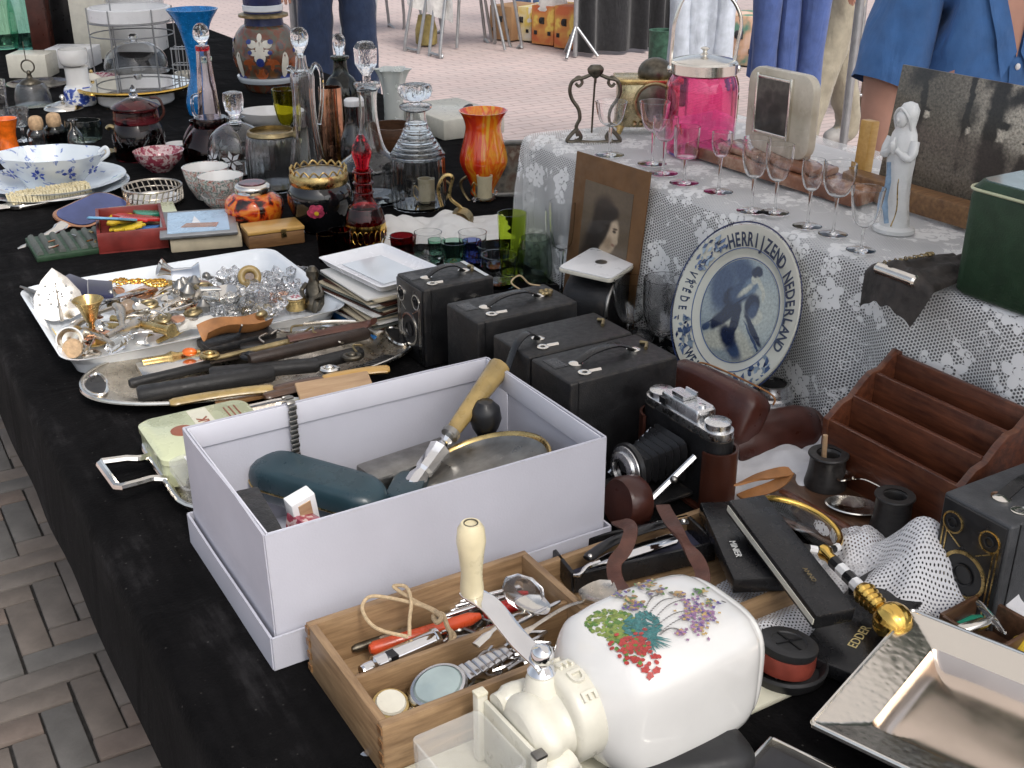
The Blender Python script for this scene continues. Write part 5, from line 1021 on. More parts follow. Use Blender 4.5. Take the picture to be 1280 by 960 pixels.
# heap of crystal lustre drops
rb = random.Random(12)
def drop_mesh(i):
    g = G(); s = (.006, .0075, .009)[i]; g.lathe([(0, -s*1.4), (s, -s*.2), (s*.7, s*.8), (0, s*1.2)], 6); return g.mesh('crystal_drop', 'crystal', ang=10)
dms = [drop_mesh(i) for i in range(3)]
for k in range(150):
    X = rb.triangular(245, 405, 330); Y = rb.uniform(337, 392); hgt_ = max(0, 1-((X-322)/90)**2)*max(0, 1-((Y-358)/40)**2)
    if (X-260)*.12+Y < 338 or Y > 395-(X-330)*.25 and X > 330: continue
    o = bpy.data.objects.new('crystal_drop', dms[k % 3]); COL.objects.link(o); o.location = px(X, Y, .014+rb.random()*.03*hgt_); o.rotation_euler = (rb.uniform(0, 6), rb.uniform(0, 6), rb.uniform(0, 6)); tag(o, 'faceted crystal lustre drop in the heap on the enamel tray', 'crystal drop', 'crystal drops heaped on the tray')
r = thing('horn_ring', 'dark horn ring stopper standing in the crystal heap', 'ring', px(312, 346, .04), 0, rot=(R(60), 0, R(15))); g = G(); g.tube([(.0125*cos(t*PI/12), .0125*sin(t*PI/12), 0) for t in range(24)], .0055, 10, True); g.build('ring', 'horn', r); g = G(); g.lathe([(0, 0), (.010, 0), (.010, .001), (0, .001)], 20); g.build('ring_inside', 'brown', r, loc=(0, 0, -.003))
for (X, Y, lab, col) in ((370, 386, 'round porcelain pill box with a painted flower lid', 'porcelain'),):
    r = thing('pill_box', lab, 'box', px(X, Y, .012), 0); g = G(); g.lathe([(0, 0), (.014, 0), (.015, .002), (.015, .012)], 28); g.lathe([(.015, .012), (.0155, .013), (.015, .016), (.010, .018), (0, .0185)], 28); g.build('case', 'brass', r); g = G(); g.lathe([(.0, .0188), (.012, .0178), (.012, .0185), (0, .0195)], 24); g.build('lid_plaque', 'porcelain', r)
    g = G(); [g.add([(.0015*cos(a), .0015*sin(a), .0196), (.005*cos(a+.35), .005*sin(a+.35), .0196), (.009*cos(a), .009*sin(a), .0193), (.005*cos(a-.35), .005*sin(a-.35), .0196)], [(0, 1, 2, 3)]) for a in [k*PI/3 for k in range(6)]]; g.build('flower', 'petal', r, fix=False)
r = thing('bronze_figure', 'little dark bronze figure sitting at the tray corner', 'figurine', px(394, 384, .01), R(-20)); g = G()
g.loft([[(w_*cos(a)*1.1, w_*sin(a)*.9+o_, z) for a in [2*PI*i/14 for i in range(14)]] for z, w_, o_ in ((0, .018, 0), (.01, .019, 0), (.02, .013, .002), (.032, .012, .003), (.040, .008, .002), (.044, .006, .0), (.050, .009, -.001), (.058, .009, -.001), (.064, .004, 0))]); g.build('body', 'bronze', r)
for s in (-1, 1): g = G(); g.tube(crom([(s*.011, 0, .036), (s*.017, -.006, .026), (s*.008, -.016, .020)], 4), [.004, .0035, .003], 8); g.build('arm', 'bronze', r); g = G(); g.tube(crom([(s*.008, -.004, .012), (s*.014, -.02, .014), (s*.012, -.024, .002)], 4), [.006, .005, .004], 8); g.build('leg', 'bronze', r)
odd('gilt_plaque', 'tiny gilt picture plaque leaning in the tray', 'plaque', 324, 388, .022, lambda g: g.box((0, 0, 0), (.028, .022, .003)), 'paper_old', (R(22), R(-8), R(25)), bev=.001)
odd('gilt_card', 'gilt card under the little plaque', 'card', 324, 388, .020, lambda g: g.box((0, 0, 0), (.034, .027, .003)), 'brass', (R(22), R(-8), R(25)), bev=.001)
stick('bone_carving', 'carved bone fish lying at the front of the tray', 'carving', (220, 410), (300, 398), .022, lambda g, L: g.tube(crom([(-L/2, 0, 0), (-L*.35, 0, .003), (-L*.2, 0, .001), (0, 0, .003), (L*.2, 0, .001), (L/2, 0, 0)], 4), [.004]+[.009]*5+[.007]*4+[.009]*4+[.006]*5+[.003]*2, 10, flat=.6), 'bone')
stick('needle', 'long thin steel hatpin across the tray', 'hatpin', (188, 397), (258, 374), .036, lambda g, L: g.tube([(-L/2, 0, 0), (L/2, 0, 0)], [.0007, .0018], 6), 'chrome')
rb = random.Random(21)
KN = [('spoon', 'silver', 'spoon'), ('tongs', 'silver', 'tongs'), ('buckle', 'silver_old', 'buckle'), ('thimble', 'silver', 'thimble'), ('pen_holder', 'brass', 'pen holder'), ('knife_rest', 'pewter', 'knife rest'), ('badge', 'copper', 'badge'), ('bottle', 'clear', 'bottle')]
def spoon_g(g, L, w=.011):
    g.loft([[(x, y*k*w, z+abs(y)*.003) for y in (-1, -.6, 0, .6, 1)]+[(x, y*k*w, z-.0016+y*y*.003) for y in (1, .6, 0, -.6, -1)] for x, k, z in [(-L*.5+L*.30*t, max(.12, math.sqrt(max(0, 1-(2*t-1)**2))), .002-.004*sin(PI*t)) for t in [i/8 for i in range(9)]]])
    g.tube(crom([(-L*.21, 0, .001), (0, 0, .006), (L*.35, 0, .004), (L*.5, 0, .002)], 4), [.0018]*4+[.002]*4+[.004]*5, 8, flat=.4, up=(0, 0, 1))
# oddments spread over the rest of the tray, each its own thing
spots = [((150, 384), (190, 376)), ((190, 372), (222, 360)), ((205, 386), (238, 380)), ((160, 408), (150, 392)), ((126, 402), (150, 410)), ((215, 396), (246, 392)), ((236, 360), (262, 352)), ((120, 444), (152, 432)), ((150, 424), (186, 418)), ((238, 376), (252, 390)), ((100, 446), (124, 438)), ((174, 392), (196, 404)), ((200, 352), (222, 356)), ((255, 346), (285, 352)), ((140, 360), (150, 372)), ((92, 408), (108, 428)), ((180, 430), (186, 424)), ((286, 392), (304, 384)), ((60, 384), (72, 374)), ((290, 352), (310, 366)), ((196, 424), (240, 408)), ((166, 376), (184, 386)), ((340, 370), (356, 380))]
what = ['silver spoon with bowl turned down', 'pair of narrow silver tongs', 'mottled silver strap buckle', 'ridged silver thimble case', 'fluted brass pen holder', 'pewter knife rest with ball ends', 'oval copper badge', 'tiny clear scent phial']
where = ['beside the flat steel knife', 'under the gold chain', 'by the long hatpin', 'left of the brass pen case', 'at the foot of the brass goblet', 'near the bone fish', 'under the silver beaker', 'at the front rim of the enamel tray', 'behind the front rim of the enamel tray', 'against the cut glass inkwell', 'in the front corner of the enamel tray', 'crossing the brass pen case', 'behind the beaker at the rim', 'at the edge of the crystal heap', 'beside the coiled chain', 'leaning on the pepper pot', 'by the little plaque', 'next to the little plaque', 'at the back corner by the pierced server', 'between crystal drops and horn ring', 'along the front of the bone fish', 'in the middle of the enamel tray', 'on the crystal drops near the pill box']
for i, (a, b_) in enumerate(spots):
    kd = i % 8; nm, mm, cat_ = KN[kd]; z = .014+rb.random()*.014
    def f(g, L, kd=kd):
        L = max(L, .03)
        if kd == 0: spoon_g(g, L*1.3, .010)
        elif kd == 1: [g.tube(crom([(-L/2, 0, 0), (0, s*.006, .002), (L/2, s*.004, 0)], 4), .0025, 6, flat=.6) for s in (-1, 1)]
        elif kd == 2: g.tube([(x, y, 0) for x, y in rrect(L*.8, .02, .006, 4)], .0026, 8, True); g.cyl((0, -.01, 0), (0, .01, 0), .0016)
        elif kd == 3: g.lathe([(0, 0), (.008, 0), (.0085, .003), (.008, .02), (.004, .025), (0, .026)], 20, M=RT(0, R(80), 0))
        elif kd == 4: g.tube([(-L/2, 0, 0), (-L*.1, 0, 0), (0, 0, 0), (L/2, 0, 0)], [.003, .0045, .006, .0035], 10)
        elif kd == 5: g.tube([(-L*.35, 0, 0), (L*.35, 0, 0)], .0035, 8); g.ball((-L*.4, 0, 0), .007); g.ball((L*.4, 0, 0), .007)
        elif kd == 6: g.lathe([(0, 0), (.012, 0), (.013, .002), (.009, .004), (0, .0055)], 24, sx=1.3)
        else: g.lathe([(0, 0), (.008, 0), (.009, .004), (.009, .024), (.004, .03), (.004, .036), (.006, .038), (0, .038)], 20, M=RT(0, R(84), 0))
    stick(nm, what[kd]+' '+where[i], cat_, a, b_, z, f, mm, tilt=rb.uniform(-.15, .15), roll=rb.uniform(-.2, .2))
rb = random.Random(33)
def clutter(nm, lab, cat_, grp, n, m, fn, zone, sc_=1.0):
    g0 = G(); fn(g0); me = g0.mesh(nm, m)
    for k in range(n):
        o = bpy.data.objects.new(nm, me); COL.objects.link(o); X = rb.uniform(zone[0], zone[1]); t = (X-zone[0])/(zone[1]-zone[0]); lo = zone[2]+(zone[4]-zone[2])*t; hi = zone[3]+(zone[5]-zone[3])*t
        o.location = px(X, rb.uniform(lo, hi), .016+rb.random()*.020); o.rotation_euler = (rb.uniform(-.3, .3), rb.uniform(-.15, .15), rb.uniform(0, 6.3)); o.scale = (sc_*rb.uniform(.85, 1.2),)*3; tag(o, lab, cat_, grp)
ZN = (108, 262, 384, 430, 354, 396)
clutter('tea_spoon', 'small silver teaspoon tangled in the heap on the enamel tray', 'spoon', 'teaspoons in the tray heap', 10, 'silver', lambda g: spoon_g(g, .085, .010), ZN)
clutter('brooch', 'little gilt brooch half buried in the tray heap', 'brooch', 'brooches in the tray heap', 8, 'brass_old', lambda g: (g.tube([(.011*cos(a), .008*sin(a), 0) for a in [2*PI*i/14 for i in range(14)]], .003, 7, True), g.ball((0, 0, .001), (.007, .005, .003))), ZN)
clutter('medallion', 'round pinkish copper medallion in the tray heap', 'medallion', 'medallions in the tray heap', 7, 'copper', lambda g: g.lathe([(0, 0), (.011, 0), (.012, .0015), (.009, .003), (0, .0025)], 22), ZN)
clutter('pewter_cup', 'dull pewter cap lying in the tray heap', 'cap', 'pewter caps in the tray heap', 8, 'pewter', lambda g: g.lathe([(0, 0), (.010, 0), (.011, .010), (.007, .014), (.003, .02), (0, .02)], 20), ZN)
clutter('butter_spreader', 'silver pistol grip spreader in the tray heap', 'spreader', 'spreaders in the tray heap', 9, 'silver_old', lambda g: g.tube(crom([(-.035, 0, 0), (-.01, 0, .002), (.02, 0, 0), (.036, .004, 0)], 4), [.004]*4+[.006]*4+[.008]*3+[.006]*2, 10, flat=.7), ZN)
clutter('glass_bead', 'cloudy glass bead in the tray heap', 'bead', 'glass beads in the tray heap', 8, 'frost', lambda g: g.ball((0, 0, 0), (.011, .009, .008), nu=10, nv=6), ZN)
boxobj('card_case', 'dark blue velvet jewel case lying open on the tray rim', 'case', px(98, 366, .026), (.045, .07, .012), 'navy_velvet', TA+R(35), .002, tilt=(R(10), R(-6)))
boxobj('card_case', 'second dark blue case flap beside the first on the tray', 'case', px(125, 368, .03), (.035, .05, .012), 'navy_velvet', TA-R(10), .002, tilt=(R(8), R(12)))
boxobj('slide_box', 'grey brown slip of board at the tray corner behind the pierced server', 'board', px(44, 366, .034), (.02, .055, .003), 'pewter', TA+R(20), .0008, tilt=(0, R(30)))
boxobj('price_label', 'thin yellow label strip lying along the left tray side', 'label', px(66, 418, .008), (.008, .04, .002), 'yellow', TA, .0005)
boxobj('agate_brooch', 'pink agate slab near the steel knife', 'stone', px(176, 372, .012), (.05, .03, .012), 'copper', TA+.5, .004); boxobj('agate_brooch', 'pale pinkish shell piece beside the brass goblet', 'stone', px(170, 392, .02), (.03, .022, .012), 'palewood', TA-.3, .004)
odd('pendant', 'green glass pendant at the front corner of the enamel tray', 'pendant', 92, 440, .010, lambda g: g.ball((0, 0, .004), (.009, .007, .005)), 'greenplastic')

# ---- oval silver tray with cased razors
co = (px(100, 492, .01)+px(515, 424, .01))/2; co.z = TZ; dvec = px(515, 424, .01)-px(100, 492, .01); yo = math.atan2(dvec.y, dvec.x); LO = dvec.length
ov = thing('oval_tray', 'oval silver tray with pierced hand holes and gallery, full of razors', 'tray', co, yo)
WO = LO*.5
def ovp(k, z, dk=0): return [((LO/2*k+dk)*math.copysign(abs(cos(a))**.92, cos(a)), (WO/2*k+dk)*math.copysign(abs(sin(a))**.92, sin(a)), z) for a in [2*PI*i/96 for i in range(96)]]
g = G(); g.loft([ovp(.74, .003), ovp(.80, .0045), ovp(.86, .012), ovp(.98, .0155), ovp(1.0, .0165), ovp(.995, .0185), ovp(.975, .0178), ovp(.855, .0148), ovp(.79, .0065), ovp(.73, .005)]); g.build('tray_body', 'silver_old', ov)
g = G(); g.tube([Vector(p) for p in ovp(.99, .0185)], .0022, 6, True); g.build('rim_wire', 'silver', ov)
for s in (-1, 1):
    g = G(); g.prism([(s*(LO*.445)+x, y) for x, y in [(.017*cos(a)*(1 if cos(a)*s > 0 else .5), .032*sin(a)) for a in [2*PI*i/20 for i in range(20)]]], .0155, .0182); g.build('hand_hole', 'black', ov)
    g = G(); g.tube([(s*LO*.445+.0185*cos(a)*(1 if cos(a)*s > 0 else .5), .034*sin(a), .0185) for a in [2*PI*i/24 for i in range(24)]], .0022, 6, True); g.build('hole_rim', 'silver', ov)
for k in range(34):
    a = -PI/2-.2+k*.035; g = G(); g.box((LO/2*.925*cos(a), WO/2*.925*sin(a), .0172), (.0034, .016, .0012), rz=a+PI/2); g.build('pierced_slot', 'black', ov)
mat('razorcase', (.014, .0135, .0135), .5, var=.3, vs=50, bmp=.4, bs=500); mat('razorcase_brown', (.030, .019, .014), .5, var=.3, vs=50, bmp=.4, bs=500)
def case_g(w=.024, h=.017): 
    def f(g, L): g.loft([[(x, y*k, z*k+.0) for y, z in rrect(w, h, h*.45, 4)] for x, k in ((-L/2, .8), (-L/2+.004, 1), (L/2-.004, 1), (L/2, .8))])
    return f
stick('razor_case', 'long dark grey razor case, nearest the front rim of the oval tray', 'razor case', (172, 494), (342, 466), .022, case_g(.026, .020), 'razorcase')
stick('razor_case', 'dark grey razor case lying behind the front one on the oval tray', 'razor case', (262, 468), (398, 456), .024, case_g(.022, .017), 'razorcase')
stick('razor_case', 'grey green razor case with wire clip toward the right hand hole', 'razor case', (380, 458), (452, 440), .022, case_g(.020, .015), 'razorcase')
stick('razor_case', 'brown black razor case topmost across the middle of the oval tray', 'razor case', (312, 450), (460, 416), .034, case_g(.018, .016), 'razorcase_brown')
stick('razor_case', 'narrow black case at the back left of the oval tray', 'razor case', (162, 480), (262, 456), .020, case_g(.014, .012), 'razorcase')
def folded_rz(g, L): g.tube(crom([(-L/2, .0, 0), (-L*.2, .003, 0), (L*.2, .002, 0), (L/2, -.004, 0)], 5), [.006]+[.009]*9+[.0095]*5+[.006], 10, flat=.5, up=(0, 0, 1))
stick('straight_razor', 'closed razor with mottled horn scales along the front of the oval tray', 'razor', (212, 504), (342, 484), .022, folded_rz, 'horn')
stick('straight_razor', 'closed razor with dark wooden scales and yellow boxwood tail', 'razor', (342, 488), (408, 474), .022, folded_rz, 'walnut')
stick('straight_razor', 'yellow boxwood handle projecting over the right of the oval tray', 'razor', (404, 474), (486, 460), .024, folded_rz, 'boxwood')
stick('straight_razor', 'bright steel razor blade at the back of the oval tray', 'razor', (342, 414), (430, 408), .024, lambda g, L: (g.box((0, 0, 0), (L, .014, .0025)), g.cyl((-L/2, 0, 0), (-L*.62, 0, 0), .003)), 'chrome')
stick('cut_rod', 'slim silver rod case with ornate amber joint in the oval tray', 'rod', (178, 452), (250, 440), .022, lambda g, L: g.tube([(-L/2, 0, 0), (-L*.1, 0, 0), (0, 0, 0), (.1*L, 0, 0), (L/2, 0, 0)], [.004, .005, .008, .005, .004], 10), 'brass')
odd('amber_bead', 'amber coloured bead on the slim rod', 'bead', 237, 440, .03, lambda g: g.ball((0, 0, 0), (.010, .006, .006)), 'orange_glass')
boxobj('cigarette_case', 'flat silver case with bright edge at the left of the oval tray', 'case', px(216, 462, .012), (.085, .045, .010), 'silver', yo+R(4), .002)
r = thing('leather_pouch', 'small tan leather pouch with metal band lying on the tray rim', 'pouch', px(296, 420, .03), yo+R(14)); 
g = G(); g.grid(lambda a, t: ((a-.5)*.095, (t-.5)*.036, .004+.018*(2*abs(t-.5))**1.6+.004*sin(a*6)), 16, 12); g.build('flap', 'tan_leather', r); g = G(); g.box((0, 0, -.004), (.10, .040, .012)); g.build('case', 'black_leather', r, bev=.003); g = G(); g.tube([(0, -.02, .022), (0, -.01, .009), (0, .0, .0055), (0, .01, .009), (0, .02, .022)], .0014, 6); g.build('band', 'silver', r)
g = G(); g.ball((.045, .012, .016), (.009, .006, .007)); g.build('clasp', 'brass_old', r)
for (X, Y, z, m, lab) in ((312, 445, .028, 'black', 'dark round ring box among the razors'), (404, 414, .03, 'bronze', 'small bronze buckle at the back of the oval tray'), (440, 446, .030, 'bronze', 'dark bronze clip by the grey green razor case'), (412, 462, .024, 'silver', 'silver ring link on the oval tray'), (262, 444, .032, 'brass', 'brass screw eye by the amber rod')):
    g = G(); g.tube([(.010*cos(a), .008*sin(a), 0) for a in [2*PI*i/16 for i in range(16)]], .0035, 8, True); g.ball((0, 0, .003), (.006, .005, .004)); o = g.build('trinket', m, loc=px(X, Y, z)); tag(o, lab, 'trinket')
stick('leather_strop', 'reddish brown leather strop with curled end toward the right hand hole', 'strop', (360, 424), (466, 408), .028, lambda g, L: g.tube(crom([(-L/2, 0, 0), (0, 0, .003), (L*.4, 0, .004), (L*.5, -.006, .010)], 5), .0105, 10, flat=.4, up=(0, 0, 1)), 'strap')
stick('brass_ruler', 'narrow brass mounted rod behind the dark razor cases', 'rod', (268, 448), (372, 424), .026, lambda g, L: g.tube([(-L/2, 0, 0), (L/2, 0, 0)], [.003, .004], 8), 'brass_old')
stick('razor_case', 'black tapered case under the tan pouch', 'razor case', (300, 436), (372, 426), .022, case_g(.018, .012), 'razorcase')
stick('razor_case', 'short brown case showing between the pouch and the dark razors', 'razor case', (250, 452), (312, 440), .018, case_g(.016, .010), 'razorcase_brown')
stick('paper_knife', 'long bright steel strip under the razors at the back of the oval tray', 'knife', (300, 412), (362, 402), .016, lambda g, L: g.box((0, 0, 0), (L, .016, .002)), 'steel')
stick('straight_razor', 'second dark wooden razor lying tight beside the boxwood one', 'razor', (330, 496), (420, 478), .020, folded_rz, 'walnut')
stick('flat_stick', 'brown flat stick beneath the front razor case', 'stick', (270, 506), (330, 494), .014, lambda g, L: g.box((0, 0, 0), (L, .012, .003)), 'brownwood')
for k, (X, Y) in enumerate(((350, 418), (372, 412), (330, 424), (392, 416), (420, 430), (446, 436))): odd('watch_part', 'bit of twisted wire and gilt chain among the razors', 'scrap', X, Y, .030, lambda g, k=k: g.tube(crom([(-.012, 0, 0), (-.004, .006, .004), (.004, -.004, .006), (.012, .004, .001)], 5), .0016, 6), 'brass_old' if k % 2 else 'silver_old', (0, 0, k*.9), grp='scraps among the razors')
stick('comb', 'flat brown comb leaning on the front of the oval tray and shoebox', 'comb', (372, 492), (464, 476), .03, lambda g, L: g.box((0, 0, 0), (L, .032, .005)), 'palewood', roll=R(25), bev=.002)
# ---- small silver tray with handle: tin, plastic box
hand_t = thing('handled_tray', 'small oblong silver gallery tray with square loop handle', 'tray', B(1.125, .345), TA)
W_, D_ = .212, .215
g = G(); rings = []
for (k, z) in ((-.02, .002), (-.008, .003), (0, .016), (.002, .019), (-.002, .019), (-.010, .006), (-.022, .005)): rings.append([(x, y, z) for x, y in rrect(W_+2*k, D_+2*k, .05+k, 7)])
g.loft(rings); g.build('tray_body', 'silver_old', hand_t); g = G(); g.tube([(x, y, .020) for x, y in rrect(W_+.002, D_+.002, .05, 7)], .0032, 8, True); g.build('rim_wire', 'silver', hand_t)
hx = -W_/2
g = G(); g.tube(crom([(hx+.002, .045, .02), (hx-.012, .040, .022), (hx-.025, .044, .024)], 4)+[Vector((hx-.05, .046, .026)), Vector((hx-.053, .042, .026)), Vector((hx-.05, -.016, .026)), Vector((hx-.046, -.02, .026))]+crom([(hx-.025, -.016, .024), (hx-.012, -.012, .022), (hx+.002, -.018, .02)], 4), .0045, 8); g.build('handle', 'silver', hand_t)
tn = thing('tobacco_tin', 'pale green hinged tin with brown crest lettering in the silver tray', 'tin', B(1.158, .300, .008), TA)
g = G(); g.loft([[(x, y, z) for x, y in rrect(.122+k, .108+k, .014, 5)] for z, k in ((0, -.004), (.002, 0), (.026, 0), (.028, .003), (.034, .003), (.037, -.004))]); g.build('tin_body', 'tin_green', tn)
g = G(); g.box((.004, 0, .0373), (.022, .098, .0006)); g.build('pale_band', 'tin_pale', tn); g = G(); g.lathe([(0, 0), (.013, 0), (.013, .0006), (0, .0006)], 20, M=RT(t=(-.024, .004, .037))); g.build('crest', 'brown_ink', tn)
vs, fs = text_geo('TABAK', .017, .0003, .0003); g = G(); g.add(vs, fs, 0, RT(0, 0, R(90), (.004, -.002, .0378))); g.build('lettering', 'brown_ink', tn, fix=False); g = G(); [g.box((.045-.006*k, .01, .0374), (.0016, .055, .0005)) for k in range(3)]; g.build('small_print', 'brown_ink', tn)
pb = thing('plastic_box', 'clear lidded plastic box with dark bits inside the silver tray', 'box', B(1.066, .272, .006), TA)
g = G(); g.loft([[(x, y, z) for x, y in rrect(.058+k, .060+k, .012, 4)] for z, k in ((0, -.012), (.002, -.008), (.034, 0), (.034, .006), (.042, .006), (.046, -.004), (.0475, -.012))]); g.build('box_body', 'acrylic', pb)
g = G(); g.box((0, 0, .013), (.036, .040, .02)); g.build('contents', 'bronze', pb, bev=.004); g = G(); g.box((-.004, .008, .0482), (.026, .018, .0006)); g.build('sticker', 'white', pb)
# ---- white shoebox standing in its lid
SBu, SBv = (.778+1.0)/2, (.2385+.569)/2; BL, BWd, BH, th = .331, .222, .124, .0022
sb = thing('shoebox', 'open white cardboard shoebox standing in its lid', 'box', B(SBu, SBv), TA)
g = G(); g.box((0, 0, .0035), (BL, BWd, .002)); g.build('bottom', 'white_card_in', sb)
for (c, d, nm) in (((0, -BWd/2, BH/2+.004), (BL, th, BH), 's'), ((0, BWd/2, BH/2+.004), (BL, th, BH), 's'), ((-BL/2, 0, BH/2+.004), (th, BWd-th, BH), 's'), ((BL/2, 0, BH/2+.004), (th, BWd-th, BH), 's')):
    g = G(); g.box(c, d); o = g.build('wall', 'white_card', sb); warp_obj(o, .0016)
mat('white_fold', (.60, .60, .66), .6, var=.03)
for (c, d) in (((0, BWd/2-.0027, BH-.008), (BL-.006, .0016, .023)), ((0, -BWd/2+.0027, BH-.008), (BL-.006, .0016, .023)), ((BL/2-.0027, 0, BH-.008), (.0016, BWd-.008, .023)), ((-BL/2+.0027, 0, BH-.008), (.0016, BWd-.008, .023)), ((BL/2-.003, .085, .055), (.0016, .045, .10))):
    g = G(); g.box(c, d); g.build('turned_flap', 'white_fold', sb, bev=.0004)
ld = thing('cardboard_tray', 'white shoebox cover under the shoebox, its rim turned up', 'box cover', B(SBu, SBv), TA); q = .0055
g = G(); g.box((0, 0, .0012), (BL+2*q, BWd+2*q, .002)); g.build('panel', 'white_card', ld)
for (c, d) in (((0, -BWd/2-q, .017), (BL+2*q, th, .032)), ((0, BWd/2+q, .017), (BL+2*q, th, .032)), ((-BL/2-q, 0, .017), (th, BWd+2*q-th, .032)), ((BL/2+q, 0, .017), (th, BWd+2*q-th, .032))):
    g = G(); g.box(c, d); o = g.build('rim', 'white_card', ld); warp_obj(o, .0012)
SM = Matrix.Rotation(TA, 3, 'Z')
def sbp(x, y, z): return B(SBu, SBv, z)+SM @ Vector((x, y, 0))
# things in the shoebox (x across 33 cm, y back)
_c, _y, _l = lay((318, 596), (482, 630), .055); gc = thing('glasses_case', 'long dark teal spectacle case with rounded ends in the shoebox', 'case', _c, _y, rot=(R(10), R(2), _y-R(4))); gc.scale = (.92, .80, .95)
def gcase(g, L, z0, z1, s0, s1):
    g.loft([[(x*k, y*k, z) for x, y in rrect(L, .058, .027, 8)] for z, k in [(z0+(z1-z0)*t, s0+(s1-s0)*math.sqrt(max(0, 1-(1-t if s0 < s1 else t)**2)) if s0 != s1 else 1) for t in [i/6 for i in range(7)]]])
g = G(); gcase(g, .165, -.020, 0, .72, 1.0); g.build('lower_shell', 'teal_blue', gc); g = G(); g.loft([[(x*k, y*k, z) for x, y in rrect(.166, .059, .027, 8)] for z, k in ((.001, 1), (.008, 1), (.015, .965), (.020, .90), (.0235, .78), (.0245, .6))]); g.build('upper_shell', 'teal_blue', gc)
g = G(); g.tube([(x, y, .0005) for x, y in rrect(.167, .060, .027, 8)], .0011, 6, True); g.build('seam', 'brass', gc)
pt = thing('poker_tool', 'tapered horn handled carving steel with silver ferrule leaning out of the shoebox corner', 'sharpening steel', sbp(0, 0, 0), 0); pt.rotation_euler = (0, 0, 0)
tip = px(625, 458, .128); low = px(508, 618, .052); pt.location = low; dv = tip-low; dl = dv.length; qz = dv.to_track_quat('Z', 'Y'); pt.rotation_mode = 'QUATERNION'; pt.rotation_quaternion = qz
g = G(); g.lathe([(0, dl*.46), (.0075, dl*.46), (.0085, dl*.55), (.0105, dl*.8), (.0125, dl*.995), (.0120, dl), (0, dl)], 10); g.build('handle', 'horn', pt)
g = G(); g.lathe([(0, dl*.44), (.0095, dl*.44), (.0095, dl*.47), (.0085, dl*.475), (0, dl*.475)], 20); g.build('ferrule', 'pewter', pt)
g = G(); g.lathe([(0, dl*.03), (.006, dl*.03), (.010, dl*.06), (.0105, dl*.12), (.008, dl*.16), (.010, dl*.18), (.0105, dl*.30), (.012, dl*.34), (.006, dl*.365), (.004, dl*.39), (.0065, dl*.41), (.005, dl*.44), (0, dl*.44)], 8); g.build('socket', 'chrome', pt, ang=20)
g = G(); g.box((0, .001, dl*.05), (.022, .004, .02)); g.build('guard', 'chrome', pt, bev=.001)
hs_ = thing('hand_stamp', 'black turned hand stamp with ball grip in the shoebox corner', 'stamp', sbp(.126, .046, .022), TA); g = G(); g.lathe([(0, 0), (.034, 0), (.036, .006), (.035, .018), (.030, .026), (.014, .032), (.009, .038)], 32); g.build('base', 'black', hs_); g = G(); g.lathe([(.009, .038), (.0085, .050), (.014, .060), (.017, .070), (.015, .082), (.008, .089), (0, .090)], 28); g.build('grip', 'black', hs_)
rd = thing('round_frame', 'round grey dish with broad gilt rim leaning in the shoebox', 'dish', sbp(.082, -.028, .066), TA, rot=(R(-8), R(-14), TA)); g = G(); g.lathe([(0, 0), (.064, 0), (.070, .004), (.0705, .010), (.067, .011), (.060, .006), (0, .005)], 48); g.build('dish', 'pewter', rd); g = G(); g.tube([(.0695*cos(a), .0695*sin(a), .0115) for a in [2*PI*i/48 for i in range(48)]], .0032, 8, True, flat=.7); g.build('gilt_rim', 'brass', rd)
boxobj('pewter_box', 'grey metal lighter box lying in the shoebox beside the stamp', 'box', sbp(.045, .055, .026), (.11, .04, .040), 'pewter', TA+R(6), .004); boxobj('pewter_box', 'dark slanted block between spectacle case and lighter box', 'box', sbp(.018, .012, .022), (.055, .035, .042), 'teal_blue', TA+R(50), .006)
boxobj('card_wallet', 'dark brown wallet wedged at the left end of the shoebox', 'wallet', sbp(-.142, -.035, .005), (.022, .12, .092), 'black_leather', TA-R(5), .003); boxobj('playing_cards', 'pack of cards with pink and white back in the shoebox', 'cards', sbp(-.118, -.062, .030), (.020, .05, .068), 'redwhite', TA+R(14), .002, tilt=(0, R(10)))
mb = thing('matchbox', 'small matchbox with white edges and tan label in the shoebox', 'matchbox', px(380, 647, .088), TA+R(8), rot=(R(10), R(-12), TA+R(8))); g = G(); g.box((0, 0, 0), (.024, .014, .055)); g.build('sleeve', 'white', mb, bev=.001); g = G(); g.box((0, -.0075, 0), (.012, .001, .046)); g.build('label_panel', 'palewood', mb)
boxobj('notebook', 'dark ledger lying flat on the bottom of the shoebox under the oddments', 'notebook', sbp(.055, .0, .006), (.20, .19, .018), 'black_leather', TA+R(2), .002); boxobj('notebook', 'black notebook lying flat at the bottom front of the shoebox', 'notebook', sbp(-.03, -.065, .006), (.12, .075, .055), 'black_leather', TA+R(5), .002)
wb = thing('watch_strap', 'dark expanding watch strap hanging over the back shoebox wall', 'strap', sbp(-.06, BWd/2, 0), TA)
n_ = 0
for k, (y, z, a) in enumerate([(.012, .098+.008*i, 0) for i in range(4)]+[(.007, .1315, 50), (.0, .1335, 90), (-.006, .131, 130)]+[(-.008, .126-.0052*i, 180) for i in range(16)]):
    g = G(); g.box((0, 0, 0), (.0085, .0026, .0046)); g.build('link', 'pewter', wb, loc=(.0008*(k % 2), y, z), rot=(R(a), 0, 0), bev=.0007)

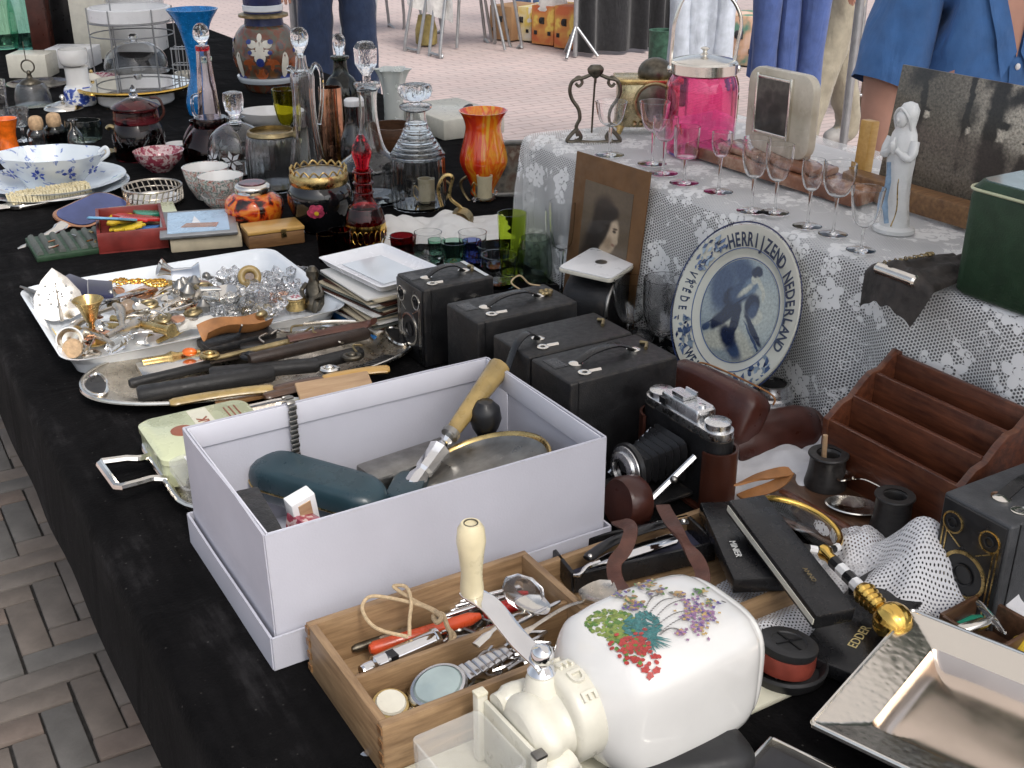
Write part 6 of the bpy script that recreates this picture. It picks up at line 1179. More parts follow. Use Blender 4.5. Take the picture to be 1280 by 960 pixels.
# ---- box cameras
def box_camera(label, fu, fv, L=.145, Wd=.08, H=.11, m='black_leather', face=False, strap=None, windows=True, yaw=TA, grp='box cameras'):
    r = thing('box_camera', label, 'camera', B(fu, fv), yaw, grp)
    g = G(); g.box((0, 0, H/2), (L, Wd, H)); g.build('body', m, r, bev=.003, seg=3)
    g = G(); g.tube([(-L/2+.012, y, H*.0+z) for y, z in []] or [(-L/2+.0105, -Wd/2-.0002, 0.004), (-L/2+.0105, -Wd/2-.0002, H-.001)], .0008, 4); g.build('door_seam', 'black_metal', r)
    if strap != 'loose':
        pts = crom([(-L*.28, 0, H+.001), (-L*.24, 0, H+.004), (-L*.1, 0, H+.011), (L*.1, 0, H+.012), (L*.24, 0, H+.004), (L*.28, 0, H+.001)], 6)
    else: pts = crom([(-L*.24, .0, H+.003), (-L*.36, -.004, H+.012), (-L*.5, -.012, H+.004), (-L*.62, -.02, H-.022)], 6)
    g = G(); g.tube(pts, .0058, 10, flat=.28, up=(0, 1, 0)); 
    # strap is flat: width across y
    g = G(); w = .0062
    vs = []; [vs.extend([(p.x, p.y-w, p.z-.0008), (p.x, p.y+w, p.z-.0008), (p.x, p.y+w, p.z+.0012), (p.x, p.y-w, p.z+.0012)]) for p in pts]; n = len(pts)
    g.add(vs, [(4*i+k, 4*i+(k+1) % 4, 4*i+4+(k+1) % 4, 4*i+4+k) for i in range(n-1) for k in range(4)]+[(3, 2, 1, 0), (4*n-4, 4*n-3, 4*n-2, 4*n-1)]); g.build('carrying_strap', 'black_satin', r, bev=.0005)
    for xx in ((-L*.27, L*.27) if strap != 'loose' else (-L*.24,)):
        g = G(); g.lathe([(0, 0), (.008, 0), (.008, .002), (.004, .0035), (0, .004)], 18, M=RT(t=(xx, 0, H))); g.build('strap_stud', 'silver', r)
    g = G(); g.lathe([(.003, 0), (.007, 0), (.0075, .0015), (.006, .002), (.003, .0015), (.003, 0)], 20, M=RT(t=(-L*.30, -Wd*.30, H))); g.tube([(-L*.26, -Wd*.3, H+.0012), (-L*.16, -Wd*.32, H+.0012)], .0022, 8, flat=.5); g.build('shutter_catch', 'silver', r)
    if windows: g = G(); g.box((-L*.39, Wd*.18, H+.0002), (.013, .022, .001)); g.build('viewfinder_window', 'black', r); g = G(); g.box((-L*.39, Wd*.18, H+.0002), (.017, .026, .0006)); g.build('viewfinder_frame', 'black_metal', r)
    g = G(); g.tube([(L*.36, -.006, H+.002), (L*.42, .004, H+.003), (L*.40, .012, H+.002)], .0022, 8); g.build('back_latch', 'brass_old', r)
    if face:
        x = -L/2-.0012; g = G(); g.box((x, 0, H/2), (.0024, Wd-.006, H-.006)); g.build('front_plate', 'black_metal', r, bev=.001)
        mm = 'brass' if face == 'gold' else 'silver'
        for (y, z, rr_) in ((0, H*.40, .023), (-Wd*.27, H*.80, .0105), (Wd*.27, H*.80, .0105)):
            M_ = RT(0, R(-90), 0, (x-.001, y, z)); g = G(); g.lathe([(rr_*.86, 0), (rr_, 0), (rr_, .0016), (rr_*.86, .0016), (rr_*.86, 0)], 32, M=M_); g.build('lens_ring', mm, r)
            g = G(); g.lathe([(0, .0005), (rr_*.5, .0008), (rr_*.84, .001), (rr_*.8, 0), (0, 0)], 28, M=M_); g.lathe([(rr_*.4, 0), (rr_*.46, .0022), (rr_*.4, .0025), (rr_*.36, 0)], 24, M=M_); g.build('lens', 'black', r)
        for s in (-1, 1):
            for o_ in (0, .004): g = G(); g.box((x-.0013, s*(Wd*.40-o_), H*.45), (.0006, .0014, H*.78)); g.build('trim_line', mm, r)
            g = G(); g.tube([(x-.0013, s*(Wd*.36), H*.72), (x-.0013, s*(Wd*.12), H*.62)], .0008, 4); g.build('trim_line', mm, r)
    return r
r = box_camera('black box camera with silver ringed lens face beside the postcards', 1.307, .681, L=.105, face='silver')
g = G(); g.box((.045, .0, .1105), (.006, .07, .002)); g.build('bright_edge', 'silver', r); 
for s in (-1, 1): g = G(); g.lathe([(0, 0), (.006, 0), (.006, .006), (0, .007)], 16, M=RT(R(90), 0, 0, (s*.014+.01, -.04, .085))); g.build('winding_knob', 'silver', r)
r = box_camera('black box camera with worn edges and knotted string on its latch', 1.171, .704, face=False)
g = G(); g.tube(crom([(.03, .03, .112), (.02, .036, .122), (.034, .038, .128), (.046, .034, .116), (.06, .03, .112)], 6), .0011, 6); g.build('string', 'string', r)
g = G(); [g.ball((.052+.006*math.cos(k), .002+.006*sin(k*2), .113), (.004, .003, .003)) for k in range(5)]; g.build('corroded_catch', 'brass_old', r)
box_camera('black box camera with its strap hanging loose toward the shoebox', 1.055, .704, strap='loose', windows=False, H=.108)
box_camera('black grained box camera next to the white shoebox', .967, .702)
# metal flask shaped cover with white card beyond the cameras
fl_ = thing('viewer_case', 'dark arched leather case carrying a white card on top', 'case', B(1.275, .912, 0), TA+R(30))
g = G(); arch = [(-.055, 0), (-.055, .045)]+[(.055*cos(a)*-1, .045+.042*sin(a)) for a in [PI*i/12 for i in range(1, 12)]]+[(.055, .045), (.055, 0)]
g.prism([(a, b_) for a, b_ in arch], -.035, .035, M=RT(R(90), 0, 0)); g.build('case_body', 'black_leather', fl_, bev=.004)
g = G(); g.tube([(a*1.01, -.036, b_*1.01) for a, b_ in arch], .003, 8); g.build('piping', 'pewter', fl_)
wc = thing('white_case_card', 'bright white flat card with small dark emblem on the arched case', 'card', B(1.277, .914, .089), TA+R(31), rot=(R(3), R(2), TA+R(31)))
g = G(); g.prism(rrect(.116, .082, .008, 4), 0, .005); g.build('card_body', 'cream', wc, bev=.001); g = G(); g.prism(rrect(.114, .080, .008, 4), .0052, .0072); g.build('white_face', 'white', wc, bev=.0005); g = G(); g.lathe([(.0, .0073), (.0085, .0073), (.0085, .0077), (0, .0077)], 24, sx=1.2); g.build('emblem', 'pewter', wc)
# ============================================================ LACE SHELF AND BACK RIGHT
SZ = SH+.009
# ornate scroll frame
v = V('scroll_frame', 'dark scrolled metal easel frame without glass on the lace', 'frame', 742, 176, SZ)
for s in (-1, 1):
    v.tube('side_scroll', [(s*3, 92), (s*14, 97), (s*27, 101), (s*31, 112), (s*28, 124), (s*20, 136), (s*18, 148), (s*22, 158), (s*20, 170)], 2.3, 'bronze'); v.tube('curl', [(s*27, 101), (s*20, 96), (s*16, 103), (s*20, 108), (s*24, 104)], 1.9, 'bronze'); v.tube('foot_leaf', [(s*20, 160), (s*28, 168), (s*33, 176), (s*24, 177), (s*16, 172), (s*20, 164)], 2.6, 'bronze')
v.part('crest', [(2, 98), (8, 93), (10, 86), (6, 81)], 'bronze', n=10, sy=.5); v.tube('drop', [(0, 96), (0, 104)], 1.6, 'bronze', sm=0); v.tube('base_bar', [(-24, 176), (-8, 178), (8, 178), (24, 176)], 2.6, 'bronze'); v.tube('rear_strut', [(0, 96, 4), (0, 140, 26), (0, 174, 40)], 1.3, 'bronze', sm=0)
mat('tarnish', (.42, .36, .22), .25, 1, var=.35, vs=60)
# brass clock case
v = V('brass_casket', 'brass footed casket with dark medallion and wreath beside the pink barrel', 'casket', 808, 168, SZ)
k = v.k; hh = v.Z(104)
g = G(); g.box((0, .03, hh*.56), (72*k, .06, hh*.86)); g.build('case', 'tarnish', v.r, bev=.004); g = G(); g.box((0, .03, hh+.002), (80*k, .07, .008)); g.build('top_slab', 'brass', v.r, bev=.002)
for s in (-1, 1):
    for yy in (.005, .055): g = G(); g.tube([(s*32*k, yy, hh*.16), (s*35*k, yy-.002, 0)], [.006, .004], 8); g.build('foot', 'brass', v.r)
g = G(); g.lathe([(0, 0), (23*k, 0), (23*k, .004), (18*k, .007), (0, .007)], 32, M=RT(R(90), 0, 0, (8*k, 0, hh*.62))); g.build('medallion', 'bronze', v.r)
g = G(); g.tube([(8*k+24*k*cos(a), -.004, hh*.62+24*k*sin(a)) for a in [2*PI*i/24 for i in range(24)]], .003, 8, True); g.build('wreath', 'brass_old', v.r)
g = G(); g.ball((10*k, .03, hh+.012), (22*k, .03, 18*k)); g.build('domed_top', 'bronze', v.r)
for q in range(5): g = G(); g.ball((-16*k+8*q*k, -.004, hh*.2), (.004, .003, .004)); g.build('bead', 'brass_old', v.r)
# stemmed glasses on the lace
def stem(label, x, foot, bowlb, top, hw_, m='clear_thin', fh=18, pr=None, ft=1.0):
    v = V('wine_glass', label, 'glass', x, foot, SZ); H = bowlb-top
    v.part('bowl', [(2.2, bowlb+1), (hw_*.62, bowlb-H*.10), (hw_*.95, bowlb-H*.45), (hw_, bowlb-H*.8), (hw_*.98, top)] if not pr else [(hw_*a, bowlb-H*b_) for a, b_ in pr], m, wall=1.1, n=32, floor=1.8)
    v.part('stem', [(fh*.95, foot), (fh, foot-.8), (fh*.5, foot-2), (2.4, foot-4.5), (1.7, (foot+bowlb)/2), (2.6, bowlb+1)], 'clear', n=28); return v
FL = [(.12, -.02), (.55, .12), (.8, .4), (1, 1)]
stem('clear wine glass in front of the dark scroll frame', 762, 194, 158, 127, 20, pr=FL); stem('pink tinted wine glass touching the brass casket', 815, 205, 165, 127, 19, 'pinkish', pr=FL); stem('short pink tinted wine glass before the biscuit barrel', 829, 217, 176, 146, 16, 'pinkish'); stem('straight sided liqueur glass in front of the biscuit barrel', 855, 229, 198, 158, 16, 'pinkish', pr=[(.15, -.02), (.8, .05), (.95, .3), (1, 1)]); stem('narrow sherry glass at the right edge of the barrel', 898, 240, 196, 165, 13, 'pinkish'); stem('tall tulip wine glass before the marble frame, beside a lower twin', 939, 264, 222, 172, 17); stem('tulip wine glass before the marble frame, slightly lower than its twin', 968, 266, 226, 180, 17); stem('narrow wine glass right of the marble plinth', 1009, 283, 238, 199, 14); stem('round bowled wine glass next to the narrow one by the plinth', 1041, 293, 246, 204, 20); stem('wine glass at the feet of the white figurine', 1076, 313, 284, 235, 21, pr=FL)
# pink biscuit barrel
v = V('biscuit_barrel', 'bright pink glass biscuit barrel with silver lid and bail handle', 'biscuit barrel', 873, 190, SZ)
v.part('glass_body', [(38, 190), (43, 186), (45, 150), (45, 112), (42, 98), (39, 92), (37, 88)], 'pink', wall=2, n=10, mod=None, sm=3); v.part('silver_rim', [(39, 92), (41, 90), (41, 78), (39, 76)], 'silver', wall=1.5, sm=0, n=48); v.part('lid', [(39, 78), (38, 75), (24, 71), (6, 68), (4, 66)], 'silver', n=48); v.part('knob', [(2.5, 67), (3, 63), (6, 60), (2, 58)], 'silver')
for s in (-1, 1): v.part('handle_lug', [(3, 90), (4, 86), (3, 82)], 'silver', dx=s*41); 
v.tube('bail_handle', [(-41, 86), (-40, 55), (-38, 25), (-26, -8), (-2, -16), (20, -8), (34, 8), (41, 30), (38, 58), (36, 84)], 2.1, 'silver')
# marble photograph stand
fr0 = B(1.375, 1.13, SZ); mf = thing('marble_stand', 'upright marble slab with small dark portrait on a brown marble plinth', 'marble frame', B(1.185, 1.15, SZ), TA)
g = G(); g.box((0, 0, .0095), (.070, .34, .019)); g.build('plinth', 'marble_brown', mf, bev=.004); g = G(); g.box((.0, .012, .0245), (.05, .20, .010)); g.build('step', 'marble_brown', mf, bev=.004)
zt2 = hz(B(1.255, 1.16), 80)-TZ-SZ; sh2 = zt2-.029; zc2 = .029+sh2/2
g = G(); g.prism(rrect(.128, sh2, .022, 6), -.0075, .0075, M=RT(R(90), 0, R(90), (.006, .012, zc2))); g.build('slab', 'marble', mf, bev=.003)
mottle('dark_portrait', [(.38, (.012, .011, .01)), (.5, (.035, .032, .028)), (.6, (.09, .082, .07)), (.7, (.03, .028, .024))], ns_=28, rough=.3, coat=.2)
PW, PH, PZ = .066, sh2*.66, zc2+.008
g = G(); g.box((-.0035, .02, PZ), (.004, PW, PH)); g.build('portrait_sheet', 'dark_portrait', mf)
for (c, d) in (((-.004, .02+PW/2, PZ), (.006, .004, PH+.008)), ((-.004, .02-PW/2, PZ), (.006, .004, PH+.008)), ((-.004, .02, PZ+PH/2), (.006, PW-.004, .004)), ((-.004, .02, PZ-PH/2), (.006, PW-.004, .004))): g = G(); g.box(c, d); g.build('silver_edge', 'silver', mf, bev=.001)
# figurine of a robed woman
v = V('figurine', 'white glazed figurine of a veiled praying woman with blue sash', 'figurine', 1117, 288, SZ, yaw=R(-55))
k = v.k; H = v.Z(127); g = G()
def fr_(z, rx, ry, ox=0, oy=0, fold=.0, n=36): return [((rx*(1+fold*sin(9*a+z*60))*cos(a)+ox), (ry*(1+fold*cos(7*a+z*40))*sin(a)+oy), z) for a in [2*PI*i/n for i in range(n)]]
rows = [(0, 26, 24, 0), (.03, 26, 24, 0), (.05, 19, 17, .03), (.2, 16, 14, .06), (.4, 15, 13.5, .08), (.55, 17, 14, .07), (.68, 18, 13.5, .05), (.76, 16, 12, .04), (.82, 11, 10, .02), (.88, 12, 12, .0), (.94, 12, 12.5, 0), (.985, 8, 8.5, 0), (1, 2, 2, 0)]
g.loft([fr_(t*H, a*k, b_*k, 0, -5*k*sin(t*3), f_) for t, a, b_, f_ in rows]); g.build('robe', 'chalk', v.r)
g = G(); g.ball((0, -14*k, H*.885), (8*k, 7*k, 11*k)); g.ball((0, -21*k, H*.88), (1.8*k, 2.2*k, 3*k)); g.build('face', 'chalk', v.r)
for s in (-1, 1): g = G(); g.tube(crom([(s*17*k, -6*k, H*.72), (s*19*k, -14*k, H*.60), (s*3*k, -22*k, H*.66)], 5), [6*k]*4+[5*k]*4+[3.5*k]*3, 10); g.build('sleeve', 'chalk', v.r)
g = G(); g.tube(crom([(0, -21*k, H*.63), (0, -25*k, H*.69), (0, -22*k, H*.75)], 4), [3*k, 3.4*k, 1.5*k], 8, flat=.7); g.build('hands', 'chalk', v.r)
mat('pale_blue', (.22, .33, .46), .3, var=.3, vs=60, coat=.3); g = G(); g.tube(crom([(-6*k, -17.5*k, H*.55), (-3*k, -17.5*k, H*.4), (-5*k, -17*k, H*.25), (2*k, -17*k, H*.08)], 5), [4*k, 5*k, 5.5*k, 4*k], 10, flat=.35); g.build('sash', 'pale_blue', v.r)
g = G(); g.tube(crom([(9*k, -14*k, H*.6), (8*k, -15.5*k, H*.4), (10*k, -13.5*k, H*.2), (7*k, -16.5*k, H*.06)], 5), 1.0*k, 6); g.build('gilt_hem', 'brass', v.r); g = G(); g.tube(crom([(-11*k, -8*k, H*.8), (-10*k, -15*k, H*.9), (0, -18.5*k, H*.965), (10*k, -15*k, H*.9), (11*k, -8*k, H*.8)], 4), 1.6*k, 8); g.build('veil_edge', 'chalk', v.r)
# sepia photograph on board
A_ = B(1.055, 1.215, SZ); pt_ = thing('sepia_photograph', 'large mounted brown monochrome photograph of people under trees', 'photograph', B(.785, 1.205, SZ), TA, rot=(0, R(7), TA))
mottle('sepia', [(.36, (.020, .017, .013)), (.45, (.06, .052, .040)), (.52, (.035, .03, .023)), (.58, (.16, .14, .11)), (.66, (.25, .225, .18)), (.72, (.10, .09, .07))], ns_=22, rough=.35, coat=.15, det=6)
mat('sep_l', (.26, .235, .19), .4, var=.25, vs=40); mat('sep_m', (.11, .097, .075), .4, var=.4, vs=60); mat('sep_d', (.018, .016, .013), .4, var=.4, vs=60)
hp_ = hz(A_, 86)-TZ-SZ
rbs = random.Random(14); bl_s = []
SD, SMm, SL = (.020, .017, .013), (.10, .087, .067), (.50, .455, .37)
def sp_(x, y, rx, ry, an, c, so=.35): bl_s.append((-.27+x, .012+y, rx, ry, an, c, so))
sp_(.31, .12, .17, .09, 0, (.42, .38, .31), .4); sp_(.32, .12, .12, .06, 0, SL, .35); sp_(.10, .03, .12, .02, 4, (.15, .13, .10), .5); sp_(.26, .05, .34, .022, -6, (.12, .105, .082), .5); sp_(.03, .13, .07, .07, 0, (.12, .105, .08), .6)
for k in range(16): sp_(rbs.uniform(0, .40), rbs.uniform(.10, .20), rbs.uniform(.008, .03), rbs.uniform(.006, .02), rbs.uniform(0, 90), rbs.choice((SD, SD, SMm)), .6)
for (x, w_) in ((.045, .005), (.115, .004), (.155, .013), (.262, .003), (.335, .004)): sp_(x, .12, w_, .11, rbs.uniform(-5, 5), SD, .35)
for (x, y, s_) in ((.02, .06, 1), (.055, .07, .9), (.17, .045, 1.5), (.205, .05, 1.0), (.235, .045, 1.2), (.12, .065, .8), (.28, .05, .9)): sp_(x, y, .010*s_, .028*s_, 0, SD if s_ > .95 else SMm, .3); sp_(x, y+.034*s_, .0045*s_, .006*s_, 0, SL, .4); sp_(x, y+.041*s_, .006*s_, .003*s_, 0, SD, .4)
for k in range(7): sp_(rbs.uniform(0, .4), rbs.uniform(.0, .04), .02, .008, 10, (.16, .14, .11), .7)
soft_print('sepia_print', (.20, .178, .14), bl_s, warp=.12, grain=.72, rough=.3, coat=.2, axes='yZX', nscale=13)
g = G(); g.box((0, 0, hp_/2+.012), (.006, .54, hp_-.012)); g.build('mount', 'sepia_print', pt_, bev=.001)
q = B(.74, 1.12, SZ); g = G(); g.box((0, 0, .014), (.03, .36, .028)); o = g.build('ledge', 'brownwood', loc=B(.90, 1.178, SZ), rot=(0, 0, TA), bev=.003); tag(o, 'rough wooden batten at the foot of the sepia photograph', 'batten')
p = px(1068, 258, SZ); g = G(); g.box((0, .0, .045), (.016, .02, .09)); o = g.build('wooden_block', 'boxwood', loc=B(1.085, 1.205, SZ), rot=(0, R(3), TA), bev=.002); tag(o, 'upright tan wooden block behind the round bowled glass', 'block')
# green document case
gb = thing('green_case', 'dark green leatherette case with rounded corners on the lace', 'case', B(.595, 1.095, SZ-.002), TA)
Hg = .118
g = G(); g.loft([[(x, y, z) for x, y in rrect(.23+k_, .30+k_, .016, 5)] for z, k_ in ((0, -.006), (.004, 0), (Hg-.016, 0), (Hg-.006, -.004), (Hg, -.012))]); g.build('case_body', 'green_box', gb); g = G(); g.tube([(x, y, Hg-.008) for x, y in rrect(.231, .301, .016, 5)], .0016, 6, True); g.build('lid_seam', 'tin_green', gb); g = G(); g.tube(crom([(-.03, 0, Hg), (-.03, 0, Hg+.018), (.03, 0, Hg+.018), (.03, 0, Hg)], 4), .006, 8); g.build('handle', 'green_box', gb)
mat('green_top', (.20, .28, .27), .12, var=.1, coat=.6); g = G(); g.prism(rrect(.212, .282, .012, 4), Hg, Hg+.0012); g.build('glossy_lid', 'green_top', gb)
# evening purse hanging over the edge
pu = thing('mesh_purse', 'dark drawstring purse with chain lying over the lace edge', 'purse', px(1140, 352, SZ), TA)
def purse(a, t): 
    x = -.06+t*.135; y = (a-.5)*(.105-.05*t); f = .0025*sin(a*21+t*5)+.004*noise.noise(Vector((a*5, t*6, 1)))
    z = .005+.020*sin(PI*a)**.7*(1-.4*t)+f*sin(PI*a)
    if x < -.022: d = -.022-x; return (-.022-d*.35-.006*sin(PI*a), y*(1-d*9), z*.8-d*1.0)
    return (x, y, z)
mat('purse_dark', (.030, .025, .022), .6, var=.5, vs=60, bmp=.5, bs=300)
g = G(); g.grid(purse, 40, 30); g.build('bag', 'purse_dark', pu, ang=180)
r_ = lay((1118, 345), (1160, 372), SZ+.02); g = G(); L = .045; g.tube([(-.026, -L*.6, .012), (-.026, -L*.55, .012), (-.026, L*.55, .012), (-.026, L*.6, .012)], [.005, .007, .007, .005], 14); g.build('metal_roll', 'silver', pu)
for q in range(22):
    t = q/21; g = G(); g.tube([(.0026*cos(a), .0016*sin(a), 0) for a in [2*PI*i/8 for i in range(8)]], .0007, 5, True); g.build('chain_link', 'brass_old', pu, loc=(-.024+.07*t, .026-.03*sin(t*3), .017+.012*sin(t*PI)), rot=(R(90)*(q % 2), 0, 1.2+t))
# ---- portrait card leaning on the shelf
bl, br_ = px(702, 372), px(790, 412); tl, tr_ = pv(755, 200, .965), pv(840, 223, .965)
pc = thing('portrait_card', 'brown mounted sepia portrait of a long haired woman leaning on the shelf', 'photograph', (bl+br_)/2, 0)
ctr = (bl+br_)/2; X = (br_-bl); wcd = X.length; X = X.normalized(); mt_ = (tl+tr_)/2; Yv = (mt_-ctr); Yv = Yv-X*Yv.dot(X); hcd = Yv.length; Yv = Yv.normalized(); N = X.cross(Yv); wcd = ((tr_-tl).length+wcd)/2
pc.rotation_mode = 'QUATERNION'; pc.rotation_quaternion = Matrix((X, Yv, N)).transposed().to_quaternion()
mat('mount_brown', (.15, .075, .028), .6, var=.15, vs=30); mat('photo_dark', (.055, .038, .022), .35, var=.3, vs=20, coat=.2); mat('photo_mid', (.20, .145, .085), .4, var=.2, vs=30); mat('photo_skin', (.50, .41, .29), .4, var=.12, vs=30); mat('photo_white', (.58, .52, .42), .4, var=.12, vs=30)
g = G(); g.box((0, hcd/2, -.0015), (wcd, hcd, .003)); g.build('mount', 'mount_brown', pc, bev=.0006)
pw, ph = wcd*.66, hcd*.72; oy = hcd*.12
def on(name, poly, m, d): g = G(); g.prism([((a-.5)*pw, oy+b_*ph) for a, b_ in poly], d, d+.0003); return g.build(name, m, pc)
X0, Y0 = -pw/2, oy
def pb_(cx_, cy_, rx, ry, an, c, so=.35): return (X0+cx_*pw, Y0+cy_*ph, rx*pw, ry*ph, an, c, so)
soft_print('portrait_print', (.085, .060, .036), [pb_(.3, .85, .6, .35, 0, (.12, .09, .055), .8), pb_(.75, .3, .3, .4, 0, (.11, .08, .05), .8), pb_(.36, .50, .24, .36, -20, (.016, .011, .007)), pb_(.46, .74, .22, .17, 20, (.022, .015, .009), .3), pb_(.18, .25, .18, .22, -30, (.03, .02, .012), .4),
    pb_(.38, .10, .36, .20, 8, (.50, .44, .34), .3), pb_(.42, .24, .24, .12, 20, (.56, .50, .39), .35), pb_(.52, .40, .10, .13, -15, (.40, .31, .21), .35), pb_(.64, .58, .135, .16, -12, (.50, .39, .27), .22), pb_(.74, .545, .05, .03, -30, (.46, .36, .25), .4), pb_(.60, .50, .10, .06, 30, (.30, .22, .14), .5), pb_(.50, .66, .11, .20, -18, (.02, .014, .009), .3), pb_(.60, .77, .16, .07, 18, (.018, .013, .008), .3), pb_(.70, .625, .035, .014, 5, (.06, .04, .025), .5), pb_(.71, .65, .045, .010, 8, (.09, .06, .04), .5), pb_(.70, .50, .035, .012, 0, (.22, .12, .08), .5), pb_(.30, .36, .09, .26, -12, (.012, .009, .006), .35)], warp=.05, grain=.14, nscale=6)
g = G(); g.box((0, oy+ph/2, .0003), (pw, ph, .0006)); g.build('portrait_sheet', 'portrait_print', pc)
# ---- Delft commemorative plate
nrm = (-VX*cos(R(20))+Vector((0, 0, 1))*sin(R(20)))
PR = .107; pcen = B(1.018, .903, .003)+(VX*sin(R(20))+Vector((0, 0, 1))*cos(R(20)))*PR
pl = thing('commemorative_plate', 'blue and white delft plate lettered HERRIJZEND NEDERLAND leaning on the shelf', 'plate', pcen); upv = (VX*sin(R(20))+Vector((0, 0, 1))*cos(R(20))); xv = upv.cross(nrm)
pl.rotation_mode = 'QUATERNION'; pl.rotation_quaternion = Matrix((xv, upv, nrm)).transposed().to_quaternion()
mat('plate_cream', (.60, .60, .52), .12, var=.05, coat=.5); mat('delft_dark', (.025, .04, .11), .2, var=.5, vs=120, coat=.4); mat('delft_mid', (.09, .14, .27), .2, var=.4, vs=90, coat=.4); mat('delft_pale', (.30, .38, .46), .2, var=.3, vs=60, coat=.4); mat('plate_ink', (.03, .045, .09), .3, var=.2)
g = G(); g.lathe([(0, -.012), (.06, -.012), (.066, -.010), (.075, -.004), (PR-.002, .005), (PR, .007), (PR-.001, .0085), (PR-.006, .0075), (.078, .0012), (.073, -.0015), (.066, -.003), (0, -.0035)], 72); g.build('dish', 'plate_cream', pl)
def ring(r0, r1, z0, z1, m, nm='painted_ring'): g = G(); g.lathe([(r0, z0), (r1, z1), (r1, z1+.0004), (r0, z0+.0004), (r0, z0)], 72); g.build(nm, m, pl)
ring(.0655, .0668, -.0028, -.0026, 'delft_mid'); ring(.0775, .0787, .0013, .0015, 'delft_mid'); ring(.1085, .1105, .0078, .0082, 'delft_dark'); ring(.1045, .1055, .0072, .0074, 'delft_mid')
def rimz(r): return .0012+(r-.078)*(.0063/.029)+.0006
def arc_text(txt, r, a0, a1, size, inward=False, nm='lettering'):
    g = G(); n = len(txt)
    for i, c_ in enumerate(txt):
        if c_ == ' ': continue
        a = a0+(a1-a0)*(i+.5)/n; vs, fs = text_geo(c_, size, .0003, size*.02); rot = a-PI/2 if not inward else a+PI/2
        g.add([(v_.x*(.82), v_.y*1.25, v_.z+v_.y*1.25*(-.217 if inward else .217)) for v_ in vs], fs, 0, Matrix.Translation((r*cos(a), r*sin(a), rimz(r)+.0003)) @ Matrix.Rotation(rot, 4, 'Z'))
    g.build(nm, 'plate_ink', pl, fix=False)
R1_ = PR
arc_text('HERRIJZEND NEDERLAND', R1_*.82, R(124), R(-16), .0195); arc_text('VREDE', R1_*.87, R(164), R(200), .0135, True); arc_text('WELVAART', R1_*.86, R(234), R(286), .0145, True); arc_text('EN', .084, R(256), R(266), .008, True); arc_text('door', .086, R(170), R(190), .008, True)
rb = random.Random(9)
for (a0, a1) in ((126, 162), (204, 232), (288, 336)):                  # painted rim ornaments
    g = G()
    for q in range(34):
        a = R(rb.uniform(a0, a1)); r_ = rb.uniform(.082, .103); s = rb.uniform(.003, .0065); an = rb.uniform(0, 6); z = rimz(r_)+.0003+.00004*q
        g.add([(r_*cos(a)+s*cos(an+w_)*m_, r_*sin(a)+s*sin(an+w_)*m_, z) for w_, m_ in ((0, 1.2), (1.4, .6), (PI, 1.2), (-1.4, .6))], [(0, 1, 2, 3)], rb.choice((0, 1, 1, 2)))
    g.build('rim_ornament', ['delft_dark', 'delft_mid', 'delft_pale'], pl, fix=False)
S_ = .062; D1, D2, D3, D4, CR = (.012, .020, .055), (.045, .075, .15), (.13, .19, .27), (.30, .36, .38), (.52, .53, .45)
def q_(cx_, cy_, rx, ry, an, c, so=.25): return (cx_*S_, cy_*S_, rx*S_, ry*S_, an, c, so)
soft_print('labourer_print', D4, [q_(.5, .1, .6, .6, 0, (.42, .46, .43), .6), q_(-.5, .55, .55, .5, 30, D3, .4), q_(-.62, .3, .35, .55, 20, D2, .4), q_(-.2, .75, .4, .22, -20, D2, .5), q_(.5, .02, .18, .16, 0, CR, .2), q_(.2, -.62, .75, .28, -22, CR, .25), q_(.55, -.25, .45, .07, -35, D1, .25), q_(.6, -.4, .42, .03, -35, D2, .3), q_(.1, -.72, .42, .16, -25, D2, .35), q_(-.35, -.75, .4, .2, 10, CR, .4), q_(-.05, -.58, .28, .18, -30, D1, .35),
    q_(-.28, -.15, .16, .42, -32, D1, .2), q_(.0, -.25, .12, .42, 4, D1, .2), q_(-.5, -.4, .12, .2, -20, D1, .3), q_(-.28, .2, .26, .2, 30, D1, .2), q_(-.08, .38, .34, .22, 42, D2, .25), q_(.10, .52, .22, .17, 50, D3, .3), q_(.0, .42, .06, .22, -40, CR, .5), q_(.30, .2, .20, .24, 10, D1, .2), q_(.38, .1, .12, .16, 0, D2, .4), q_(.14, .70, .10, .11, 0, CR, .2), q_(.14, .84, .15, .11, 10, D1, .2), q_(.36, .62, .22, .05, -38, CR, .3), q_(.5, .46, .05, .14, 20, CR, .3), q_(-.33, -.12, .62, .022, 46, D1, .3), q_(-.72, -.58, .12, .08, 40, D2, .3)], warp=.05, grain=.30, rough=.15, coat=.5, nscale=12)
g = G(); g.lathe([(0, -.0030), (.0645, -.0026), (.0645, -.0022), (0, -.0026)], 64); g.build('painted_centre', 'labourer_print', pl)
# ---- goblets and metal lens cap near the plate
v = V('wine_goblet', 'cut clear goblet between plate and arched case', 'glass', 826, 440); v.part('bowl', [(3, 421), (14, 414), (23, 395), (25, 370), (25, 348)], 'crystal', wall=1.6, mod=flute(14, .03), n=56, floor=2); v.part('stem', [(20, 440), (21, 439), (9, 436), (3, 432), (3, 424), (4, 420)], 'clear')
v = V('wine_goblet', 'plain clear goblet half behind the white card', 'glass', 786, 428); v.part('bowl', [(3, 404), (14, 398), (21, 380), (22, 350)], 'clear', wall=1.5, floor=2); v.part('stem', [(19, 428), (20, 427), (8, 424), (3, 418), (3, 408), (4, 403)], 'clear')
v = V('wine_goblet', 'smaller cut goblet between the portrait and the plate rim', 'glass', 846, 420); v.part('bowl', [(3, 400), (12, 394), (18, 378), (18, 352)], 'crystal', wall=1.5, mod=flute(12, .03), n=48, floor=2); v.part('stem', [(16, 420), (17, 419), (7, 416), (2.6, 411), (2.6, 404), (4, 399)], 'clear')
